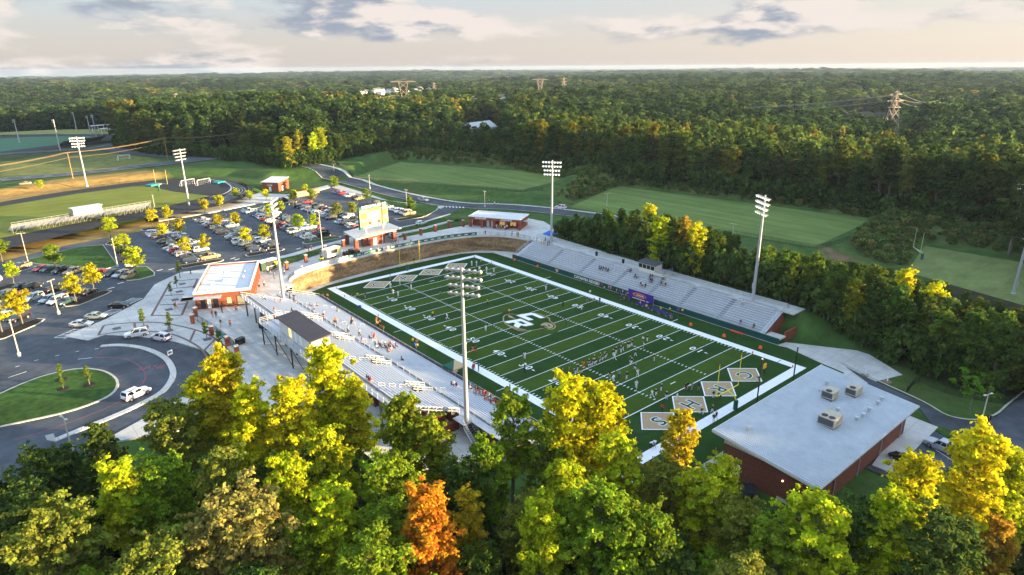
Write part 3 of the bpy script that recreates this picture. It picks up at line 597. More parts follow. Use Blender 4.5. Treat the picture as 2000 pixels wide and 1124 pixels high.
shape(smooth_poly([(-6.2,-0.9),(-5.2,-1.5),(-4.2,-1.4),(-3.4,-0.9),(-4.4,-0.85),(-5.4,-0.6)], 4, True), 0.0195, tan_turf)
shape(smooth_poly([(-2.0,-4.55),(0.2,-4.75),(2.2,-4.3),(3.2,-3.3),(1.8,-3.9),(0.0,-4.3)], 4, True), 0.0195, tan_turf)
shape(smooth_poly([(2.7,2.4),(3.8,3.0),(5.2,2.5),(6.0,1.5),(5.8,0.6),(4.6,0.5),(3.9,1.2),(3.4,0.5),(2.8,1.2)], 4, True), 0.0265, tan_turf)
shape(smooth_poly([(3.9,2.1),(4.7,2.0),(5.2,1.5),(4.5,1.6)], 3, True), 0.029, green_t); shape(smooth_poly([(4.2,1.1),(5.2,0.95),(5.4,0.75),(4.5,0.7)], 3, True), 0.029, green_t)

# ------------------------------------------------------------------ horseshoe wall
blk = bpy.data.materials.new('split_block'); blk.use_nodes = True
def _blk():
    N = blk.node_tree.nodes; L = blk.node_tree.links; b = N['Principled BSDF']; b.inputs['Roughness'].default_value = 0.95; b.inputs['Specular IOR Level'].default_value = 0.1
    g = N.new('ShaderNodeNewGeometry')
    n = N.new('ShaderNodeTexNoise'); n.inputs['Scale'].default_value = 1.6; n.inputs['Detail'].default_value = 6; n.inputs['Roughness'].default_value = 0.75
    mp = N.new('ShaderNodeMapping'); mp.inputs['Scale'].default_value = (0.16, 0.16, 1.0); L.new(g.outputs['Position'], mp.inputs[0])
    n2 = N.new('ShaderNodeTexNoise'); n2.inputs['Scale'].default_value = 0.8; n2.inputs['Detail'].default_value = 3; L.new(mp.outputs[0], n2.inputs['Vector']); L.new(g.outputs['Position'], n.inputs['Vector'])
    c = N.new('ShaderNodeValToRGB'); L.new(n.outputs[0], c.inputs[0]); c.color_ramp.elements[0].position = 0.30; c.color_ramp.elements[0].color = (0.105, 0.065, 0.036, 1); c.color_ramp.elements[1].position = 0.72; c.color_ramp.elements[1].color = (0.44, 0.29, 0.16, 1)
    m = N.new('ShaderNodeMix'); m.data_type = 'RGBA'; m.blend_type = 'MULTIPLY'; m.inputs[0].default_value = 0.8; L.new(c.outputs[0], m.inputs[6])
    r = N.new('ShaderNodeMapRange'); L.new(n2.outputs[0], r.inputs[0]); r.inputs[1].default_value = 0.35; r.inputs[2].default_value = 0.62; r.inputs[3].default_value = 0.45; r.inputs[4].default_value = 1.25; L.new(r.outputs[0], m.inputs[7]); L.new(m.outputs[2], b.inputs['Base Color'])
    bp = N.new('ShaderNodeBump'); bp.inputs['Distance'].default_value = 0.15; L.new(n.outputs[0], bp.inputs['Height']); L.new(bp.outputs[0], b.inputs['Normal'])
_blk()
hw = thing('retaining_wall', 'curved brown split block retaining wall behind the far end zone', 'wall')
wb = MB(); n = len(WALL_BASE); lv = 13
for k_ in range(lv):     # courses of block, each set back a little
    z0, z1 = k_*4.75/lv, (k_+1)*4.75/lv; a = offset_line(WALL_BASE, 0.03*k_)
    wb.strip([(p[0], p[1], z0) for p in a], [(p[0], p[1], z1) for p in a]); b = offset_line(WALL_BASE, 0.03*(k_+1)+0.02)
    wb.strip([(p[0], p[1], z1) for p in a], [(p[0], p[1], z1) for p in b])
wb.build('block_course', blk, hw)['kind'] = 'stuff'
a = offset_line(WALL_BASE, 0.30); b = offset_line(WALL_BASE, 0.85)
cp = MB().strip([(p[0], p[1], 4.98) for p in a], [(p[0], p[1], 4.98) for p in b]).strip([(p[0], p[1], 4.72) for p in a], [(p[0], p[1], 4.98) for p in a]).strip([(p[0], p[1], 4.98) for p in b], [(p[0], p[1], 5.3) for p in b])
cp.build('coping', concrete, hw)
# rail on the coping with banners
rail = thing('wall_railing', 'black picket railing hung with green banners along the curved wall', 'railing')
RL = offset_line(WALL_BASE, 0.95); rm = MB()
def resample(pts, step):
    P = np.array([p[:2] for p in pts]); s = np.concatenate([[0], np.cumsum(np.linalg.norm(np.diff(P, axis=0), axis=1))]); m_ = int(s[-1]/step)
    t = np.linspace(0, s[-1], m_+1); return [(float(np.interp(x, s, P[:, 0])), float(np.interp(x, s, P[:, 1]))) for x in t]
rp = resample(RL, 2.4)
for p in rp: rm.box(p[0]-0.04, p[0]+0.04, p[1]-0.04, p[1]+0.04, 5.1, 6.35)
for p, q in zip(rp[:-1], rp[1:]):
    for z in (5.25, 6.3): rm.beam((p[0], p[1], z), (q[0], q[1], z), 0.05, 0.05)
    for j in range(1, 12):
        x = p[0]+(q[0]-p[0])*j/12; y = p[1]+(q[1]-p[1])*j/12; rm.box(x-0.012, x+0.012, y-0.012, y+0.012, 5.25, 6.3)
rm.build('picket', black_m, rail)['kind'] = 'stuff'
ban_w = mat('banner_white', (0.52, 0.52, 0.52), 0.7, 0.08, 1.0); ban_g = mat('banner_green', (0.018, 0.125, 0.085), 0.7, 0.1, 1.0)
for i, (p, q) in enumerate(zip(rp[:-1], rp[1:])):
    if i < 2 or i > len(rp)*0.74: continue
    w = (i < 10) or i in (15,)
    v = Vector((q[0]-p[0], q[1]-p[1], 0)); v.normalize(); n_ = Vector((v.y, -v.x, 0)); a = Vector((p[0], p[1], 5.28))+n_*0.08+v*0.06; b = Vector((q[0], q[1], 5.28))+n_*0.08-v*0.06; u_ = Vector((0, 0, 1.0))
    if w:
        for j in range(3):
            c = a+(b-a)*(j/3+0.02); d = a+(b-a)*((j+1)/3-0.02); MB().add([c, d, d+u_, c+u_], [(0, 1, 2, 3)]).build('banner', ban_w, rail)
    else:
        o = MB().add([a, b, b+u_, a+u_], [(0, 1, 2, 3)]).build('banner', ban_g, rail)
        e = n_*0.02; c = a+(b-a)*0.2+u_*0.3+e; d = a+(b-a)*0.8+u_*0.3+e; MB().add([c, d, d+u_*0.4-(d-c)*0.12, c+u_*0.4+(d-c)*random.uniform(0.05, 0.3)], [(0, 1, 2, 3)]).build('banner_print', ban_w, o)
# ------------------------------------------------------------------ home grandstand
hs = thing('home_grandstand', 'large two-tier aluminium home grandstand along the near sideline', 'grandstand')
seat_m = mat('seat_aluminium', (0.48, 0.50, 0.545), 0.45, 0.06, 0.8, metal=0.15, spec=0.5); foot_m = mat('home_footboard', (0.20, 0.215, 0.25), 0.5, 0.1, 0.6, metal=0.2); riser_m = mat('home_riser', (0.09, 0.095, 0.115), 0.6)
def tier(x0, z0, n, tread, rise, y0, y1, par, gaps=()):
    for i in range(n):
        x = x0-i*tread; z = z0+i*rise
        segs = [(y0, y1)]
        for (ga, gb, r0, r1) in gaps:
            if r0 <= i < r1: segs = [s for a, b in segs for s in ((a, min(b, ga)), (max(a, gb), b)) if s[1]-s[0] > 0.1]
        for a, b in segs:
            MB().box(x-tread+0.06, x-0.34, a, b, z-0.05, z).build('footboard', foot_m, par)
            MB().box(x-0.34, x-0.28, a, b, z-rise, z-0.02).build('riser', riser_m, par)
            MB().box(x-0.34, x-0.02, a, b, z+0.38, z+0.43).build('seat_plank', seat_m, par)
VOM = [(19.0, 21.6, 0, 5), (4.0, 6.6, 0, 5), (-11.0, -8.4, 0, 5), (-25.2, -22.6, 0, 5)]
tier(-33.0, 1.35, 13, 0.755, 0.295, -46, 47, hs)
MB().box(-44.3, -42.85, -46, 47, 5.05, 5.15).build('mid_walkway', alum_d, hs)
tier(-44.6, 5.95, 14, 0.745, 0.305, -33, 36, hs, VOM)
MB().box(-56.2, -55.1, -33, 36, 9.95, 10.05).build('top_walkway', alum_d, hs)
MB().box(-32.96, -32.7, -46, 47, 0, 1.28).build('front_wall', mat('stand_fascia', (0.10, 0.075, 0.085), 0.8), hs)
def railing(par, pts, h=1.05, step=2.0, m=metal_w, rails=(1.0, 0.5), r=0.03, name='handrail'):
    k = MB()
    for p, q in zip(pts[:-1], pts[1:]):
        p = Vector(p); q = Vector(q); n_ = max(1, int(round((q-p).length/step)))
        for i in range(n_+1):
            a = p+(q-p)*i/n_; k.beam(a, a+Vector((0, 0, h)), 2*r, 2*r)
        for f_ in rails: k.beam(p+Vector((0, 0, h*f_)), q+Vector((0, 0, h*f_)), 2*r, 2*r)
    return k.build(name, m, par)
mesh_m = mat('mesh_panel', (0.16, 0.13, 0.14), 0.7)
railing(hs, [(-32.6, -46, 1.28), (-32.6, 47, 1.28)], 0.95, 2.4, metal_w, (1.0,), 0.035)
MB().box(-32.62, -32.60, -46, 47, 1.3, 2.1).build('front_mesh', mesh_m, hs)
railing(hs, [(-42.9, 47, 5.15), (-42.9, -46, 5.15)], 1.05, 2.2)
railing(hs, [(-44.5, 36, 5.15), (-56.2, 36, 9.95)], 1.3, 1.5, metal_w, (1.0, 0.55), 0.045); railing(hs, [(-44.5, -33, 5.15), (-56.2, -33, 9.95)], 1.3, 1.5, metal_w, (1.0, 0.55), 0.045)
railing(hs, [(-56.2, 36, 10.05), (-56.2, 18, 10.05)], 1.2, 1.8, metal_w, (1.0, 0.55), 0.045); railing(hs, [(-56.2, -6, 10.05), (-56.2, -33, 10.05)], 1.2, 1.8, metal_w, (1.0, 0.55), 0.045)
railing(hs, [(-33, 47, 1.3), (-42.9, 47, 5.15)], 1.2, 1.6, metal_w, (1.0, 0.55), 0.045); railing(hs, [(-33, -46, 1.3), (-42.9, -46, 5.15)], 1.2, 1.6)
for (a, b, _, _) in VOM:
    railing(hs, [(-44.5, a, 5.95), (-48.4, a, 7.5), (-48.4, b, 7.5), (-44.5, b, 5.95)], 1.15, 1.1, metal_w, (1.0, 0.6), 0.05)
    MB().box(-48.3, -44.5, a+0.05, b-0.05, 4.9, 5.0).build('opening_floor', steel_d, hs)
    MB().box(-48.4, -48.3, a, b, 5.0, 7.5).build('opening_wall', alum_d, hs)
    for i in range(3):     # short rails up the aisle above the opening
        x = -49.6-i*1.9; z = 5.95+(-44.6-x)/0.745*0.305
        k = MB(); yy = (a+b)/2
        for dx in (-0.55, 0.55): k.beam((x+dx, yy, z-dx*0.41), (x+dx, yy, z-dx*0.41+0.95), 0.06, 0.06)
        k.beam((x-0.55, yy, z+0.225+0.95), (x+0.55, yy, z-0.225+0.95), 0.06, 0.06); k.beam((x-0.55, yy, z+0.225+0.5), (x+0.55, yy, z-0.225+0.5), 0.05, 0.05); k.build('aisle_rail', metal_w, hs)
for yy in (34, 19, 5, -10, -24, -38):
    for i in range(4):
        x = -35-i*2.2; z = 1.35+(-33-x)/0.755*0.295; k = MB()
        for dx in (-0.5, 0.5): k.beam((x+dx, yy, z-dx*0.39), (x+dx, yy, z-dx*0.39+0.9), 0.05, 0.05)
        k.beam((x-0.5, yy, z+0.2+0.9), (x+0.5, yy, z-0.2+0.9), 0.05, 0.05); k.build('aisle_rail', metal_w, hs)
    MB().add([(-33, yy-0.6, 1.365), (-33, yy+0.6, 1.365), (-42.6, yy+0.6, 5.13), (-42.6, yy-0.6, 5.13)], [(0, 1, 2, 3)]).build('aisle_ramp', alum_d, hs)
for y in np.arange(-32, 36.1, 5.66):      # frame below the upper tier
    k = MB()
    for x, zt in ((-45, 5.7), (-50, 7.8), (-55.2, 9.9)): k.beam((x, y, H(x, y)-0.3), (x, y, zt), 0.28, 0.28)
    k.beam((-44.6, y, 5.6), (-55.6, y, 9.85), 0.2, 0.35); k.beam((-50, y, 3.5), (-55.2, y, 9.6), 0.12, 0.12); k.build('bent', steel_d, hs)
for y0, y1 in ((20, 34), (-20, -13), (-31, -26)):
    MB().box(-53.0, -46.0, y0, y1, H(-50, y0)-1.0, 6.0).build('under_stand_room', brick_dark, hs)
MB().box(-44.9, -44.6, -33, -12, -0.5, 5.0).build('under_stand_wall', brick_dark, hs)
MB().box(-43.0, -42.8, -46, 36, -0.5, 5.0).build('under_stand_wall', brick_dark, hs)
MB().box(-43.0, -33.0, -46.05, -45.95, -0.3, 1.2).build('end_wall', brick, hs)
MB().box(-54, -45, -33.4, -33.1, 1.4, 4.6).build('end_wall', brick, hs)
# stairs at the near end down to the ground
es = thing('end_stair', 'metal stair with dark treads at the near end of the home grandstand', 'stair', (0, 0, 0))
for i in range(12):
    MB().box(-45.8, -44.3, -36.3-i*0.32, -36.0-i*0.32, 5.0-i*0.27-0.05, 5.0-i*0.27).build('tread', steel_d, es)
for x in (-45.85, -44.25): MB().add([(x, -36, 5.0), (x, -40, 1.75), (x, -40, 1.3), (x, -36, 4.4)], [(0, 1, 2, 3)]).build('stringer', white_p, es); railing(es, [(x, -36, 5.0), (x, -40, 1.75)], 1.05, 1.2)
MB().box(-45.9, -44.2, -36, -33, 5.0, 5.1).build('landing', alum_d, es)
# press box
pb = thing('press_box', 'cream press box with flat brown roof on top of the home grandstand', 'press box')
MB().box(-56.9, -53.4, -5.0, 10.6, 9.9, 12.6).build('wall', cream_p, pb)
MB().add([(-57.3, -5.3, 12.55), (-53.1, -5.3, 13.05), (-53.1, 10.9, 13.05), (-57.3, 10.9, 12.55), (-57.3, -5.3, 12.75), (-53.1, -5.3, 13.25), (-53.1, 10.9, 13.25), (-57.3, 10.9, 12.75)], [(0,3,2,1),(4,5,6,7),(0,1,5,4),(1,2,6,5),(2,3,7,6),(3,0,4,7)]).build('roof', mat('brown_roof', (0.075, 0.058, 0.062), 0.8, 0.12, 0.6), pb)
lit_win = mat('lit_window', (0.5, 0.35, 0.1), 0.3, emit=((1.0, 0.72, 0.25), 0.13))
MB().box(-56.95, -56.9, 4.6, 5.8, 10.2, 12.0).build('doorway', lit_win, pb); MB().box(-56.96, -56.9, -0.4, 0.6, 10.1, 12.1).build('door', white_p, pb); MB().box(-56.96, -56.9, 2.0, 2.9, 10.1, 12.1).build('door', white_p, pb)
MB().box(-54.9, -54.2, -5.04, -5.0, 10.8, 11.9).build('window', glass_d, pb); MB().box(-53.4, -53.36, -4.4, 10, 10.9, 12.1).build('window', glass_d, pb)
MB().box(-58.6, -56.9, -6.5, 17.5, 9.7, 9.88).build('catwalk', alum_d, pb); MB().box(-56.9, -53.4, 10.6, 17.5, 9.7, 9.9).build('camera_deck', alum_d, pb)
railing(pb, [(-58.5, -6.5, 9.88), (-58.5, 17.4, 9.88), (-53.6, 17.4, 9.9)], 1.1, 1.6, metal_w, (1.0, 0.66, 0.33), 0.04)
for y in (-6, 2, 10, 17): MB().beam((-58.3, y, 4.9), (-58.3, y, 9.7), 0.2, 0.2).build('support_post', black_m, pb)
for y in (-6, 2, 10): MB().beam((-58.3, y, 5.6), (-58.3, y+8, 9.2), 0.1, 0.1).build('brace', black_m, pb)
# ------------------------------------------------------------------ visitors' stand
vs = thing('visitor_stand', 'low aluminium bleachers on the far sideline behind a dark green wall', 'grandstand')
NV = 11; VT, VR = 0.69, 0.335; AIS = [43.6, 29.5, 16.0, 2.6, -9.5, -19.5, -31.0, -42.6]
for i in range(NV):
    x = 33.5+i*VT; z = 1.55+i*VR
    for a, b in zip(AIS[:-1], AIS[1:]):
        MB().box(x, x+VT-0.02, b+0.65, a-0.65, z-0.1, z).build('footboard', mat('pale_deck', (0.53, 0.53, 0.54), 0.6, 0.08, 0.8), vs)
        MB().box(x+0.42, x+0.68, b+0.65, a-0.65, z+0.36, z+0.41).build('seat_plank', alum, vs)
        MB().box(x+VT-0.04, x+VT-0.01, b+0.65, a-0.65, z, z+VR-0.1).build('riser', mat('pale_riser', (0.5, 0.5, 0.52), 0.6), vs)
for yy in AIS[1:-1]:
    for i in range(NV*2): MB().box(33.5+i*VT/2, 33.5+(i+1)*VT/2-0.06, yy-0.6, yy+0.6, 1.45+i*VR/2-0.05, 1.45+i*VR/2).build('aisle_step', steel_d if i % 2 else alum_d, vs)
MB().add([(33.4, -43.3, 1.3), (41.2, -43.3, 5.05), (41.2, 44.3, 5.05), (33.4, 44.3, 1.3)], [(0, 3, 2, 1)]).build('underside', alum_d, vs)
MB().add([(33.4, -43.4, -0.1), (41.4, -43.4, -0.1), (41.4, -43.4, 5.0), (33.4, -43.4, 1.3)], [(0, 1, 2, 3)]).build('end_wall', brick, vs)
MB().box(33.0, 33.35, -47.0, 45.5, -0.05, 1.35).build('front_wall', mat('padded_green', (0.006, 0.058, 0.052), 0.75, 0.1, 0.6), vs)
MB().box(33.35, 36.0, 44.4, 45.5, 0.9, 1.3).build('end_slab', concrete, vs); MB().box(33.35, 36, -47, -43.4, 0.9, 1.3).build('end_slab', concrete, vs); MB().box(36, 41, -47, -46.6, -0.1, 2.2).build('end_wall', brick, vs)
railing(vs, [(33.45, 44, 1.35), (33.45, -43, 1.35)], 0.85, 1.5, metal_w, (1.0, 0.5), 0.022)
railing(vs, [(33.5, 44.2, 1.5), (41.2, 44.2, 5.1)], 1.2, 1.5, metal_w, (1.0, 0.55), 0.05); railing(vs, [(33.5, -43.2, 1.5), (41.2, -43.2, 5.1)], 1.2, 1.5, metal_w, (1.0, 0.55), 0.05)
railing(vs, [(43.2, -10, 5.1), (43.2, -43.2, 5.1), (41.2, -43.2, 5.1)], 1.15, 2.0, metal_w, (1.0, 0.5), 0.045)
MB().box(41.15, 43.2, -43.3, 44.3, 4.95, 5.16).build('top_walkway', mat('pale_deck', (0.5,)*3), vs)
for a, b in zip(AIS[:-1], AIS[1:]): MB().box(41.0, 41.25, b+0.8, a-0.8, 5.55, 5.6).build('seat_plank', alum, vs)
for y_ in (28, 22, 14, 8, -12, -16, -22): railing(vs, [(40.9, y_+1.2, 4.9), (40.9, y_-1.2, 4.9)], 1.0, 1.2, metal_w, (1.0, 0.5), 0.03)
sign_m = mat('sign_white', (0.72, 0.72, 0.68), 0.7)
o = link('wall_lettering', text_mesh('wall_lettering', 'CATAWBA RIDGE', 1.15, sign_m, 0.02, offset=0.03), vs, (32.96, 12.5, 0.72)); o.rotation_euler = (math.pi/2, 0, -math.pi/2)
for y in (24.5, 7.6, 3.2, -11.5): MB().add([(32.975, y+0.7, 1.2), (32.975, y-0.7, 1.2), (32.975, y-0.5, 0.5), (32.975, y, 0.15), (32.975, y+0.5, 0.5)], [(0, 1, 2, 3, 4)]).build('shield', tan_p, vs)
vp = thing('visitor_press_box', 'small white press box with dark roof on the visitor stand', 'press box')
MB().box(40.5, 43.6, -6.2, -0.5, 5.17, 7.7).build('wall', cream_p, vp); MB().add([(40.1,-6.6,7.62),(44.0,-6.6,7.95),(44.0,-0.1,7.95),(40.1,-0.1,7.62),(40.1,-6.6,7.77),(44.0,-6.6,8.1),(44.0,-0.1,8.1),(40.1,-0.1,7.77)], [(0,3,2,1),(4,5,6,7),(0,1,5,4),(1,2,6,5),(2,3,7,6),(3,0,4,7)]).build('roof', mat('slate_roof', (0.06, 0.065, 0.075), 0.6), vp)
for j in range(4):
    w = MB().box(40.44, 40.49, -5.9+j*1.38, -4.75+j*1.38, 6.2, 7.3).build('window', glass_d, vp); MB().box(40.40, 40.47, -5.95+j*1.38, -4.7+j*1.38, 6.12, 6.2).build('sill', white_p, w)
MB().box(40.2, 44, -9.6, -6.2, 5.9, 6.05).build('deck', alum_d, vp); MB().box(40.3, 43.9, -9.5, -6.2, 5.17, 5.9).build('deck_skirt', cream_p, vp); railing(vp, [(40.3, -6.3, 6.05), (40.3, -9.5, 6.05), (43.9, -9.5, 6.05)], 1.0, 1.2, metal_w, (1.0, 0.5), 0.035)
# ------------------------------------------------------------------ buildings
def rbox(par, name, x0, x1, y0, y1, z0, z1, m): return MB().box(x0, x1, y0, y1, z0, z1).build(name, m, par)
def flat_roof(par, x0, x1, y0, y1, z, t=0.35, m=roof_m, edge=white_p, d=0.45):
    """membrane roof inside a raised metal-capped parapet"""
    r = rbox(par, 'roof', x0+t, x1-t, y0+t, y1-t, z-d-0.15, z-d, m)
    k = MB()
    for a in ((x0, x1, y0, y0+t), (x0, x1, y1-t, y1), (x0, x0+t, y0+t, y1-t), (x1-t, x1, y0+t, y1-t)): k.box(*a, z-d-0.1, z)
    k.build('parapet_cap', edge, par); return r
def vent(par, x, y, z, r=0.25, h=0.8): return MB().lathe((x, y, z), [(r*0.7, 0), (r*0.7, h*0.6), (r*1.15, h*0.62), (r*1.15, h*0.9), (r*0.5, h)], 10).build('roof_vent', metal_w, par, True)
# ticket and team building by the plaza
tb = thing('ticket_building', 'red brick ticket and concession building with white roof beside the plaza', 'building', (-63.1, 48.3, 5.12), math.radians(-24.2))
rbox(tb, 'wall', 0, 12.5, 0.0, 24.4, 0.0, 3.72, brick)
k = MB(); 
for a in ((0, 12.5, 0, 0.35), (0, 12.5, 24.05, 24.4), (0, 0.35, 0.35, 24.05), (12.15, 12.5, 0.35, 24.05)): k.box(*a, 3.72, 4.18)
k.build('parapet', brick, tb); flat_roof(tb, -0.12, 12.62, -0.12, 24.52, 4.3)
for (x, y) in ((3, 6), (5.5, 9), (5, 15), (2.6, 2.4), (10, 10), (9.8, 15.5)): vent(tb, x, y, 3.6, 0.3, random.uniform(0.6, 1.1))
rbox(tb, 'roof_unit', 5.2, 6.4, 8.2, 9.6, 3.6, 4.1, metal_w)
rbox(tb, 'canopy', -2.6, 6.0, -2.2, 0.0, 3.0, 3.2, metal_w); rbox(tb, 'canopy', -2.6, 0.0, -2.2, 7.0, 3.0, 3.2, metal_w)
for x in (1.2, 2.6, 4.0): d = rbox(tb, 'doorway', x, x+1.1, -0.03, 0.0, 0, 2.4, black_m); rbox(tb, 'door', x+0.08, x+0.9, -0.06, -0.03, 0.02, 2.3, white_p if x == 2.6 else glass_d)
rbox(tb, 'window', 7.1, 8.0, -0.04, 0.0, 0.9, 2.3, lit_win); rbox(tb, 'recess', 9.2, 11.9, -0.04, 0.0, 0.0, 2.7, mat('recess_shade', (0.12, 0.075, 0.05), 0.9)); rbox(tb, 'recess_panel', 9.4, 11.7, -0.07, -0.04, 0.4, 2.5, mat('khaki', (0.26, 0.22, 0.14), 0.8))
for y in np.arange(1.2, 23, 3.3): rbox(tb, 'wall_pier', 12.5, 12.72, y, y+0.7, 0, 3.7, brick); 
for y in np.arange(2.6, 20, 3.3): rbox(tb, 'window', 12.5, 12.54, y, y+1.3, 1.0, 2.4, glass_d)
# snack building
sb = thing('snack_building', 'long low red brick snack stand with pillared porch by the far corner', 'building', (36.3, 73.7, 5.12), math.radians(-60))
rbox(sb, 'wall', 0.4, 19.2, 2.4, 9.2, 0, 3.5, brick); rbox(sb, 'fascia', 0, 19.6, 0, 9.4, 2.75, 3.75, brick); flat_roof(sb, -0.12, 19.72, -0.12, 9.52, 3.98, d=0.18)
for x in (0, 4.6, 9.2, 13.8, 18.7): rbox(sb, 'pillar', x, x+0.9, 0, 0.9, 0, 2.75, brick)
for x in (6.0, 7.7): rbox(sb, 'door', x, x+1.0, 2.33, 2.4, 0, 2.2, white_p)
for x in (11.0, 15.0): rbox(sb, 'serving_window', x, x+2.2, 2.33, 2.4, 0.9, 2.2, mat('serving_glow', (0.3, 0.18, 0.06), 0.5, emit=((1.0, 0.6, 0.2), 0.04)))
for txt, x in (('RESTROOMS', 4.6), ('SNAKE BITES', 14.4)):
    o = link('sign_lettering', text_mesh('sign_lettering', txt, 0.75, sign_m, 0.03, offset=0.02), sb, (x, -0.05, 3.28)); o.rotation_euler = (math.pi/2, 0, 0)
for x, y in ((4, 4), (9, 6), (13, 3.5)): vent(sb, x, y, 3.3, 0.25, 0.6)
rbox(sb, 'side_canopy', 19.6, 21.2, 3.0, 6.0, 2.5, 2.65, metal_w)
# brick shed by the far lot
sh = thing('brick_shed', 'square red brick shed with pale sloping roof between track and car park', 'building', (6.0, 194.0, 5.3), math.radians(-51))
MB().add([(0,0,0),(8.3,0,0),(8.3,9.4,0),(0,9.4,0),(0,0,4.1),(8.3,0,4.1),(8.3,9.4,5.2),(0,9.4,5.2)], [(0,1,5,4),(1,2,6,5),(2,3,7,6),(3,0,4,7)]).build('wall', brick, sh)
MB().add([(-0.3,-0.3,4.1),(8.6,-0.3,4.1),(8.6,9.7,5.25),(-0.3,9.7,5.25),(-0.3,-0.3,4.3),(8.6,-0.3,4.3),(8.6,9.7,5.45),(-0.3,9.7,5.45)], [(0,3,2,1),(4,5,6,7),(0,1,5,4),(1,2,6,5),(2,3,7,6),(3,0,4,7)]).build('roof', roof_m, sh)
rbox(sh, 'door', 3.4, 4.6, -0.05, 0, 0, 2.3, white_p); rbox(sh, 'door_hood', 2.8, 5.2, -0.4, 0, 2.9, 3.1, white_p); rbox(sh, 'door', 8.3, 8.35, 3, 4.1, 0, 2.3, white_p)
# field house
fh = thing('field_house', 'brick field house with broad ribbed metal roof at the near end', 'building', (0, 0, 0))
for nm, b, mm in (('wall', (-18.4, 14.0, -79.9, -65.8, -2.5, 4.9), brick_dark),): rbox(fh, nm, *b, mm)
MB().add([(-18.4,-79.9,4.9),(14,-79.9,4.9),(14,-65.8,4.9),(-18.4,-65.8,4.9),(-18.4,-79.9,5.35),(14,-79.9,5.35),(14,-65.8,6.6),(-18.4,-65.8,6.6)], [(0,1,5,4),(1,2,6,5),(2,3,7,6),(3,0,4,7)]).build('upper_wall', mat('ribbed_siding', (0.50, 0.47, 0.41), 0.6), fh)
k = MB()
for i in range(28):      # ribs of the siding under the eave at the end wall
    y = -79.5+i*0.5; k.box(-18.45, -18.4, y, y+0.12, 4.9, 5.3+(y+79.9)/14.1*1.25)
k.build('siding_rib', cream_p, fh)['kind'] = 'stuff'
def fz(y): return 5.45+(y+81.0)/16.6*1.5
rf = MB().add([(-19.7,-81,fz(-81)-0.25),(15.2,-81,fz(-81)-0.25),(15.2,-64.4,fz(-64.4)-0.25),(-19.7,-64.4,fz(-64.4)-0.25),(-19.7,-81,fz(-81)),(15.2,-81,fz(-81)),(15.2,-64.4,fz(-64.4)),(-19.7,-64.4,fz(-64.4))], [(0,3,2,1),(4,5,6,7),(0,1,5,4),(1,2,6,5),(2,3,7,6),(3,0,4,7)]).build('roof', mat('standing_seam', (0.50, 0.53, 0.57), 0.45, 0.08, 0.6, metal=0.3, spec=0.5, big=0.07), fh)
rib = MB().add([(-0.05,-81.02,fz(-81)-0.02),(0.05,-81.02,fz(-81)-0.02),(0.05,-64.38,fz(-64.4)-0.02),(-0.05,-64.38,fz(-64.4)-0.02),(-0.05,-81.02,fz(-81)+0.12),(0.05,-81.02,fz(-81)+0.12),(0.05,-64.38,fz(-64.4)+0.12),(-0.05,-64.38,fz(-64.4)+0.12)], [(0,3,2,1),(4,5,6,7),(0,1,5,4),(1,2,6,5),(2,3,7,6),(3,0,4,7)]).mesh('seam', mat('standing_seam', (0,)*3))
for i in range(67): link('seam', rib, rf, (-19.5+i*0.5205, 0, 0))
MB().box(-19.78, 15.28, -81.14, -81.0, fz(-81)-0.3, fz(-81)-0.03).build('gutter', metal_w, fh); MB().box(-19.75, 15.25, -64.4, -64.3, fz(-64.4)-0.3, fz(-64.4)+0.05).build('ridge_trim', white_p, fh)
MB().add([(-19.76,-81,fz(-81)-0.35),(-19.76,-64.4,fz(-64.4)-0.35),(-19.76,-64.4,fz(-64.4)+0.02),(-19.76,-81,fz(-81)+0.02)], [(0,3,2,1)]).build('gable_trim', cream_p, fh)
for x in (-12, -4, 4, 12): MB().box(x-0.06, x+0.06, -80.1, -79.95, -2, 5.1).build('downpipe', metal_w, fh)
rbox(fh, 'door', -18.48, -18.4, -68.8, -67.2, -0.3, 2.3, white_p); rbox(fh, 'roller_door', -18.47, -18.4, -77.9, -74.9, -1.5, 0.4, mat('pale_block', (0.5, 0.48, 0.44), 0.8)); rbox(fh, 'door', -18.48, -18.4, -79.4, -78.5, -0.2, 1.6, white_p)
rbox(fh, 'low_wall', -20.8, -18.5, -79.6, -79.4, -2.4, 0.6, brick_dark); rbox(fh, 'low_wall', -20.8, -20.6, -79.4, -76.5, -2.4, 0.6, brick_dark)
MB().lathe((-18.55, -75.5, 3.2), [(0.1, 0), (0.12, 0.12), (0.05, 0.2)], 8).build('wall_lamp', mat('lamp_glow', (1, 0.7, 0.3), 0.5, emit=((1.0, 0.65, 0.3), 0.6)), fh)
unit_m = mat('hvac_beige', (0.42, 0.37, 0.29), 0.6, 0.08, 1.0)
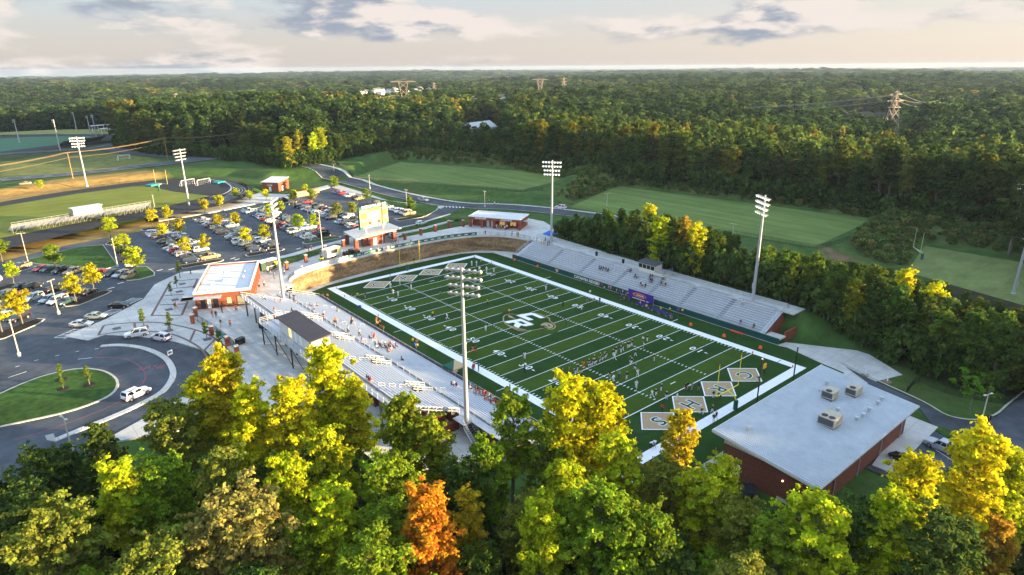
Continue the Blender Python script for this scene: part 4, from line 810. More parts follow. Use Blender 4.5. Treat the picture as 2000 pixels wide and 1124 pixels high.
def hvac(x, y, w, l, h, fans, label):
    z = fz(y)+0.25; t = thing('rooftop_unit', label, 'air conditioner', (x, y, z), 0, 'air units on the field house roof')
    rbox(t, 'cabinet', -w/2, w/2, -l/2, l/2, 0, h, unit_m); rbox(t, 'intake_hood', w/2, w/2+0.7, -l/3, l/3, 0.25, h*0.85, unit_m); rbox(t, 'kerb_frame', -w/2+0.1, w/2-0.1, -l/2+0.1, l/2-0.1, -0.3, 0, steel_d)
    rbox(t, 'coil_grille', -w/2-0.02, -w/2, -l/2+0.15, l/2-0.15, 0.2, h-0.15, steel_d)
    for j in range(fans): MB().lathe((-w/4, (j-(fans-1)/2)*1.15, h), [(0.48, 0), (0.5, 0.06), (0.42, 0.07), (0.1, 0.05)], 14).build('fan_grille', black_m, t, True)
    rbox(t, 'access_panel', -w/4, w/3, -l/2-0.02, -l/2, 0.3, h-0.2, mat('hvac_panel', (0.34, 0.30, 0.23), 0.6))
    return t
def on_roof(px, py, z=6.6): return A(px, py, z)
p = on_roof(1620, 826, 6.3); hvac(p[0], p[1], 3.0, 2.6, 1.4, 2, 'largest beige twin-fan rooftop unit nearest the roof middle')
p = on_roof(1620, 775, 6.6); hvac(p[0], p[1], 2.2, 2.0, 1.25, 1, 'beige single-fan rooftop unit on the field side of the ribbed roof')
p = on_roof(1667, 766, 6.6); hvac(p[0], p[1], 2.6, 1.9, 1.2, 1, 'beige single-fan rooftop unit farthest along the ribbed roof')
for (px, py, hh) in ((1460, 843, .9), (1614, 753, .9), (1636, 800, .8), (1674, 815, .8), (1686, 808, .8), (1698, 798, .9), (1715, 785, .9), (1722, 777, .9), (1512, 812, .45), (1555, 792, .4), (1600, 766, .4), (1472, 850, .4)):
    p = on_roof(px, py, 6.5); vent(fh, p[0], p[1], fz(p[1]), 0.32 if hh > .5 else 0.12, hh)
# ------------------------------------------------------------------ gate and scoreboard
gt = thing('stadium_gate', 'brick gate house with flat metal canopy under the scoreboard', 'gate')
for x, y in ((-8.7, 72.4), (5.4, 73.2), (-8.3, 79.6), (7.6, 82)): rbox(gt, 'brick_pier', x-0.55, x+0.55, y-0.55, y+0.55, 5.1, 8.6, brick); rbox(gt, 'pier_cap', x-0.7, x+0.7, y-0.7, y+0.7, 8.5, 8.62, concrete)
rbox(gt, 'gate_house', -4.0, 2.2, 73.4, 78.5, 5.1, 8.3, brick); rbox(gt, 'door', -2.1, -0.9, 73.34, 73.4, 5.12, 7.4, white_p); rbox(gt, 'downpipe', 1.1, 1.25, 73.28, 73.4, 5.1, 8.3, white_p); rbox(gt, 'brick_pier', -5.6, -4.0, 73.6, 75.0, 5.1, 8.4, brick_dark)
MB().prism([(-9.6, 70.3), (8.9, 74.2), (9.6, 86.4), (-8.0, 82.2)], 8.63, 8.95).build('canopy', metal_w, gt)
for i in range(4):
    x0 = -8.1 if i < 2 else 2.4; x = x0+(i % 2)*1.5; railing(gt, [(x, 73.0, 5.12), (x+1.3, 73.0, 5.12)], 2.0, 0.25, black_m, (1.0, 0.1), 0.02, 'gate_leaf')
sc = thing('scoreboard', 'gold and green electronic scoreboard raised above the gate canopy', 'scoreboard', (0.85, 77.3, 0), math.atan2(2.25, 11.55))
gold = mat('scoreboard_gold', (0.62, 0.47, 0.19), 0.6, 0.06, 1.0); led = mat('led_panel', (0.10, 0.07, 0.02), 0.4, emit=((1.0, 0.62, 0.10), 0.08)); scr = mat('led_screen', (0.35, 0.30, 0.15), 0.4, emit=((0.95, 0.80, 0.40), 0.055))
rbox(sc, 'cabinet', -5.9, 5.9, 0.0, 0.7, 10.0, 17.2, green_p); rbox(sc, 'face', -5.75, 5.75, -0.05, 0.0, 10.9, 16.2, gold)
rbox(sc, 'video_screen', -2.6, 2.6, -0.10, -0.05, 12.5, 15.4, scr)
for x0, x1, z0, z1 in ((-5.4, -3.0, 13.4, 15.2), (3.0, 5.4, 13.4, 15.2), (-2.0, 2.6, 15.55, 16.15), (-5.2, -4.2, 11.2, 12.1), (-3.9, -3.0, 11.2, 12.1), (4.4, 5.4, 11.2, 12.1), (3.0, 4.0, 12.3, 12.9)):
    rbox(sc, 'score_panel', x0, x1, -0.10, -0.05, z0, z1, led)
for x0, x1 in ((-2.4, -1.2), (1.3, 2.4)): rbox(sc, 'sponsor_panel', x0, x1, -0.1, -0.05, 11.2, 12.1, mat('sponsor_red', (0.16, 0.03, 0.02), 0.6))
rbox(sc, 'sponsor_panel', -0.9, 1.0, -0.1, -0.05, 11.3, 12.2, sign_m)
for txt, s_, z, x in (('CATAWBA RIDGE', 1.25, 17.05, 0), ('WELCOME TO THE PIT', 0.92, 10.45, 0), ('HOME', 0.55, 15.55, -4.2), ('GUEST', 0.55, 15.55, 4.2), ('CR', 1.9, 13.9, 0), ('DOWN', 0.5, 12.6, -4.4), ('BALL ON', 0.45, 13.1, 4.3)):
    o = link('scoreboard_lettering', text_mesh('scoreboard_lettering', txt, s_, sign_m, 0.03, offset=0.03), sc, (x, -0.14, z)); o.rotation_euler = (math.pi/2, 0, 0)
for x in (-3.6, 3.6): MB().beam((x, 0.3, 8.9), (x, 0.3, 10.1), 0.4, 0.4).build('post', white_p, sc)
# brick-piered fences
def picket_fence(name, label, pts, z, h=1.8, pier=True, step=2.4, cat='fence', m=black_m):
    f_ = thing(name, label, cat); k = MB(); P_ = resample(pts, step)
    for i, p in enumerate(P_): zz = z if z is not None else H(*p); k.box(p[0]-0.03, p[0]+0.03, p[1]-0.03, p[1]+0.03, zz-0.2, zz+h)
    for p, q in zip(P_[:-1], P_[1:]):
        za = z if z is not None else H(*p); zb = z if z is not None else H(*q)
        for f2 in (0.12, 0.95): k.beam((p[0], p[1], za+h*f2), (q[0], q[1], zb+h*f2), 0.035, 0.035)
        for j in range(1, 14):
            t = j/14; x = p[0]+(q[0]-p[0])*t; y = p[1]+(q[1]-p[1])*t; zz = za+(zb-za)*t; k.box(x-0.011, x+0.011, y-0.011, y+0.011, zz+0.1, zz+h*0.97)
    o = k.build('picket', m, f_); o['kind'] = 'stuff'; return f_
f1 = picket_fence('picket_fence', 'black picket fence with brick piers left of the gate house', FENCE_LINE[:4]+[(-9.4, 77.8)], 5.15)
f2 = picket_fence('picket_fence', 'black picket fence with brick piers between gate and snack building', [(7.8, 82)]+FENCE_LINE[6:10]+[(39.0, 80.5)], 5.15)
def piers(f_, pts, h=2.3):
    for x, y in pts:
        b_ = rbox(f_, 'brick_pier', x-0.38, x+0.38, y-0.38, y+0.38, 5.0, 5.1+h, brick); rbox(f_, 'pier_cap', x-0.48, x+0.48, y-0.48, y+0.48, 5.1+h, 5.25+h, concrete)
piers(f1, [A(561, 528, 5.1), A(598, 513, 5.1), (-18, 75.1), (-10.6, 77.6)]); piers(f2, [A(791, 469, 5.1), A(822, 460, 5.1), A(850, 453, 5.1), A(877, 444, 5.1), A(905, 443, 5.1)])
f3 = picket_fence('plaza_fence', 'black plaza fence with brick piers and a teal banner near the ticket building', [A(378, 625, 5.12), A(412, 645, 5.12), A(448, 672, 5.12), A(466, 690, 5.12)], 5.15, 1.9)
piers(f3, [A(377, 632, 5.12), A(414, 655, 5.12), A(445, 676, 5.12), A(464, 695, 5.12), A(383, 618, 5.12)], 2.1)
p = A(424, 655, 5.12); q = A(441, 668, 5.12); MB().add([(p[0]-0.05, p[1]-0.05, 5.5), (q[0]-0.05, q[1]-0.05, 5.5), (q[0]-0.05, q[1]-0.05, 6.7), (p[0]-0.05, p[1]-0.05, 6.7)], [(0, 1, 2, 3)]).build('banner', mat('teal_banner', (0.02, 0.22, 0.24), 0.7), f3)
picket_fence('picket_fence', 'long black fence along the near edge of the farther practice field', PX([(650,332),(700,350),(800,360),(900,368),(1010,377),(1060,378)], 6), None, 1.5)
picket_fence('picket_fence', 'black fence below the middle practice field by the drain', PX([(1400,455),(1470,466),(1560,482),(1600,487),(1660,470)], 3), None, 1.6)
picket_fence('picket_fence', 'dark fence along the grass beside the field house drive', PX([(1770,768),(1790,745),(1860,772),(1960,790),(2030,770)], 0), None, 1.5)
picket_fence('picket_fence', 'fence bordering the running track bend', [p[:2] for p in offset_line(smooth_poly(out_, 4, True)[8:34], -1.6)], 7.0, 1.2)
# ------------------------------------------------------------------ goal posts
def goal(loc, rz, label, z=0.0, yoke=True, m=yellow_p):
    t = thing('goal_post', label, 'goal post', (loc[0], loc[1], z), rz)
    MB().tube((0, -1.9, 0), (0, -1.9, 1.8), 0.12, 0.12, 10).tube((0, -1.9, 1.8), (0, -1.4, 2.6), 0.12, 0.11, 10).tube((0, -1.4, 2.6), (0, 0, 3.05), 0.11, 0.1, 10).build('gooseneck', m, t, True)
    MB().tube((-3.55, 0, 3.05), (3.55, 0, 3.05), 0.09, 0.09, 10).build('crossbar', m, t, True)
    for s in (-1, 1): MB().tube((s*3.5, 0, 3.05), (s*3.5, 0, 9.4), 0.065, 0.06, 10).build('upright', m, t, True); MB().tube((s*3.5, 0, 9.1), (s*3.5, 0, 9.42), 0.08, 0.08, 8).build('ribbon_tip', orange_p, t)
    MB().lathe((0, -1.9, 0), [(0.4, 0), (0.4, 1.8), (0.3, 1.9)], 12).build('base_pad', green_p, t, True); return t
goal((0, -54.86), 0, 'yellow goal post at the near end zone beside the field house'); goal((0, 54.86), math.pi, 'yellow goal post in front of the curved retaining wall')
p = A(318, 372, 7.1); goal((p[0], p[1]), math.radians(-60), 'pale goal post beside the running track bend', 7.1, m=mat('faded_goal', (0.62, 0.52, 0.14), 0.6))
p = A(1787, 506, 1.06); goal((p[0], p[1]), math.radians(35), 'slim pale goal post on the grass practice field at far side', 1.06, m=mat('pale_goal', (0.55, 0.58, 0.30), 0.6))
for (x, y, h, l) in ((-1.6, -61.5, 12.2, 'tall black net pole with tan top behind the near goal post'), (11.6, -61.2, 10.6, 'tall black net pole nearer the field house far corner')):
    t = thing('net_pole', l, 'pole', (x, y, 0)); MB().tube((0, 0, 0), (0, 0, h), 0.13, 0.11, 10).build('shaft', black_m, t, True); MB().tube((0, 0, h), (0, 0, h+0.15), 0.16, 0.1, 8).build('cap', white_p, t)
for px, py, l in ((833, 499, 'yellow-topped play clock post behind the far goal'),):
    p = A(px, py, 0); t = thing('play_clock', l, 'clock', (p[0], p[1], 0)); MB().tube((0, 0, 0), (0, 0, 2.3), 0.14).build('post', black_m, t); MB().box(-0.6, 0.6, -0.12, 0.12, 2.3, 3.2).build('clock_face', yellow_p, t)
p = A(1492, 730, 0); t = thing('play_clock', 'orange play clock post near the field house end of the field', 'clock', (p[0], p[1], 0)); MB().tube((0, 0, 0), (0, 0, 1.5), 0.1).build('post', black_m, t); MB().box(-0.5, 0.5, -0.1, 0.1, 1.2, 2.2).build('clock_face', mat('amber', (0.8, 0.42, 0.02), 0.6), t)
# ------------------------------------------------------------------ floodlights
lens = mat('flood_lens', (0.9, 0.88, 0.8), 0.3, emit=((1.0, 0.95, 0.86), 0.16)); shell_m = mat('flood_shell', (0.36, 0.35, 0.34), 0.5, metal=0.2)
lamp_p = MB(); lamp_p.lathe((0, 0, 0), [(0.11, 0.36), (0.2, 0.3), (0.29, 0.0), (0.34, -0.14)], 10); LAMP = lamp_p.mesh('lamp_head', shell_m, True)
LENS = MB().lathe((0, 0, 0), [(0.325, -0.145), (0.31, -0.16)], 10).mesh('lens', lens)
pole_m = mat('light_pole', (0.42, 0.43, 0.45), 0.45, 0.05, 0.5, metal=0.4)
def flood(x, y, z0, z1, aim, label, rows=4, n=7, w=5.9, on=True):
    rz = math.atan2(aim[1]-y, aim[0]-x)-math.pi/2
    t = thing('floodlight_mast', label, 'floodlight', (x, y, z0), rz, 'floodlight masts'); h = z1-z0
    MB().tube((0, 0, 0), (0, 0, h*0.5), 0.40, 0.33, 14).tube((0, 0, h*0.5), (0, 0, h), 0.33, 0.2, 14).build('pole', pole_m, t, True)
    MB().lathe((0, 0, 0), [(0.6, -0.3), (0.6, 0.25), (0.45, 0.3)], 12).build('footing', concrete, t)
    for r in range(rows):
        zz = h-0.5-r*1.25; ww = w if r < 2 else w*0.85; nn = n if r < 2 else n-1
        b_ = MB().beam((-ww/2, 0.15, zz), (ww/2, 0.15, zz), 0.16, 0.2).build('crossarm', pole_m, t)
        for j in range(nn):
            xx = -ww/2+0.25+(ww-0.5)*j/(nn-1)
            o = link('lamp_head', LAMP, b_, (xx, 0.55, zz-0.1)); o.rotation_euler = (math.radians(62), 0, random.uniform(-.25, .25))
            if on: o2 = link('lens', LENS, b_, (xx, 0.55, zz-0.1)); o2.rotation_euler = o.rotation_euler
    MB().beam((0, 0.35, h*0.12), (0, 0.35, h*0.12+1.4), 0.5, 0.3).build('control_box', pole_m, t)
    return t
flood(-44.9, -35.6, 2.0, 31.2, (0, -8), 'tall grey floodlight mast rising in front of the home grandstand near end')
flood(-45.2, 39.6, 5.1, 30.9, (0, 8), 'tall floodlight mast at the far end of the home grandstand')
flood(41.6, 36.2, 5.1, 32.0, (0, 8), 'tall floodlight mast beside the snack building and visitor stand end'); flood(42.0, -34.8, 5.1, 31.0, (0, -8), 'tall floodlight mast behind the visitor stand by the tree band')
p = A(370, 405, 6.2); flood(p[0], p[1], 6.2, 29.6, (-60, 225), 'floodlight mast on the near side of the running track')
p = A(170, 364, 7.6); flood(p[0], p[1], 7.6, 30.4, (-60, 205), 'floodlight mast on the far side of the running track')
p = A(1970, 497, 1); flood(p[0], p[1], 1.0, 24.0, (110, -60), 'farther of two floodlight masts at the picture edge by the grass field', 2, 6, 3.6)
p = A(1979, 574, 1); flood(p[0], p[1], 1.0, 17.5, (130, -90), 'nearer of two floodlight masts at the picture edge by the tree band', 2, 6, 3.6)
for i, (px, py, py2, l) in enumerate(((118, 296, 233, 'grey floodlight mast at the near corner of the far turf field'), (38, 279, 233, 'leftmost sunlit floodlight mast beyond the far turf field'), (150, 256, 219, 'floodlight mast by the far ball field fence'), (177, 263, 226, 'sunlit twin-headed mast right of the far ball field'), (190, 275, 224, 'grey mast with lamp bank beside the far stands'), (216, 254, 218, 'tall lamp mast beside the far dugout'), (229, 252, 219, 'lamp mast at the edge of the far woods'))):
    x, y = A(px, py, 8.7); d = np.hypot(x-CAM[0], y-CAM[1]); dd = _f+_r*(px-1000)/FPX+_u*(562-py2)/FPX; ztop = CAM[2]+dd[2]*d/np.hypot(dd[0], dd[1])
    flood(x, y, 8.7, float(ztop), (x-20, y+10) if i % 2 else (x-25, y-4), l, 2, 5, 4.0, False)
# ------------------------------------------------------------------ lamp posts and utility poles
lp_m = mat('lamp_concrete', (0.48, 0.43, 0.36), 0.7, 0.06, 1.0)
def lamp_post(x, y, z, h, label, arm=True, m=lp_m):
    t = thing('street_lamp', label, 'street lamp', (x, y, z), random.uniform(0, 3), 'car park and road lamps')
    MB().lathe((0, 0, 0), [(0.34, -0.2), (0.34, 0.75), (0.28, 0.8)], 10).build('footing', concrete, t); MB().tube((0, 0, 0.7), (0, 0, h), 0.13, 0.08, 8).build('shaft', m, t, True)
    MB().beam((-0.8, 0, h-0.1), (0.8, 0, h-0.1), 0.07, 0.07).build('arm', m, t)
    for s in (-1, 1): MB().box(s*0.8-0.3, s*0.8+0.3, -0.17, 0.17, h-0.12, h).build('lamp_head', m, t)
    return t
for (x, y, z, h, l) in ((-89.7, 120.5, 5, 9.8, 'sunlit lamp post at the corner of the grass wedge beside the tan pickup'), (-70.1, 101.3, 5, 8.5, 'lamp post at the point of the grass wedge'), (-94.9, -3.1, 5, 5.6, 'short sunlit lamp post rising before the oval drive'), (-97.8, 43.7, 5.1, 7.6, 'lamp post on the pavement at the left picture edge'), (-42.9, 178.5, 5.6, 6.2, 'lamp post at the end of the track bleachers'), (-14.8, 93.2, 5, 10.4, 'tall lamp post among the cars of the third block'), (61.9, 97.3, 5, 6.6, 'lamp post beyond the snack building at the road bend'), (39.6, 121.6, 5.1, 6.6, 'lamp post on the grass verge behind the scoreboard'), (47, 166.9, 5.3, 6.4, 'lamp post midway along the access road'), (52.5, 241.3, 7, 7.0, 'lamp post at the top of the access road'), (49, 208.6, 6.0, 6.4, 'lamp post beside the road above the car park'), (94.5, 60.1, 4.8, 7.0, 'lamp post at the near edge of the middle practice field'), (24.5, -88.0, 0, 7.2, 'lamp post by the field house parking bays'), (-88.5, 67, 5, 8.4, 'leaning sunlit lamp post beside the mulch bed at far left')):
    lamp_post(x, y, z, h, l)
p = A(1430, 468, 3); lamp_post(p[0], p[1], 3, 5.5, 'thin lamp post at the lower fence of the middle practice field')
fp = thing('flagpole', 'white flagpole with a limp red flag beside the food trailer', 'flagpole', (-21.7, 68.1, 5.12)); MB().tube((0, 0, 0), (0, 0, 15), 0.09, 0.05, 8).build('shaft', white_p, fp, True); MB().lathe((0, 0, 15), [(0.02, 0), (0.12, 0.1), (0.02, 0.22)], 8).build('finial', yellow_p, fp)
k = MB(); k.strip([(0.05, 0, 12.6-i*0.32) for i in range(9)], [(-0.25-0.12*math.sin(i*1.1), 0.10*math.cos(i*1.7), 12.5-i*0.34) for i in range(9)]); k.build('flag', mat('flag_red', (0.5, 0.06, 0.06), 0.8), fp)
wood = mat('wood_pole', (0.34, 0.22, 0.10), 0.9, 0.15, 1.0); wire_m = mat('wire', (0.30, 0.20, 0.10), 0.6)
UP = [(-95.0, 262.0, 8.7), A(143, 350, 8.8)+(8.8,), A(328, 313, 8.8)+(8.8,), A(490, 298, 9.5)+(9.5,)]
UP = [(UP[1][0]*2-UP[2][0], UP[1][1]*2-UP[2][1], 8.8)]+UP[1:]+[(150, 420, 11.0), (240, 470, 12.0)]
for i, (x, y, z) in enumerate(UP):
    t = thing('utility_pole', ['wooden utility pole off the left edge by the cross road', 'sunlit wooden utility pole beside the track mast', 'wooden utility pole at the road junction', 'utility pole at the edge of the woods behind the junction', 'utility pole standing in the woods beyond the junction', 'farthest wooden utility pole among the sunlit trees'][i], 'pole', (x, y, z), 0.6, 'utility poles along the cross road')
    hh = 13.0 if i < 4 else 22.0
    MB().tube((0, 0, -0.5), (0, 0, hh), 0.2, 0.13, 8).build('shaft', wood, t, True)
    MB().beam((-1.3, 0, hh-0.4), (1.3, 0, hh-0.4), 0.12, 0.14).build('crossarm', wood, t)
    for s in (-1.2, 0, 1.2): MB().lathe((s, 0, hh-0.33), [(0.05, 0), (0.07, 0.1), (0.03, 0.18)], 6).build('insulator', white_p, t)
def wires(name, label, pts, offs, sag, r, m):
    t = thing(name, label, 'power line')
    for off in offs:
        k = MB()
        for (a, b) in zip(pts[:-1], pts[1:]):
            a = Vector(a); b = Vector(b); d = (b-a); nn = Vector((-d.y, d.x, 0)).normalized()*off[0]; prev = None
            for i in range(11):
                u_ = i/10; q = a+d*u_+nn+Vector((0, 0, off[1]-4*sag*u_*(1-u_)))
                if prev is not None: k.tube(prev, q, r, r, 4, cap=False)
                prev = q
        k.build('wire', m, t)
wires('power_line', 'sunlit wires strung along the cross road poles', [(x, y, z+(12.8 if i < 4 else 21.8)) for i, (x, y, z) in enumerate(UP)], [(-1.2, 0), (0, 0.1), (1.2, 0), (0, -2.4)], 1.2, 0.05, wire_m)
# lattice pylons beyond the woods
steel_l = mat('pylon_steel', (0.30, 0.245, 0.195), 0.6, metal=0.2)
def pylon(x, y, z, h, label, kind, rz):
    t = thing('lattice_pylon', label, 'pylon', (x, y, z), rz, 'lattice pylons of the transmission line'); b = h*0.13; r = max(0.006*h, 0.0002*math.hypot(x-CAM[0], y-CAM[1]))
    k = MB(); lv = 7
    def w(f): return b*(1-f)+b*0.14*f if kind else b*(1-f*1.2) if f < 0.6 else b*(0.28+(f-0.6)*1.4)
    for sx in (-1, 1):
        for sy in (-1, 1):
            for i in range(lv):
                f0, f1 = i/lv, (i+1)/lv; k.beam((sx*w(f0), sy*w(f0)*(1 if kind else .7), h*f0), (sx*w(f1), sy*w(f1)*(1 if kind else .7), h*f1), r*1.6, r*1.6)
    k.build('leg_frame', steel_l, t); k = MB()
    for i in range(lv):
        f0, f1 = i/lv, (i+1)/lv
        for s in (-1, 1):
            for a, c in ((-1, 1), (1, -1)):
                k.beam((a*w(f0), s*w(f0), h*f0), (c*w(f1), s*w(f1), h*f1), r, r); k.beam((s*w(f0), a*w(f0), h*f0), (s*w(f1), c*w(f1), h*f1), r, r)
    k.build('bracing', steel_l, t)
    for zf, ww in (((0.74, 0.13), (0.85, 0.16), (0.96, 0.11)) if kind else ((1.0, 0.3),)):
        MB().beam((-h*ww, 0, h*zf), (h*ww, 0, h*zf), r*1.5, r*2.5).beam((-h*ww, 0, h*zf), (0, 0, h*zf+h*0.05), r, r).beam((h*ww, 0, h*zf), (0, 0, h*zf+h*0.05), r, r).build('crossarm', steel_l, t)
PYL = []
for (px, py, py2, dist, kd, l) in ((1752, 250, 180, 620, 1, 'tall grey lattice pylon at the edge of the brown clearing'), (1856, 222, 188, 880, 1, 'smaller sunlit lattice pylon farther right of the clearing'), (787, 225, 160, 700, 0, 'sunlit wide-armed pylon in front of the distant houses'), (847, 190, 162, 1150, 1, 'small sunlit pylon behind the distant houses'), (1055, 195, 156, 1000, 0, 'sunlit wide-armed pylon above the middle woods'), (1101, 195, 152, 1150, 1, 'slender sunlit pylon right of the middle woods'), (343, 215, 183, 950, 1, 'sunlit lattice pylon above the far left woods')):
    d = _f+_r*(px-1000)/FPX+_u*(562-py2)/FPX; s = dist/np.hypot(d[0], d[1]); x, y = CAM[0]+d[0]*s, CAM[1]+d[1]*s; zt = CAM[2]+d[2]*s; zg = H(x, y)
    pylon(x, y, zg, float(zt-zg), l, kd, -YAW+0.2); PYL.append((x, y, float(zt)))
pale_wire = mat('pale_wire', (0.32, 0.32, 0.34), 0.5)
wires('transmission_line', 'pale sagging wires between the two pylons by the brown clearing', [tuple(PYL[0]), tuple(PYL[1])], [(-5, -2), (5, -2), (0, -6)], 6, 0.10, pale_wire)
wires('transmission_line', 'long pale wires sagging over the woods left of the tall pylon', [(PYL[0][0]-150, PYL[0][1]+230, PYL[0][2]-6), tuple(PYL[0])], [(-5, -2), (5, -2), (0, -6)], 9, 0.10, pale_wire)
# ------------------------------------------------------------------ stadium furniture
def pyramid_tent(x, y, z, w, h, roof_mats, label, name='canopy_tent', rz=0.0):
    t = thing(name, label, 'tent', (x, y, z), rz)
    for i in range(4):
        a = [(-w, -w), (w, -w), (w, w), (-w, w)]; p, q = a[i], a[(i+1) % 4]; m_ = roof_mats[i % len(roof_mats)]
        MB().add([(p[0], p[1], h), (q[0], q[1], h), (0, 0, h+1.1), (p[0], p[1], h-0.3), (q[0], q[1], h-0.3)], [(0, 1, 2), (3, 4, 1, 0)]).build('roof_panel', m_, t)
        MB().tube((p[0]*0.97, p[1]*0.97, 0), (p[0]*0.97, p[1]*0.97, h), 0.03).build('leg', metal_w, t)
    return t
t = pyramid_tent(-31.0, -12.3, 0.0, 1.75, 2.5, [tan_p, tan_p, green_p, green_p], 'green and tan canopy tent on the home sideline', rz=0.1)
for s, txt, yy in (((1, 0), 'C', 0),): pass
MB().box(-0.9, 0.9, -0.5, 0.4, 0.0, 0.85).build('equipment_table', black_m, t); MB().box(-0.5, 0.6, -0.3, 0.3, 0.86, 1.2).build('gear', metal_w, t)
blue_tent = mat('tent_blue', (0.01, 0.12, 0.55), 0.6); p = A(1073, 470, 5.1); pyramid_tent(p[0], p[1], 5.12, 1.5, 2.3, [blue_tent], 'small bright blue canopy tent beside the far floodlight mast')
pur = mat('banner_purple', (0.045, 0.02, 0.24), 0.7); pl = A(1271, 602, 0); pr = A(1307, 608, 0)
bt = thing('sideline_banner', 'purple banner with an orange oval emblem on the visitor sideline', 'banner', (31.4, -9.0, 0.0)); 
MB().box(0.0, 0.06, -4.2, 4.2, 0.5, 2.9).build('banner_sheet', pur, bt)
for i in range(2): MB().tube((0.1, -4.2+8.4*i, 0), (0.1, -4.2+8.4*i, 2.95), 0.05).build('post', metal_w, bt)
k = MB(); k.add([(-0.02, 0.4+2.3*math.cos(a), 1.85+0.62*math.sin(a)) for a in np.linspace(0, 2*math.pi, 25)[:-1]], [tuple(range(24))]); k.build('emblem', mat('banner_orange', (0.70, 0.20, 0.05), 0.7), bt)
k = MB(); k.add([(-0.03, 0.2+1.9*math.cos(a), 1.82+0.4*math.sin(a)) for a in np.linspace(0, 2*math.pi, 25)[:-1]], [tuple(range(24))]); k.build('emblem', pur, bt)
MB().box(-0.05, -0.035, -1.1, 1.3, 1.62, 2.02).build('emblem', mat('banner_gold', (0.80, 0.42, 0.06), 0.7), bt); MB().box(-0.04, -0.02, -2.8, 2.6, 0.72, 0.9).build('emblem', sign_m, bt)
bench_m = mat('bench_blue', (0.03, 0.05, 0.16), 0.6)
for i, (px, py, l) in enumerate(((1255, 600, 'purple player bench left of the banner'), (1285, 611, 'purple player bench in front of the banner'), (1300, 618, 'dark blue player bench right of the banner'))):
    p = A(px, py, 0); t = thing('player_bench', l, 'bench', (p[0], p[1], 0), math.pi/2, 'visitor team benches'); MB().box(-2.2, 2.2, -0.2, 0.2, 0.42, 0.48).build('seat', bench_m if i > 1 else pur, t); MB().box(-2.2, 2.2, -0.28, -0.22, 0.6, 0.95).build('backrest', bench_m if i > 1 else pur, t)
    for x in (-1.9, 0, 1.9): MB().box(x-0.04, x+0.04, -0.26, 0.2, 0, 0.42).build('leg', metal_w, t)
# yard markers: small orange blocks along both sidelines and pylons at the corners
for i, (px, py, l) in enumerate(((1005, 509, 'first'), (1050, 522, 'second'), (1100, 535, 'third'), (1162, 543, 'fourth'), (1349, 636, 'fifth'), (1414, 658, 'sixth'), (1485, 681, 'seventh'))):
    p = A(px, py, 0); t = thing('yard_marker', f'{l} orange yard marker counted from the far end of the visitor sideline', 'marker', (p[0], p[1], 0), 0.3, 'orange sideline markers'); MB().lathe((0, 0, 0), [(0.4, 0), (0.42, 0.15), (0.3, 0.6), (0.12, 0.7)], 8).build('block', orange_p, t)
pylon_me = MB().box(-0.1, 0.1, -0.1, 0.1, 0, 0.5).mesh('end_zone_pylon', mat('pylon_orange', (0.85, 0.16, 0.10), 0.7))
for x, nx in ((-bx-0.1, 'home'), (bx+0.1, 'visitor')):
    for y, ny in ((by, 'far end line'), (by-9.14, 'far goal line'), (-by+9.14, 'near goal line'), (-by, 'near end line')):
        tag(link('end_zone_pylon', pylon_me, None, (x, y, 0.01)), f'orange pylon at the {ny} on the {nx} sideline', 'pylon', 'end zone pylons')
for px, py, l in ((673, 580, 'home sideline close to the far corner'), (739, 618, 'home sideline by the thirty yard line')):
    p = A(px, py, 0); tag(link('end_zone_pylon', pylon_me, None, (p[0], p[1], 0.0)), f'orange pylon set on the {l}', 'pylon', 'end zone pylons')
p = A(1440, 650, 0); t = thing('rolled_mat', 'long red rolled mat lying at the visitor wall', 'mat', (32.2, A(1440, 650, 0)[1], 0.2), math.pi/2); MB().tube((-1.6, 0, 0), (1.6, 0, 0), 0.22, 0.2, 10).build('roll', mat('mat_red', (0.72, 0.07, 0.03), 0.7), t, True)
p = A(702, 600, 0); t = thing('equipment_bag', 'blue equipment bag lying beside the home sideline', 'bag', (p[0], p[1], 0.0), 0.4); MB().lathe((0, 0, 0), [(0.5, 0), (0.55, 0.2), (0.4, 0.4), (0.1, 0.45)], 8).build('sack', mat('bag_blue', (0.03, 0.03, 0.3), 0.7), t)
# bleachers and goals at the running track
tbl = thing('track_bleachers', 'long sunlit aluminium bleachers with a white press box beside the track', 'grandstand')
q0 = np.array(A(28, 463, 6.0)); q1 = np.array(A(298, 416, 6.0)); dv = (q1-q0); Lb = np.linalg.norm(dv); dv /= Lb; nv = np.array((-dv[1], dv[0]))
def tb_pt(u, v, z): p = q0+dv*u+nv*v; return (p[0], p[1], z)
for i in range(7):
    for nm, w0, w1, zz, mm in (('seat_plank', 0.0, 0.3, 0.42, mat('dull_seat', (0.36, 0.36, 0.36), 0.6)), ('footboard', 0.32, 0.75, 0.0, foot_m)):
        v = i*0.75; z = 9.6-i*0.38+zz; k = MB(); k.add([tb_pt(0, v+w0, z), tb_pt(Lb, v+w0, z), tb_pt(Lb, v+w1, z), tb_pt(0, v+w1, z), tb_pt(0, v+w0, z-0.06), tb_pt(Lb, v+w0, z-0.06), tb_pt(Lb, v+w1, z-0.06), tb_pt(0, v+w1, z-0.06)], [(0,1,2,3),(7,6,5,4),(0,4,5,1),(1,5,6,2),(2,6,7,3),(3,7,4,0)]); k.build(nm, mm, tbl)
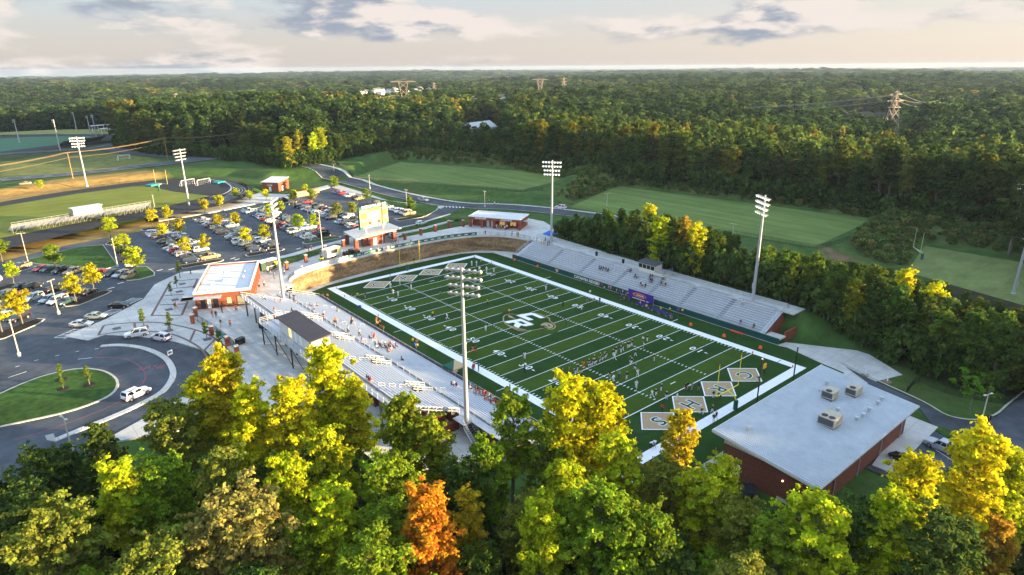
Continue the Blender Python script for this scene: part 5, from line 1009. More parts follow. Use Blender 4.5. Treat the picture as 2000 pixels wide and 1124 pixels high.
for j in range(int(Lb/2)+1):
    u_ = min(j*2.0, Lb); k = MB().beam(tb_pt(u_, 0, 6.3), tb_pt(u_, 0, 9.6), 0.1, 0.1).beam(tb_pt(u_, 0, 9.5), tb_pt(u_, 5.2, 7.0), 0.1, 0.1).beam(tb_pt(u_, 0.1, 6.4), tb_pt(u_+2, 0.1, 9.2), 0.06, 0.06).beam(tb_pt(u_, 2.6, 6.4), tb_pt(u_, 0, 9.3), 0.06, 0.06); k.build('bent', mat('dull_steel', (0.26, 0.255, 0.25), 0.6), tbl)
railing(tbl, [tb_pt(0, -0.05, 9.6), tb_pt(Lb, -0.05, 9.6)], 1.2, 2.0, mat('dull_steel', (0.26,)*3), (1.0, 0.5), 0.05)
c_ = tb_pt(Lb*0.5, -0.7, 0); MB().cbox((c_[0], c_[1], 11.2), (9.5, 2.6, 2.6), 0, math.atan2(dv[1], dv[0])).build('press_box', mat('tan_siding', (0.42, 0.38, 0.32), 0.6), tbl); MB().cbox((c_[0], c_[1], 12.6), (10.1, 3.2, 0.2), 0, math.atan2(dv[1], dv[0])).build('press_box_roof', roof_m, tbl)
def soccer_goal(px, py, z, label, rz, w=7.0):
    x, y = A(px, py, z); t = thing('soccer_goal', label, 'soccer goal', (x, y, z), rz, 'white soccer goals'); 
    for s in (-1, 1): MB().tube((s*w/2, 0, 0), (s*w/2, 0, 2.6), 0.1).build('post', white_p, t); MB().tube((s*w/2, 0, 2.6), (s*w/2, 1.9, 0), 0.06).tube((s*w/2, 0, 0), (s*w/2, 1.9, 0), 0.06).build('stay', white_p, t)
    MB().tube((-w/2, 0, 2.6), (w/2, 0, 2.6), 0.1).build('crossbar', white_p, t); k = MB()
    for i in range(15): x_ = -w/2+w*i/14; k.tube((x_, 0, 2.6), (x_, 1.9, 0), 0.012, 0.012, 3, cap=False)
    for i in range(6): k.tube((-w/2, 1.9*i/5, 2.6-2.6*i/5), (w/2, 1.9*i/5, 2.6-2.6*i/5), 0.012, 0.012, 3, cap=False)
    k.build('net', white_p, t)['kind'] = 'stuff'
soccer_goal(368, 362, 7.1, 'left white soccer goal on the black track bend', 0.4); soccer_goal(399, 361, 7.1, 'right white soccer goal on the black track bend', 0.4); soccer_goal(243, 312, 8.7, 'white soccer goal on the grass beyond the cross road', 0.3)
for px, py, w, d_, l in ((300, 363, 6, 4, 'teal high jump mat beside the goal post'), (428, 358, 5, 3.5, 'teal landing mat at the track bend')):
    p = A(px, py, 7.1); t = thing('landing_mat', l, 'mat', (p[0], p[1], 7.1), 0.5, 'teal landing mats'); MB().prism([(-w/2, -d_/2), (w/2, -d_/2), (w/2, d_/2), (-w/2, d_/2)], 0, 0.8).build('pad', mat('teal_mat', (0.02, 0.26, 0.28), 0.7), t); MB().box(-w/2-0.05, w/2+0.05, -d_/2-0.05, d_/2+0.05, 0, 0.15).build('base', black_m, t)
p = A(541, 333, 7.6); t = thing('track_scoreboard', 'dark green scoreboard on two posts above the access road', 'scoreboard', (p[0], p[1], 7.0), -0.9); MB().box(-2.6, 2.6, -0.2, 0.2, 3.2, 6.0).build('cabinet', mat('dark_green_board', (0.01, 0.05, 0.045), 0.6), t)
for s in (-1.7, 1.7): MB().box(s-0.12, s+0.12, -0.12, 0.12, -0.5, 3.2).build('post', black_m, t)
MB().box(-2.2, 2.2, -0.24, -0.2, 5.2, 5.7).build('board_print', sign_m, t)
# far stands and dugout
t = thing('far_stands', 'dark bleachers beside the far turf field', 'grandstand'); a_ = A(112, 287, 8.7); b_ = A(196, 275, 8.7)
for i in range(6):
    dx, dy = b_[0]-a_[0], b_[1]-a_[1]; l_ = math.hypot(dx, dy); nx_, ny_ = dy/l_, -dx/l_; MB().beam((a_[0]+nx_*i*1.1, a_[1]+ny_*i*1.1, 9.2+i*0.6), (b_[0]+nx_*i*1.1, b_[1]+ny_*i*1.1, 9.2+i*0.6), 1.1, 0.5).build('seat_tier', mat('far_seats', (0.05, 0.055, 0.065), 0.7), t)
for px, py, l in ((198, 256, 'long white-roofed dugout beyond the far turf field'), (217, 262, 'small white-roofed shelter beside the far masts')):
    p = A(px, py, 8.7); t = thing('dugout', l, 'shelter', (p[0], p[1], 8.7), 0.4, 'white roofed shelters'); MB().box(-8, 8, -2, 2, 4.6, 5.0).build('roof', white_p, t)
    for x in (-7.5, -2.5, 2.5, 7.5): MB().box(x-0.15, x+0.15, -0.15, 0.15, 0, 4.6).build('post', white_p, t)
# ------------------------------------------------------------------ drive and bays by the field house
FH_DRIVE = PX([(1650,716),(1700,741),(1800,787),(1850,815),(1905,824),(1945,815),(1972,793),(2020,755),(2150,820),(2150,1000),(1960,935),(1885,893),(1790,955),(1690,915),(1790,832),(1830,842),(1795,797),(1700,752)], 0)
flat('field_house_drive', FH_DRIVE, 0.02, asphalt)
struct(MB().prism(PX([(1772,812),(1832,836),(1740,925),(1703,910)], 0), -0.2, 0.14).build('pavement', concrete)); struct(MB().prism(PX([(1885,890),(1990,945),(2040,1010),(1960,1000),(1870,900)], 0), -0.2, 0.12).build('pavement', concrete))
a = smooth_poly(PX([(1640,708),(1700,739),(1800,785),(1850,813),(1905,822),(1945,812),(1972,790),(2020,752)], 0), 4); b = offset_line(a, 0.35)
struct(MB().strip([(p[0], p[1], 0.15) for p in a], [(p[0], p[1], 0.15) for p in b]).build('kerb', kerb_m))
struct(MB().prism(PX([(1832,832),(1872,850),(1862,862),(1822,840)], 0), -0.1, 0.13).build('grass_verge', grass_m))
k = MB()
for px, py, qx, qy in ((1795,848+10,1868,905),(1770,880,1840,925)):
    p, q = A(px, py, 0), A(qx, qy, 0); k.beam((p[0], p[1], 0.026), (q[0], q[1], 0.026), 0.12, 0.006)
k.build('bay_line', paint_w, st)['kind'] = 'stuff'
# ------------------------------------------------------------------ vehicles
paint_car = mat('car_paint', (1, 1, 1), 0.28, metal=0.15, spec=0.6, objcol=True)
car_glass = mat('car_glass', (0.018, 0.022, 0.028), 0.06, spec=0.7); tyre_m = mat('tyre', (0.016, 0.016, 0.017), 0.8); rim_m = mat('wheel_rim', (0.42, 0.43, 0.45), 0.35, metal=0.7)
head_m = mat('headlight', (0.75, 0.76, 0.78), 0.15); tail_m = mat('tail_light', (0.35, 0.012, 0.010), 0.25); trim_m = mat('car_trim', (0.02, 0.02, 0.022), 0.6)
def car_proto(kind, detail):
    P_ = dict(  # length, half width, belt height, roof height, glass base rear/front, roof rear/front, hood drop
        suv=(4.75, 0.96, 1.08, 1.74, -2.22, 1.05, -2.0, 0.35, 0.10), sedan=(4.75, 0.92, 0.94, 1.45, -1.75, 1.15, -1.05, 0.35, 0.10), hatch=(4.35, 0.90, 0.98, 1.54, -2.02, 1.05, -1.75, 0.25, 0.12),
        van=(5.05, 0.99, 1.08, 1.76, -2.42, 1.45, -2.25, 0.75, 0.2), jeep=(4.4, 0.94, 1.12, 1.86, -2.1, 0.62, -2.06, 0.38, 0.04), pickup=(5.75, 1.0, 1.12, 1.86, -0.72, 1.30, -0.55, 0.62, 0.06))[kind]
    L_, w, zb, zr, gr, gf, rr, rfx, hd = P_
    t = link(kind+'_car' if kind != 'pickup' else 'pickup_truck', None); hl = L_/2; lo = 0.32
    def ring(x, ww, z0, z1): return [(x, -ww*0.92, z0), (x, -ww, (z0*0.45+z1*0.55)), (x, -ww*0.95, z1), (x, ww*0.95, z1), (x, ww, (z0*0.45+z1*0.55)), (x, ww*0.92, z0)]
    rearz = zb if kind != 'sedan' else zb+0.03
    ST = [(-hl, w*0.82, 0.45, rearz-0.22), (-hl+0.14, w*0.93, lo, rearz-0.02), (-hl+0.9, w, lo-0.04, zb), (0, w, lo-0.06, zb), (gf, w, lo-0.06, zb-0.0), (hl-0.75, w*0.98, lo-0.04, zb-hd), (hl-0.18, w*0.9, lo, zb-hd-0.08), (hl, w*0.76, 0.42, zb-hd-0.3)]
    k = MB(); vs_ = []; 
    for s in ST: vs_ += ring(*s)
    fs = [(6*i+j, 6*i+(j+1) % 6, 6*(i+1)+(j+1) % 6, 6*(i+1)+j) for i in range(len(ST)-1) for j in range(6)]
    fs = [tuple(reversed(f)) for f in fs]+[tuple(range(6)), tuple(range(6*len(ST)-1, 6*len(ST)-7, -1))]
    k.add(vs_, fs, 0)
    wb_, wr_ = w*0.93, w*0.76
    B4 = [(gr, -wb_, zb-0.01), (gf, -wb_, zb-0.01), (gf, wb_, zb-0.01), (gr, wb_, zb-0.01)]; T4 = [(rr, -wr_, zr-0.05), (rfx, -wr_, zr-0.03), (rfx, wr_, zr-0.03), (rr, wr_, zr-0.05)]
    mid = [((rr+rfx)/2, -wr_*1.0, zr), ((rr+rfx)/2, wr_*1.0, zr)]
    k.add(B4+T4+mid, [(0,1,5,4),(1,2,6,5),(2,3,7,6),(3,0,4,7),(4,5,8),(5,6,9,8),(6,7,9),(7,4,8,9)], 0)
    if kind == 'pickup':
        k.box(-hl+0.12, gr-0.08, -w*0.8, w*0.8, zb+0.002, zb+0.012, 1); 
        k.box(-hl+0.02, gr-0.04, -w*0.95, -w*0.82, zb-0.02, zb+0.14, 0); k.box(-hl+0.02, gr-0.04, w*0.82, w*0.95, zb-0.02, zb+0.14, 0); k.box(-hl+0.0, -hl+0.13, -w*0.95, w*0.95, zb-0.3, zb+0.14, 0)
    if kind in ('suv', 'van'):
        for s in (-1, 1): k.box(rr+0.25, rfx-0.2, s*wr_*0.88-0.03, s*wr_*0.88+0.03, zr-0.02, zr+0.06, 1)
    k.box(-hl-0.03, -hl+0.1, -w*0.8, w*0.8, 0.38, 0.56, 1); k.box(hl-0.1, hl+0.02, -w*0.72, w*0.72, 0.36, 0.54, 1)
    k.build('body', [paint_car, trim_m], t, True)
    def pane(q, e, sh=0.86):
        q = [Vector(x) for x in q]; c = sum(q, Vector())/len(q); n_ = (q[1]-q[0]).cross(q[2]-q[0]).normalized(); n_ = n_ if n_.dot(c-Vector((0, 0, zb))) > 0 else -n_
        return [c+(x-c)*sh+n_*0.012 for x in q]
    gl = {'windshield': [pane([B4[1], B4[2], T4[2], T4[1]], 0, 0.9)], 'rear_window': [pane([B4[3], B4[0], T4[0], T4[3]], 0, 0.86)]}
    for s, nm in ((0, 'side_window'), (1, 'side_window.r')):
        a, b_, c, d = (B4[0], B4[1], T4[1], T4[0]) if s == 0 else (B4[3], B4[2], T4[2], T4[3])
        lerp = lambda p, q, u_: tuple(p[i]+(q[i]-p[i])*u_ for i in range(3))
        n_ = 1 if kind == 'pickup' and False else 2
        gl[nm] = [pane([lerp(a, b_, i/n_), lerp(a, b_, (i+1)/n_), lerp(d, c, (i+1)/n_), lerp(d, c, i/n_)], 0, 0.84) for i in range(n_)]
    if detail:
        for nm, qs in gl.items():
            m_ = MB()
            for q in qs: m_.add(q, [(0, 1, 2, 3)])
            m_.build(nm.split('.')[0], car_glass, t)
    else:
        m_ = MB()
        for qs in gl.values():
            for q in qs: m_.add(q, [(0, 1, 2, 3)])
        m_.build('windows', car_glass, t)
    wr0 = 0.36 if kind in ('suv', 'pickup', 'jeep') else 0.33
    wm = MB().tube((0, -0.12, 0), (0, 0.12, 0), wr0, wr0, 12, 0).tube((0, -0.125, 0), (0, 0.125, 0), wr0*0.62, wr0*0.62, 10, 1).mesh('wheel', [tyre_m, rim_m])
    for fx in (-hl*0.62, hl*0.62):
        for s in (-1, 1): link('wheel', wm, t, (fx, s*(w-0.10), wr0))
    if detail:
        for s in (-1, 1):
            MB().box(hl-0.22, hl-0.03, s*w*0.66-0.17, s*w*0.66+0.17, zb-hd-0.32, zb-hd-0.16).build('headlight', head_m, t); MB().box(-hl-0.005, -hl+0.14, s*w*0.74-0.14, s*w*0.74+0.14, zb-0.36, zb-0.1).build('tail_light', tail_m, t)
            MB().box(gf-0.35, gf-0.15, s*(w+0.1)-0.09, s*(w+0.1)+0.09, zb-0.02, zb+0.14).build('mirror', trim_m, t)
    return t
KINDS_ = ('suv', 'sedan', 'hatch', 'van', 'jeep', 'pickup')
PROTO = {(k_, d_): car_proto(k_, d_) for k_ in KINDS_ for d_ in (0, 1)}
CCOL = dict(w=(0.74, 0.74, 0.73), s=(0.42, 0.43, 0.44), g=(0.13, 0.135, 0.145), k=(0.012, 0.012, 0.014), b=(0.02, 0.035, 0.075), B=(0.02, 0.14, 0.48), r=(0.42, 0.015, 0.02), n=(0.36, 0.27, 0.15), m=(0.14, 0.02, 0.03), t=(0.03, 0.07, 0.08))
CNAME = dict(w='white', s='silver', g='grey', k='black', b='navy', B='bright blue', r='red', n='tan', m='maroon', t='dark teal')
KNAME = dict(suv='SUV', sedan='sedan', hatch='hatchback', van='minivan', jeep='boxy off-roader', pickup='pickup truck')
ORD = 'first second third fourth fifth sixth seventh eighth ninth tenth eleventh twelfth thirteenth fourteenth fifteenth sixteenth seventeenth eighteenth nineteenth'.split(); CARD = 'one two three four five six seven eight nine'.split()
TENS = 'twent thirt fort fift sixt sevent eight ninet'.split()
def ordn(i):
    """0 -> first, 84 -> eighty-fifth"""
    n = i+1
    if n < 20: return ORD[n-1]
    if n < 100: return TENS[n//10-2]+('ieth' if n % 10 == 0 else 'y-'+ORD[n % 10-1])
    return CARD[n//100-1]+'-hundred'+('th' if n % 100 == 0 else '-'+ordn(n % 100-1))
def car(kind, c, x, y, z, rz, label, detail=0, group='parked cars'):
    o = dup(PROTO[(kind, detail)], (x, y, z), rz, label, group, 1.0, (*[min(1, v*random.uniform(0.9, 1.1)) for v in CCOL[c]], 1)); o['category'] = 'pickup' if kind == 'pickup' else 'car'; return o
def pick(c):
    return random.choices(('suv', 'sedan', 'hatch', 'pickup', 'van', 'jeep'), (5, 3, 2.5, 1.6, 0.8, 0.5))[0]
TREE_SPOTS = []
ROWS = [  # x centre, first y, cars from the gate end, name
 (-52.6, 91.2, 'bktsgrws.kkgt.gwWw', 'outer row, ticket building block', 'p'), (-46.8, 91.2, 'ngt.wbsgwk.ktw.wsk.', 'inner row, ticket building block', 'p'),
 (-33.8, 91.2, 'bktgswbgsk.ngtgbms.gw.', 'near row, second block', ''), (-28.0, 91.2, 'kbtswg.bkwngt.skwg.mk', 'far row, second block', ''),
 (-14.6, 93.8, 'wwstwsgbrkm.wtrwsBg.ww', 'near row, third block', ''), (-8.6, 93.8, 'kbrt.wwgsk.gsgkt.ww.gk', 'far row, third block', ''),
 (4.5, 90.0, 'mwrwskgwt.kbsgwwbgs.bk.tk..k', 'near row behind the scoreboard', ''), (10.3, 90.0, 'wsg.kwnktwgk.bkw.mskkt.r', 'far row behind the scoreboard', ''),
 (30.6, 104.0, 'nswww.sgmgk....nk.ws.rBr', 'verge row', '')]
for x, y0, code, nm, _ in ROWS:
    j = 0
    for i, c in enumerate(code.replace(' ', '')):
        yy = y0+(i+0.5)*STALL
        if c == 't': TREE_SPOTS.append((x+random.uniform(-.4, .4), yy, nm)); continue
        if c == '.': continue
        kd = 'pickup' if (c == 'n' and i == 0) or c == 'W' else pick(c); c2 = 'w' if c == 'W' else c
        car(kd, c2, x+random.uniform(-.3, .3), yy+random.uniform(-.12, .12), 5.0, (0 if random.random() < 0.55 else math.pi)+random.uniform(-.03, .03), f'{CNAME[c2]} {KNAME[kd]}, {ordn(j)} from stadium end, {nm}', 0, 'cars in '+nm); j += 1
rn = math.atan2(RN[1], RN[0])
for (x, y, kd, c, flip, l) in ((-91.7,118.3,'pickup','n',1,'tan pickup truck by the lamp post at the grass wedge corner'), (-87.4,112.4,'sedan','r',1,'red sedan beside the round tree at the grass wedge'), (-86.0,110.0,'hatch','t',1,'dark teal hatchback next to the red sedan at the wedge'), (-83.4,106.2,'suv','k',1,'black SUV under the round tree at the wedge'), (-80.8,102.6,'pickup','n',1,'gold pickup truck facing the lane beyond the round tree'), (-76.0,97.6,'sedan','r',1,'bright red coupe alone in the middle of the wedge row'), (-72.9,93.2,'hatch','k',1,'black hatchback near the triangular grass island'), (-71.3,90.2,'suv','s',1,'silver SUV second from the triangular grass island'), (-69.8,87.4,'suv','n',1,'tan SUV beside the triangular grass island'),
  (-91.0,94.0,'suv','k',0,'black SUV in the middle of the mulch bed row'), (-93.2,96.6,'sedan','b',0,'navy sedan behind the black SUV of the middle row'), (-87.2,87.4,'suv','k',0,'black SUV with silver roof bars in the middle row'), (-80.6,79.2,'sedan','k',0,'black sedan hidden under the twin yellow trees'), (-83.0,82.0,'hatch','b',0,'navy hatchback behind the twin yellow trees'),
  (-97.4,90.6,'suv','g',1,'dark grey SUV in the near row left of the red hatchback'), (-94.6,87.4,'hatch','r',1,'red hatchback in the near row'), (-91.8,83.0,'suv','s',1,'large silver SUV right of the red hatchback'), (-89.2,79.2,'hatch','s',1,'silver hatchback between the silver SUV and white van'), (-87.6,76.6,'van','w',1,'white van at the end of the near row'), (-86.0,74.4,'sedan','t',1,'dark teal sedan tucked beside the mulch bed'),
  (-96.0,68.5,'suv','k',1,'black SUV under the yellow tree at the left edge'), (-98.5,72.5,'sedan','w',1,'white sedan half hidden by the left edge yellow tree'), (-99.0,107.0,'suv','w',1,'white SUV at the left edge behind the yellow sapling')):
    car(kd, c, x, y, 5.0, rn+(math.pi if flip else 0)+random.uniform(-.04, .04), l, 1, 'cars in the turned lot')
hz = math.atan2(-0.66, 0.75)
for (x, y, kd, c, l) in ((-76.6,62.6,'sedan','k','black police-like sedan in a bay beside the plaza'), (-82.2,58.0,'sedan','s','silver sedan in a hatched bay beside the plaza'), (-85.6,54.6,'sedan','w','white sedan nearest the oval drive beside the plaza')): car(kd, c, x, y, 5.0, hz+0.1, l.replace('police-like ', ''), 1, 'cars in the plaza bays')
for (px, py, kd, c, a, l) in ((240,487,'pickup','k',2.2,'black pickup behind the twin-stemmed tree by the wedge'), (246,503,'suv','k',2.2,'black SUV behind the sapling beside the wedge lamp'), (258,513,'pickup','w',2.2,'white pickup behind the tall sapling on the triangular island'), (231,478,'suv','s',2.2,'silver SUV at the top of the short row by the wedge')):
    p = A(px, py+6); car(kd, c, p[0], p[1], 5.0, rn+0.5, l, 1, 'cars in the short row')
def cpx(px, py, z, kd, c, q, l, d=1):
    p = A(px, py, z); q = A(q[0], q[1], z); car(kd, c, p[0], p[1], z+0.01, math.atan2(q[1]-p[1], q[0]-p[0]), l, d, 'cars on the move')
cpx(268, 657, 5, 'suv', 'w', (245, 661), 'white SUV waiting first at the plaza kerb of the oval drive'); cpx(315, 664, 5, 'suv', 'w', (290, 659), 'white SUV waiting second at the plaza kerb of the oval drive'); cpx(267, 775, 5, 'suv', 'w', (300, 760), 'white SUV driving round the grass oval')
cpx(823, 439, 5, 'hatch', 'w', (850, 433), 'white hatchback leaving the car park beside the scoreboard'); cpx(827, 393.5, 5.05, 'pickup', 's', (850, 398), 'silver pickup on the access road bend'); cpx(1095, 408, 5.05, 'suv', 'w', (1070, 405), 'white SUV on the access road beside the mast'); cpx(772, 464, 5, 'sedan', 'w', (800, 456), 'white car passing behind the gate canopy'); cpx(50, 361, 9.0, 'sedan', 'n', (20, 364), 'tan car driving on the cross road')
cpx(1842, 880, 0.02, 'pickup', 's', (1800, 862), 'silver pickup parked beside the field house'); cpx(1765, 905, 0.02, 'sedan', 'k', (1740, 890), 'black car half hidden by the yellow tree beside the field house')
for (px, py, kd, c, l) in ((745,383+2,'van','g','dark grey van parked behind the scoreboard by the verge'), ): pass
p = A(687, 498, 5.12); car('pickup', 'k', p[0], p[1], 5.13, 0.25, 'black pickup on the concourse beside the gate', 1, 'vehicles on the concourse')
p = A(637, 411, 5); car('suv', 'k', p[0]-2, p[1]+3, 5.0, 0.0, 'black van beside the low masonry screen at the lot end', 1, 'cars behind')
for v_ in PROTO.values(): discard(v_)
# masonry screen at the far end of the third block, with a red car behind it
t = thing('masonry_screen', 'long low masonry screen wall at the end of the car park', 'wall', (0, 0, 0)); p = np.array(A(570, 388, 5)); q = np.array(A(624, 378, 5))
MB().beam((p[0], p[1], 6.2), (q[0], q[1], 6.2), 0.35, 2.4).build('screen_panel', mat('screen_block', (0.30, 0.22, 0.17), 0.9, 0.1, 1.0), t); MB().beam((p[0], p[1], 7.5), (q[0], q[1], 7.5), 0.5, 0.2).build('screen_cap', brick, t)
# food trailers
def trailer(px, py, rz, label, body, L_=5.5, awn=True):
    x, y = A(px, py, 5.12); t = thing('food_trailer', label, 'food trailer', (x, y, 5.12), rz, 'food trailers on the concourse')
    MB().box(-L_/2, L_/2, -1.15, 1.15, 0.55, 2.9).build('body', body, t); MB().box(-L_/2-0.08, L_/2+0.08, -1.25, 1.25, 2.9, 3.05).build('roof', white_p, t)
    MB().box(-1.2, 1.3, -1.19, -1.15, 1.5, 2.5).build('serving_hatch', black_m, t); MB().add([(-1.3, -1.2, 2.55), (1.4, -1.2, 2.55), (1.4, -2.1, 2.9), (-1.3, -2.1, 2.9)], [(0, 1, 2, 3), (3, 2, 1, 0)]).build('hatch_flap', cream_p, t); MB().box(-1.3, 1.4, -1.45, -1.16, 1.35, 1.45).build('counter', white_p, t)
    for s in (-0.5, 0.5): MB().tube((s, -1.12, 0.36), (s, -0.88, 0.36), 0.36, 0.36, 12).build('wheel', tyre_m, t); MB().tube((s, 0.88, 0.36), (s, 1.12, 0.36), 0.36, 0.36, 12).build('wheel', tyre_m, t)
    MB().beam((L_/2, 0, 0.6), (L_/2+1.3, 0, 0.5), 0.12, 0.12).build('hitch', black_m, t); MB().lathe((0.4, 0.3, 3.05), [(0.25, 0), (0.25, 0.3), (0.1, 0.36)], 8).build('roof_fan', metal_w, t); MB().box(1.5, 2.5, -1.18, -1.15, 1.4, 2.3).build('menu_board', yellow_p, t); return t
trailer(648, 503, 0.35, 'white food trailer with yellow menu board beside the flagpole', mat('trailer_cream', (0.58, 0.54, 0.44), 0.5)); trailer(524, 528, 0.25, 'dark green food trailer with white awning near the ticket building', mat('trailer_green', (0.015, 0.05, 0.03), 0.5))
x, y = A(629, 508, 5.12); t = thing('utility_cart', 'small yellow utility cart parked by the food trailer', 'cart', (x, y, 5.12), 0.3); MB().box(-0.9, 0.9, -0.5, 0.5, 0.3, 0.75).build('body', yellow_p, t); MB().box(-0.3, 0.2, -0.45, 0.45, 0.75, 1.05).build('seat', black_m, t)
for sx in (-0.6, 0.6):
    for sy in (-0.5, 0.5): MB().tube((sx, sy-0.08, 0.26), (sx, sy+0.08, 0.26), 0.26, 0.26, 10).build('wheel', tyre_m, t)
# buried pipe arch and bench frame by the field house
x, y = A(1468, 985, -2); t = thing('tunnel_hoop', 'dark ribbed plastic tunnel hoop lying behind the field house', 'tunnel', (x, y, H(x, y)), 0.9)
k = MB()
for i in range(9):
    a = arc(0, 0, 1.5+(0.06 if i % 2 else 0), 0, math.pi, 14); b = arc(0, 0, 1.5+(0.06 if i % 2 else 0), 0, math.pi, 14); k.strip([(p[0], i*0.35, p[1]) for p in a], [(p[0], i*0.35+0.33, p[1]) for p in b])
k.build('ribbed_shell', mat('tunnel_black', (0.012, 0.014, 0.022), 0.5), t)
for px, py, l in ((1690, 733, 'white utility riser on the grass beside the path'), (1733, 745, 'second white utility riser nearer the drive')):
    x, y = A(px, py, 0); t = thing('utility_riser', l, 'riser', (x, y, 0.0)); MB().tube((0, 0, 0), (0, 0, 1.0), 0.12).build('pipe', white_p, t); MB().lathe((0, 0, 0), [(0.9, -0.1), (0.8, 0.03), (0.05, 0.05)], 10).build('gravel_ring', mat('soil', (0.22, 0.14, 0.09), 0.95, 0.2, 3), t)
for px, py, l in ((1165, 500, 'first dark litter bin behind the visitor stand'), (1217, 515, 'second dark litter bin nearer the visitor press box')):
    x, y = A(px, py, 5.12); t = thing('litter_bin', l, 'bin', (x, y, 5.12)); MB().lathe((0, 0, 0), [(0.35, 0), (0.42, 1.1), (0.45, 1.12)], 10).build('drum', black_m, t); MB().lathe((0, 0, 1.12), [(0.46, 0), (0.3, 0.18), (0.05, 0.22)], 10).build('lid', black_m, t)
for px, py, l in ((515, 640, 'black wheeled bins below the press box catwalk'), (470, 672, 'black bin at the foot of the plaza fence')):
    x, y = A(px, py, 5.12); t = thing('wheeled_bin', l, 'bin', (x, y, 5.12), 0.4); MB().box(-0.9, 0.9, -0.5, 0.5, 0.1, 1.2).build('tub', black_m, t); MB().box(-0.95, 0.95, -0.55, 0.55, 1.2, 1.3).build('lid', black_m, t)
x, y = A(333, 695, 5.1); t = thing('direction_board', 'small white direction board on the drive median', 'sign', (x, y, 5.15), 0.5); MB().box(-0.6, 0.6, -0.03, 0.03, 0.1, 1.1).build('board', white_p, t); MB().box(-0.5, -0.45, -0.03, 0.03, 0, 0.1).build('foot', black_m, t); MB().box(-0.4, 0.4, -0.04, -0.03, 0.5, 0.8).build('print', black_m, t)
x, y = A(101, 862, 5.1); t = thing('direction_board', 'white barrier board at the open end of the drive median', 'sign', (x, y, 5.15), 2.2); MB().add([(-0.9, 0, 0), (0.9, 0, 0), (0.9, 0.1, 0.9), (-0.9, 0.1, 1.5)], [(0, 1, 2, 3), (3, 2, 1, 0)]).build('board', white_p, t)
# ------------------------------------------------------------------ people
BN = ['pelvis', 'spine', 'chest', 'neck', 'head', 'top', 'shL', 'elL', 'wrL', 'haL', 'shR', 'elR', 'wrR', 'haR', 'hiL', 'knL', 'anL', 'toL', 'hiR', 'knR', 'anR', 'toR']
BE = [('pelvis', 'spine'), ('spine', 'chest'), ('chest', 'neck'), ('neck', 'head'), ('head', 'top'), ('chest', 'shL'), ('shL', 'elL'), ('elL', 'wrL'), ('wrL', 'haL'), ('chest', 'shR'), ('shR', 'elR'), ('elR', 'wrR'), ('wrR', 'haR'), ('pelvis', 'hiL'), ('hiL', 'knL'), ('knL', 'anL'), ('anL', 'toL'), ('pelvis', 'hiR'), ('hiR', 'knR'), ('knR', 'anR'), ('anR', 'toR')]
RAD = dict(pelvis=.15, spine=.14, chest=.17, neck=.065, head=.105, top=.085, shL=.085, elL=.05, wrL=.038, haL=.045, shR=.085, elR=.05, wrR=.038, haR=.045, hiL=.105, knL=.07, anL=.045, toL=.045, hiR=.105, knR=.07, anR=.045, toR=.045)
STAND = dict(pelvis=(0, 0, .95), spine=(0, 0, 1.15), chest=(0, 0, 1.36), neck=(0, 0, 1.52), head=(0, .02, 1.64), top=(0, .02, 1.72), shL=(-.19, 0, 1.42), elL=(-.25, -.02, 1.15), wrL=(-.26, .06, .92), haL=(-.26, .09, .83), shR=(.19, 0, 1.42), elR=(.25, -.02, 1.15), wrR=(.26, .06, .92), haR=(.26, .09, .83), hiL=(-.1, 0, .9), knL=(-.12, .03, .5), anL=(-.13, 0, .09), toL=(-.14, .16, .05), hiR=(.1, 0, .9), knR=(.12, .03, .5), anR=(.13, 0, .09), toR=(.14, .16, .05))
def pose(**kw): d = dict(STAND); d.update(kw); return d
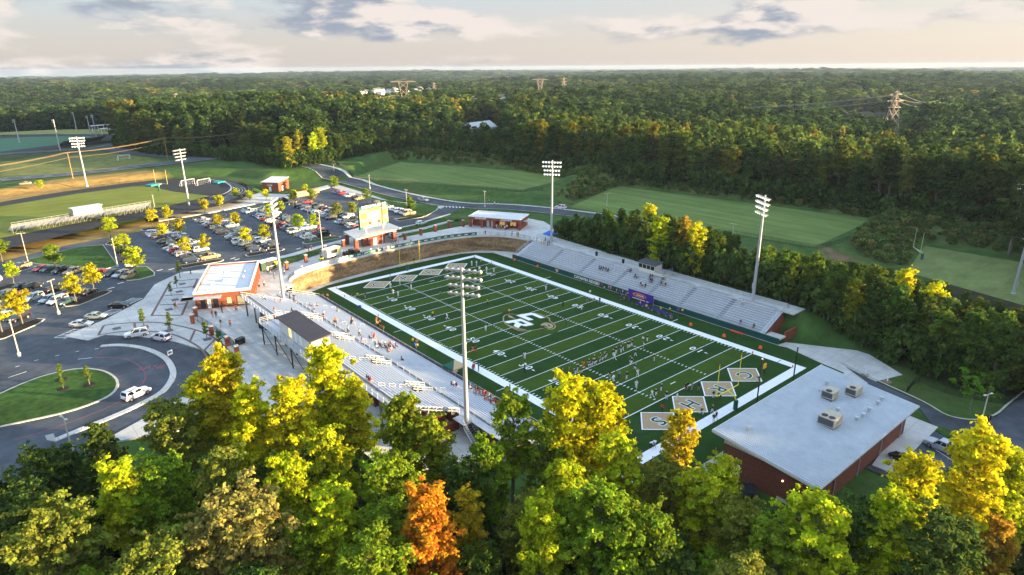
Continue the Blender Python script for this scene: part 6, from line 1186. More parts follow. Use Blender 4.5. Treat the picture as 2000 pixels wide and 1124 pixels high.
POSES = dict(
 stand=STAND,
 hips=pose(elL=(-.40, -.06, 1.2), wrL=(-.22, .08, 1.0), haL=(-.16, .1, .98), elR=(.40, -.06, 1.2), wrR=(.22, .08, 1.0), haR=(.16, .1, .98), anL=(-.2, 0, .09), toL=(-.24, .15, .05), anR=(.2, 0, .09), toR=(.24, .15, .05)),
 walk=pose(knL=(-.11, .16, .52), anL=(-.11, .26, .1), toL=(-.11, .42, .07), knR=(.11, -.02, .5), anR=(.11, -.28, .14), toR=(.11, -.15, .05), elL=(-.26, -.14, 1.17), wrL=(-.26, -.08, .94), haL=(-.26, -.04, .86), elR=(.26, .12, 1.17), wrR=(.24, .26, 1.0), haR=(.23, .31, .94)),
 run=pose(pelvis=(0, 0, .92), chest=(0, .12, 1.34), neck=(0, .17, 1.5), head=(0, .22, 1.62), top=(0, .24, 1.7), shL=(-.2, .12, 1.4), shR=(.2, .12, 1.4), knL=(-.11, .38, .68), anL=(-.11, .25, .3), toL=(-.11, .4, .24), knR=(.11, -.1, .5), anR=(.11, -.48, .3), toR=(.11, -.46, .14), elL=(-.3, -.12, 1.2), wrL=(-.28, .1, 1.1), haL=(-.27, .17, 1.12), elR=(.28, .3, 1.2), wrR=(.2, .42, 1.4), haR=(.18, .44, 1.48)),
 crouch=pose(pelvis=(0, -.22, .72), spine=(0, -.1, .86), chest=(0, .08, 1.02), neck=(0, .2, 1.1), head=(0, .29, 1.18), top=(0, .31, 1.26), shL=(-.22, .1, 1.04), shR=(.22, .1, 1.04), elL=(-.3, .2, .8), wrL=(-.22, .34, .66), haL=(-.2, .4, .6), elR=(.3, .2, .8), wrR=(.22, .34, .66), haR=(.2, .4, .6), hiL=(-.13, -.2, .7), knL=(-.22, .14, .46), anL=(-.22, -.06, .09), toL=(-.24, .1, .05), hiR=(.13, -.2, .7), knR=(.22, .14, .46), anR=(.22, -.06, .09), toR=(.24, .1, .05)),
 bend=pose(pelvis=(0, -.15, .92), spine=(0, .05, 1.06), chest=(0, .28, 1.12), neck=(0, .42, 1.1), head=(0, .52, 1.06), top=(0, .58, 1.03), shL=(-.2, .3, 1.1), shR=(.2, .3, 1.1), elL=(-.22, .36, .84), wrL=(-.16, .4, .62), haL=(-.14, .42, .54), elR=(.22, .36, .84), wrR=(.16, .4, .62), haR=(.14, .42, .54), hiL=(-.1, -.14, .88), hiR=(.1, -.14, .88)),
 point=pose(elR=(.36, .2, 1.42), wrR=(.42, .44, 1.5), haR=(.44, .52, 1.53), elL=(-.36, .04, 1.24), wrL=(-.2, .1, 1.04), haL=(-.15, .1, 1.0)),
 sit=pose(pelvis=(0, 0, .14), spine=(0, .02, .36), chest=(0, .06, .57), neck=(0, .09, .73), head=(0, .12, .85), top=(0, .13, .93), shL=(-.19, .06, .63), shR=(.19, .06, .63), elL=(-.25, .1, .36), wrL=(-.15, .3, .3), haL=(-.1, .36, .3), elR=(.25, .1, .36), wrR=(.15, .3, .3), haR=(.1, .36, .3), hiL=(-.11, .05, .12), knL=(-.13, .46, .14), anL=(-.13, .5, -.3), toL=(-.13, .64, -.34), hiR=(.11, .05, .12), knR=(.13, .46, .14), anR=(.13, .5, -.3), toR=(.13, .64, -.34)))
ZONE = {}
for a, b in BE:
    ZONE[(a, b)] = 3 if b in ('head', 'top') else 0 if b in ('neck',) else 1 if b in ('spine', 'chest', 'shL', 'shR', 'elL', 'elR') else 0 if b[:2] in ('wr', 'ha') else 2 if b[:2] in ('hi', 'kn') else 5 if b[:2] == 'an' else 4
def grow(name, ps, pads):
    me = bpy.data.meshes.new(name); me.from_pydata([ps[b] for b in BN], [(BN.index(a), BN.index(b)) for a, b in BE], []); o = bpy.data.objects.new(name, me); COL.objects.link(o)
    sk = o.modifiers.new('skin', 'SKIN'); sk.use_smooth_shade = True; o.modifiers.new('sub', 'SUBSURF').levels = 1
    lay = me.skin_vertices[0].data if me.skin_vertices else None
    if lay is None:
        bpy.context.view_layer.objects.active = o
    for i, b in enumerate(BN):
        r = RAD[b]*(1.0 if not pads else {'shL': 1.55, 'shR': 1.55, 'chest': 1.18, 'head': 1.35, 'top': 1.3, 'neck': 1.4}.get(b, 1.08)); lay[i].radius = (r, r*(0.72 if b in ('pelvis', 'spine', 'chest') else 1.0)); lay[i].use_root = (b == 'pelvis')
    dg = bpy.context.evaluated_depsgraph_get(); out = bpy.data.meshes.new_from_object(o.evaluated_get(dg)); bpy.data.objects.remove(o)
    c = np.zeros(len(out.polygons)*3); out.polygons.foreach_get('center', c); c = c.reshape(-1, 3); best = np.full(len(c), 1e9); zone = np.zeros(len(c), np.int32)
    for (a, b), zn in ZONE.items():
        pa, pb = np.array(ps[a]), np.array(ps[b]); e = pb-pa; t = np.clip(((c-pa)@e)/(e@e), 0, 1); d = np.linalg.norm(c-pa-t[:, None]*e, axis=1)-0.3*RAD[b]
        m_ = d < best; best[m_] = d[m_]; zone[m_] = zn
    # the face: front lower half of the head is skin
    hd = np.array(ps['head']); face = (zone == 3) & (c[:, 1] > hd[1]+0.03) & (c[:, 2] < hd[2]+0.04); zone[face] = 0
    out.materials.clear()
    for _ in range(6): out.materials.append(white_p)
    out.polygons.foreach_set('material_index', zone); out.polygons.foreach_set('use_smooth', np.ones(len(c), bool)); out.name = name; return out
FIG = {(n_, p_): grow('person', ps, p_) for n_, ps in POSES.items() for p_ in (0, 1) if not (p_ and n_ in ('sit', 'hips', 'point'))}
CL = {k_: mat('cloth_'+k_, c, 0.85) for k_, c in dict(white=(0.70, 0.70, 0.71), black=(0.012, 0.012, 0.014), navy=(0.015, 0.02, 0.06), green=(0.01, 0.06, 0.035), yellow=(0.80, 0.50, 0.02), gold=(0.55, 0.42, 0.16), red=(0.62, 0.03, 0.03), purple=(0.10, 0.03, 0.26), orange=(0.80, 0.18, 0.02), khaki=(0.36, 0.27, 0.17), grey=(0.25, 0.25, 0.26), blue=(0.03, 0.12, 0.50), pink=(0.60, 0.25, 0.30), skin1=(0.42, 0.24, 0.16), skin2=(0.16, 0.08, 0.05), hair=(0.03, 0.02, 0.015), blond=(0.30, 0.20, 0.09), sky=(0.25, 0.42, 0.65)).items()}
ID_ = [0]
def person(x, y, z, rz, ps, shirt, pants, label, pads=0, helmet=None, socks=None, group=None, shoes='black', s=None):
    o = link('person', FIG[(ps, pads)], None, (x, y, z), rz); s = s or random.uniform(0.98, 1.08); o.scale = (s, s, s)
    sk = random.choice(('skin1', 'skin1', 'skin2')); hr = helmet or random.choice(('hair', 'hair', 'blond', 'black'))
    for i, m_ in enumerate((sk, shirt, pants, hr, shoes, socks or (sk if pants in ('khaki', 'black', 'grey') and random.random() < .5 else pants))):
        o.material_slots[i].link = 'OBJECT'; o.material_slots[i].material = CL[m_]
    tag(o, label, 'person', group); return o
def squad(pts, ps, shirt, pants, what, phrase, group, pads=0, helmet=None, socks=None, face=None, z=0.0, end='scoreboard'):
    L_ = [A(p[0], p[1], z)+((p[2],) if len(p) > 2 else ()) for p in pts]; L_.sort(key=lambda p: -p[1])
    for i, p in enumerate(L_):
        pz = p[2] if len(p) > 2 else (random.choice(ps) if isinstance(ps, (list, tuple)) else ps)
        rz = random.uniform(0, 6.28) if face is None else face+random.uniform(-.4, .4)
        person(p[0], p[1], z+0.01, rz, pz, random.choice(shirt) if isinstance(shirt, (list, tuple)) else shirt, random.choice(pants) if isinstance(pants, (list, tuple)) else pants, f'{what} {phrase}, {ordn(i)} from the {end}', pads, helmet, socks, group)
def zp(zx, zy, s, ox, oy): return (ox+zx/s, oy+zy/s)
Z1 = lambda *q: [zp(a, b, 4.0, 600, 480)+tuple(r) for a, b, *r in q]; Z2 = lambda *q: [zp(a, b, 4.0, 1000, 520)+tuple(r) for a, b, *r in q]; Z3 = lambda *q: [zp(a, b, 3.625, 1100, 640)+tuple(r) for a, b, *r in q]
squad(Z1((652,338,'stand'),(672,388,'run'),(712,400,'stand'),(814,350,'stand'),(725,308,'stand'),(1286,162,'stand'),(1323,162,'hips'[:0] or 'stand'),(1346,198,'crouch'),(1402,208,'walk'),(1460,215,'run'),(1866,355,'run'),(1097,586,'run')), 'stand', 'white', 'white', 'player all in white', 'warming up', 'white clad players warming up', 1, 'white', 'white')
squad(Z1((395,412),(983,560,'point'),(1408,462),(1578,540),(1357,150)), 'stand', 'yellow', 'black', 'person in yellow shirt', 'standing on the turf', 'yellow shirted staff on the turf')
squad(Z1((455,415),(650,268),(1041,382),(1112,372),(836,140)), ['stand', 'walk'], ['navy', 'black'], ['black', 'khaki'], 'person in dark shirt', 'at the far half of the field', 'dark clad staff on the far half')
squad(Z1((1395,672),(1700,890),(1240,810,'stand'))+Z2((545,345,'walk'),(100,728,'stand')), 'stand', 'white', ['white', 'khaki'], 'person in white shirt', 'walking near midfield', 'white shirted people near midfield')
squad(Z1((1285,838,'bend'),(1318,832,'crouch'),(1295,815,'crouch')), 'crouch', 'black', 'orange', 'crouching person in black and orange', 'by the forty yard line', 'crouching group by the home sideline')
squad(Z2((398,325),), 'stand', 'navy', 'black', 'lone dark clad person', 'beside the midfield emblem', 'single figures')
squad(Z2((495,845,'crouch'),(512,828),(600,790),(618,785),(630,778),(645,770),(655,765),(685,752,'crouch'),(707,738),(730,722),(610,772),(642,748),(690,735),(735,712)), ['stand', 'crouch', 'stand'], ['black', 'navy'], 'white', 'helmeted player in dark jersey', 'in the line by the twenty', 'players lined up by the twenty yard line', 1, 'gold', 'white', 0.6)
squad(Z2((795,700),(812,690),(850,678),(862,664),(905,645),(918,640),(936,632),(965,708),(801,740,'run'),(930,760,'run'),(928,775,'run'),(960,810),(980,868,'walk'),(895,888),(970,960),(1095,1035,'run'),(1125,1020,'run'),(1165,978),(1205,1045),(790,900),(1288,1058,'walk')), ['stand', 'walk', 'crouch'], ['black', 'navy', 'white'], 'white', 'helmeted player in white trousers', 'drilling near the close goal line', 'players drilling near the close end', 1, 'gold', 'white')
squad(Z2((556,800,'hips'),), 'hips', 'orange', 'orange', 'person in orange vest', 'behind the line of players', 'single figures'); squad(Z2((535,870),), 'hips', 'gold', 'black', 'person in pale yellow shirt', 'watching the line of players', 'single figures')
squad(Z2((1022,600),(1055,590),(1028,650),(447,820),(395,850),(762,880),(838,880),(1110,745,'hips')), ['stand', 'hips'], ['black', 'green', 'grey', 'white'], ['khaki', 'white', 'black'], 'coach', 'standing on the near half', 'coaches on the near half')
squad(Z2((1355,975),(1365,968),(1403,975),(1457,980),(1910,905,'bend'),(1572,1035),(1625,1040,'bend')), ['stand', 'hips'], ['black', 'black', 'green', 'grey'], ['black', 'white', 'khaki'], 'person in dark clothes', 'around the near end zone', 'people around the near end zone')
squad(Z3((700,600),), 'stand', 'red', 'black', 'person in red shirt', 'on the tan letter diamond', 'single figures'); squad(Z3((870,640),(975,625,'run'),(1055,608),(1063,672),(1082,655)), ['stand', 'walk'], ['navy', 'black'], 'white', 'helmeted player', 'crossing the near white border', 'players at the near border', 1, 'gold', 'white')
squad(Z3((617,855,'bend'),(645,852,'bend'),(765,760)), 'bend', ['black', 'white'], ['khaki', 'navy'], 'person bending forward', 'at the near left corner', 'people at the near corner')
# home sideline
squad(Z1((540,620),(555,640),(570,632),(598,675),(545,605),(575,650),(160,420),(128,405)), ['stand', 'walk'], ['black', 'khaki', 'orange'], ['black', 'khaki'], 'person', 'standing on the home sideline by the rail', 'people on the home sideline'); squad(Z1((826,775),(858,775),(843,805,'bend'),(852,808,'bend')), 'stand', ['black', 'blue', 'yellow', 'sky'], ['blue', 'navy'], 'person with balloons of colour', 'chatting on the home sideline', 'people chatting on the home sideline') if False else squad(Z1((826,775),(858,775),(843,805,'bend'),(852,808,'bend')), 'stand', ['black', 'blue', 'yellow'], ['blue', 'navy'], 'person', 'chatting on the home sideline', 'people chatting on the home sideline')
squad(Z1((1296,985),(1305,975),(1340,985)), 'stand', ['black', 'red', 'black'], ['black', 'navy'], 'person', 'beside the green and tan tent', 'people beside the sideline tent'); squad([(1025,728),(996,765),(1010,772),(1023,700)], 'stand', ['black', 'white'], 'black', 'person', 'on the home sideline near the thirty', 'people on the near home sideline')
# visitor sideline
vis = [(1137,553,'stand'),(1152,575,'sit'),(1171,593,'stand'),(1147,590,'sit'),(1160,590,'sit'),(1175,563,'stand'),(1180,570,'stand'),(1204,575,'stand'),(1210,578,'stand'),(1216,577,'stand'),(1222,580,'stand'),(1228,590,'stand'),(1213,587,'stand'),(1219,588,'stand'),(1234,598,'stand'),(1250,600,'stand'),(1260,600,'stand'),(1262,606,'stand'),(1290,611,'stand'),(1308,612,'stand'),(1302,624,'stand'),(1309,624,'stand'),(1324,613,'stand'),(1333,614,'bend'),(1226,581,'hips'),(1198,572,'hips'),(1190,570,'hips')]
squad([(a, b, c if c != 'sit' else 'crouch') for a, b, c in vis], 'stand', ['yellow', 'purple', 'black', 'purple', 'white', 'yellow'], ['black', 'khaki', 'purple'], 'person', 'gathered on the visitor sideline', 'visitor sideline crowd')
# seated spectators
def seat_home(px, py, lower=True):
    z0, x0, s = (1.35+0.43, -33.0, 0.391) if lower else (5.95+0.43, -44.6, 0.409)
    d = _f+_r*(px-1000)/FPX+_u*(562-py)/FPX; t = (z0+s*(x0-CAM[0])-CAM[2])/(d[2]+s*d[0]); p = CAM+d*t; tr, ri = (0.755, 0.295) if lower else (0.745, 0.305)
    i = max(0, round((x0-p[0])/tr)); return x0-i*tr-0.18, float(p[1]), z0+i*ri
def crowd(pts, shirts, what, phrase, group, lower=True, f=None):
    L_ = [f(*p) if f else seat_home(p[0], p[1], lower) for p in pts]; L_.sort(key=lambda p: -p[1])
    for i, p in enumerate(L_): person(p[0], p[1], p[2], (-math.pi/2 if not f else math.pi/2)+random.uniform(-.3, .3), 'sit', random.choice(shirts), random.choice(('black', 'navy', 'khaki', 'grey')), f'{what} {phrase}, {ordn(i)} from scoreboard end', 0, None, None, group, s=1.0)
mix = ['black', 'navy', 'white', 'red', 'grey', 'green', 'pink', 'purple']
crowd([zp(a, b, 4.0, 600, 480) for a, b in ((20,470),(78,470),(45,498),(215,605),(240,515),(228,510),(320,670),(408,700),(420,740),(505,700),(515,720),(530,710),(495,725),(540,780),(560,770),(575,790),(590,800),(605,785),(620,805),(640,790),(655,800),(630,825),(650,830),(665,815),(680,800),(685,785),(660,775),(755,895),(645,770),(600,770),(550,800))], mix, 'spectator seated', 'on the lower home benches', 'seated spectators on the lower home benches')
crowd([zp(a, b, 4.0, 600, 480) for a, b in ((1140,1090),(1152,1085),(1160,1100),(130,560),(355,615),(340,610))], mix, 'spectator seated', 'near the mid aisle of the home stand', 'seated spectators near the home aisle')
st_pts = []
for i in range(36): st_pts.append((917+random.uniform(0, 1)*52+0, 0))
st_pts = [(917+u_*56+random.uniform(-3, 3), 757+u_*30+random.uniform(-8, 9)) for u_ in np.linspace(0, 1, 34)]
crowd(st_pts, ['red', 'white', 'red', 'black', 'orange', 'white', 'sky'], 'student in the red and white block', 'on the front home benches', 'red and white student block')
crowd([(1033,826),(1037,822),(1028,829),(1041,832),(1055,850),(1080,853),(1084,857)], mix, 'spectator seated', 'at the near end behind the green tree', 'spectators at the near end of the home stand')
crowd([zp(a, b, 7.02, 480, 540) for a, b in ((240,310),(400,345),(490,350),(625,475),(410,470),(405,590),(450,600))], mix, 'spectator seated', 'on the upper home tier', 'spectators on the upper tier', False)
crowd([zp(a, b, 5.62, 650, 660) for a, b in ((375,450),(395,465),(415,478),(440,265),(470,260))], mix, 'spectator seated', 'on the upper near tier', 'spectators on the upper near tier', False)
def seat_vis(px, py):
    s = VR/VT; d = _f+_r*(px-1000)/FPX+_u*(562-py)/FPX; z0 = 1.96; t = (z0-s*(33.9-CAM[0])-CAM[2])/(d[2]-s*d[0]); p = CAM+d*t; i = min(10, max(0, round((p[0]-33.9)/VT))); return 33.5+i*VT+0.55, float(p[1]), 1.55+i*VR+0.42
crowd([zp(a, b, 4.0, 1000, 520) for a, b in ((685,15),(700,20),(715,25),(735,30),(750,38),(935,35),(925,40),(960,85),(978,90),(1085,80),(1100,85),(1070,105),(1085,112),(1095,120),(1005,145),(1022,150),(1045,155),(1165,145),(1180,150),(1195,155),(1175,100),(1800,295),(1775,455),(1860,510))], ['purple', 'black', 'purple', 'yellow', 'white', 'navy'], 'visiting spectator seated', 'on the visitor stand', 'seated visitors', f=seat_vis)
# concourse and plaza
def walkers(pts, phrase, group, z=5.13, shirts=mix):
    squad(pts, ['walk', 'stand', 'hips'], shirts, ['khaki', 'black', 'navy', 'grey'], 'person walking', phrase, group, z=z)
walkers([zp(a, b, 4.0, 400, 340) for a, b in ((465,885),(430,915),(545,820),(622,795),(495,780),(515,785),(600,730),(635,725),(640,715),(620,730),(468,635),(485,625))], 'on the paving between ticket building and trailer', 'people by the ticket building')
walkers([zp(a, b, 4.0, 400, 340) for a, b in ((788,605),(812,605),(835,600),(905,650),(1090,640),(1110,640),(1130,640),(1205,635),(1300,620),(1350,615),(1425,600),(1460,550),(1475,550),(1492,550),(1514,550),(1612,555),(1190,640),(760,755),(645,935),(665,985),(700,990),(610,960))], 'along the concourse behind the wall', 'people along the concourse')
walkers([zp(a, b, 5.0, 850, 380) for a, b in ((610,345),(645,345),(680,355),(752,400),(798,415),(810,415),(758,340),(800,340),(490,400),(1075,470),(1060,495),(1040,490),(1100,505),(1115,505),(995,455),(625,340),(600,340),(700,345))], 'in front of the snack building', 'people at the snack building', shirts=['white', 'black', 'navy', 'purple', 'yellow', 'blue'])
walkers([zp(a, b, 7.495, 340, 490) for a, b in ((565,975),(620,980),(705,910),(915,890),(250,360),(690,1115),(825,1110),(20,860),(40,850),(920,790),(965,750))], 'on the plaza before the ticket building', 'people on the plaza', shirts=['red', 'black', 'orange', 'white', 'green'])
squad([zp(a, b, 3.0769, 1350, 680) for a, b in ((1775,455),(1790,452),(145,655))], 'walk', ['black', 'navy'], 'black', 'person walking', 'outside the field house', 'people outside the field house', z=0.03)
squad([(972,404),(955,398),(120+846,402)], 'walk', ['black', 'white', 'grey'], 'black', 'person walking', 'beside the access road lamp', 'people beside the access road', z=5.1)
squad([zp(a, b, 7.495, 460, 350) for a, b in ((440,660),(455,655),(640,630))], 'walk', ['black', 'grey', 'white'], 'navy', 'person walking', 'between the parked cars', 'people in the car park', z=5.01)
squad([(555+a, b) for a, b in ((42,636),(6,612),(-5,608),(24,600))], 'stand', mix, 'black', 'person standing', 'on the home stand walkway', 'people on the home walkway', z=5.16)
squad([zp(a, b, 7.02, 480, 540) for a, b in ((1070,560),(1240,660),(1405,780),(1560,820),(1455,650),(1470,655))], 'stand', ['orange', 'white', 'black', 'khaki'], 'black', 'person standing', 'in the mid aisle of the home stand', 'people in the home mid aisle', z=5.16)
HAZE = 0.00006
# ------------------------------------------------------------------ trees
def leaf_mat(name, inst=False, trans=0.48):
    m = bpy.data.materials.new(name); m.use_nodes = True; N = m.node_tree.nodes; L = m.node_tree.links; N.clear()
    out = N.new('ShaderNodeOutputMaterial'); df = N.new('ShaderNodeBsdfDiffuse'); tr = N.new('ShaderNodeBsdfTranslucent'); mx = N.new('ShaderNodeMixShader'); mx.inputs[0].default_value = trans
    L.new(df.outputs[0], mx.inputs[1]); L.new(tr.outputs[0], mx.inputs[2]); L.new(mx.outputs[0], out.inputs[0])
    if inst: a = N.new('ShaderNodeAttribute'); a.attribute_type = 'INSTANCER'; a.attribute_name = 'tint'; src = a.outputs['Color']
    else: a = N.new('ShaderNodeObjectInfo'); src = a.outputs['Color']
    r = N.new('ShaderNodeAttribute'); r.attribute_name = 'rnd'
    sp = N.new('ShaderNodeSeparateColor'); L.new(r.outputs['Color'], sp.inputs[0])
    v = N.new('ShaderNodeMapRange'); L.new(sp.outputs[0], v.inputs[0]); v.inputs[3].default_value = 0.38; v.inputs[4].default_value = 1.62
    m1 = N.new('ShaderNodeMix'); m1.data_type = 'RGBA'; m1.blend_type = 'MULTIPLY'; m1.inputs[0].default_value = 1; L.new(src, m1.inputs[6]); L.new(v.outputs[0], m1.inputs[7])
    hs_ = N.new('ShaderNodeHueSaturation'); h = N.new('ShaderNodeMapRange'); L.new(sp.outputs[1], h.inputs[0]); h.inputs[3].default_value = 0.475; h.inputs[4].default_value = 0.53; L.new(h.outputs[0], hs_.inputs['Hue']); L.new(m1.outputs[2], hs_.inputs['Color'])
    L.new(hs_.outputs[0], df.inputs[0]); L.new(hs_.outputs[0], tr.inputs[0]); return m
LEAF = leaf_mat('leaves'); LEAF_I = leaf_mat('far_leaves', True)
bark_g = mat('bark_grey', (0.16, 0.135, 0.105), 0.95, 0.25, 2.0); bark_b = mat('bark_brown', (0.085, 0.058, 0.040), 0.95, 0.25, 2.0)
def tree_meshes(seed, h, R, cb, nl, per, nleaf, ls, shape, rise=(20, 55), bark=bark_g, leaf=LEAF, squash=0.8, up=0.4, cr=0.9, forks=0, twigs=True, stray=0.12):
    """tapered trunk with limbs, and a crown of leaf-sized faces gathered in clumps round the limb ends"""
    g = np.random.default_rng(seed); tk = MB(); clumps = []
    lean = g.normal(0, 0.02*h, 2); trunk = [np.array((lean[0]*(i/6)**2+g.normal(0, 0.006*h), lean[1]*(i/6)**2+g.normal(0, 0.006*h), h*0.93*i/6)) for i in range(7)]; trunk[0][:2] = 0
    r0 = 0.015*h+0.05
    for i in range(6): tk.tube(trunk[i]-(np.array((0, 0, 0.5)) if i == 0 else 0), trunk[i+1], r0*(1-i/6.5), r0*(1-(i+1)/6.5), 7, cap=False)
    def at_(t): x = t/0.93*6; i = min(5, int(x)); return trunk[i]+(trunk[i+1]-trunk[i])*(x-i)
    az = g.uniform(0, 6.28)
    for i in range(nl):
        t = cb+(0.92-cb)*((i+0.5)/nl)**0.95; az += 2.4+g.normal(0, 0.35); f_ = (t-cb)/(1-cb)
        if shape == 'round': pr = math.sqrt(max(0.05, 1-(2*f_-0.85)**2*0.9))
        elif shape == 'cone': pr = (1-f_)**0.75+0.12
        elif shape == 'oval': pr = math.sin(math.pi*min(1, 0.18+0.80*f_))**0.7
        elif shape == 'flat': pr = 0.45+0.75*math.sin(math.pi*min(1, 0.12+0.7*f_))
        ln = R*pr*g.uniform(0.72, 1.15); e = math.radians(rise[0]+(rise[1]-rise[0])*f_+g.normal(0, 7)); p = at_(min(t, 0.92)); d = np.array((math.cos(az)*math.cos(e), math.sin(az)*math.cos(e), math.sin(e))); pts = [p]
        for s in range(4):
            d = d+np.array((g.normal(0, 0.1), g.normal(0, 0.1), 0.09+g.normal(0, 0.06))); d /= np.linalg.norm(d); p = p+d*ln/4; pts.append(p)
        if twigs:
            rr = r0*0.42*(1-0.6*f_)
            for s in range(4): tk.tube(pts[s], pts[s+1], rr*(1-s/4.4), rr*(1-(s+1)/4.4), 4, cap=False)
        for s in range(per):
            u_ = 0.32+0.68*(s+g.uniform(0.2, 0.9))/per; k_ = min(3, int(u_*4)); q = pts[k_]+(pts[k_+1]-pts[k_])*(u_*4-k_)
            sp_ = (1.1-0.5*u_)*R*0.20; clumps.append((q+np.array((g.normal(0, sp_), g.normal(0, sp_), abs(g.normal(0, sp_*0.6)))), cr*g.uniform(0.62, 1.2)*(1-0.35*f_)))
    for j in range(3): clumps.append((at_(0.92)+np.array((g.normal(0, 0.04*h*0.5), g.normal(0, 0.04*h*0.5), h*(0.02+0.03*j))), cr*(0.75-0.15*j)))
    C_ = np.array([c for c, r in clumps]); Rr_ = np.array([r for c, r in clumps]); w_ = Rr_**2; cnt = np.maximum(3, (w_/w_.sum()*nleaf).astype(int)); idx = np.repeat(np.arange(len(C_)), cnt); n_ = len(idx)
    dv_ = g.normal(size=(n_, 3)); dv_[:, 2] = np.where(dv_[:, 2] < -0.3*np.abs(g.normal(size=n_)), -dv_[:, 2]*0.6, dv_[:, 2]); dv_ /= np.linalg.norm(dv_, axis=1)[:, None]
    ax_ = g.uniform(0.65, 1.45, (len(C_), 3)); spread = np.where(g.uniform(size=n_) < stray, 1.75, 1.0)*g.uniform(0.12, 1.0, n_)**0.5
    pos = C_[idx]+dv_*(Rr_[idx]*spread)[:, None]*ax_[idx]*np.array((1, 1, squash))
    nrm = dv_*0.6+np.array((0, 0, up))+g.normal(size=(n_, 3))*0.55; nrm /= np.linalg.norm(nrm, axis=1)[:, None]
    a = np.cross(nrm, g.normal(size=(n_, 3))); a /= np.linalg.norm(a, axis=1)[:, None]; b = np.cross(nrm, a); sz = ls*g.uniform(0.6, 1.3, n_)[:, None]
    quad = np.stack([pos-a*sz*0.62, pos-b*sz*0.42+nrm*sz*0.08, pos+a*sz*0.62, pos+b*sz*0.42+nrm*sz*0.08], 1)
    me = bpy.data.meshes.new('crown'); me.vertices.add(4*n_); me.vertices.foreach_set('co', quad.reshape(-1).astype(np.float32)); me.loops.add(4*n_); me.polygons.add(n_); me.loops.foreach_set('vertex_index', np.arange(4*n_, dtype=np.int32)); me.polygons.foreach_set('loop_start', np.arange(0, 4*n_, 4, dtype=np.int32)); me.update(calc_edges=True)
    cl = g.uniform(0, 1, len(C_)); ch = g.uniform(0, 1, len(C_)); col = np.ones((n_, 4), np.float32); col[:, 0] = 0.5*cl[idx]+0.5*g.uniform(size=n_); col[:, 1] = 0.6*ch[idx]+0.4*g.uniform(size=n_)
    at = me.attributes.new('rnd', 'FLOAT_COLOR', 'FACE'); at.data.foreach_set('color', col.ravel()); me.materials.append(leaf)
    return me, tk.mesh('trunk', bark)
def tree(meshes, x, y, z, s, col, label, name='tree', group=None, cat='tree', rz=None, zs=1.0):
    t = thing(name, label, cat, (x, y, z), random.uniform(0, 6.28) if rz is None else rz, group); t.scale = (s, s, s*zs)
    c = link('crown', meshes[0], t); c.color = (*col, 1); link('trunk', meshes[1], t); return t
def jit(c, k_=0.12): f_ = random.uniform(1-k_, 1+k_); return tuple(v*f_*random.uniform(0.95, 1.05) for v in c)
YEL, YGR, GRN, DKG, OLV, ORG, BRN = (0.57, 0.535, 0.016), (0.40, 0.46, 0.018), (0.20, 0.28, 0.020), (0.085, 0.135, 0.026), (0.22, 0.245, 0.036), (0.52, 0.23, 0.022), (0.32, 0.27, 0.07)
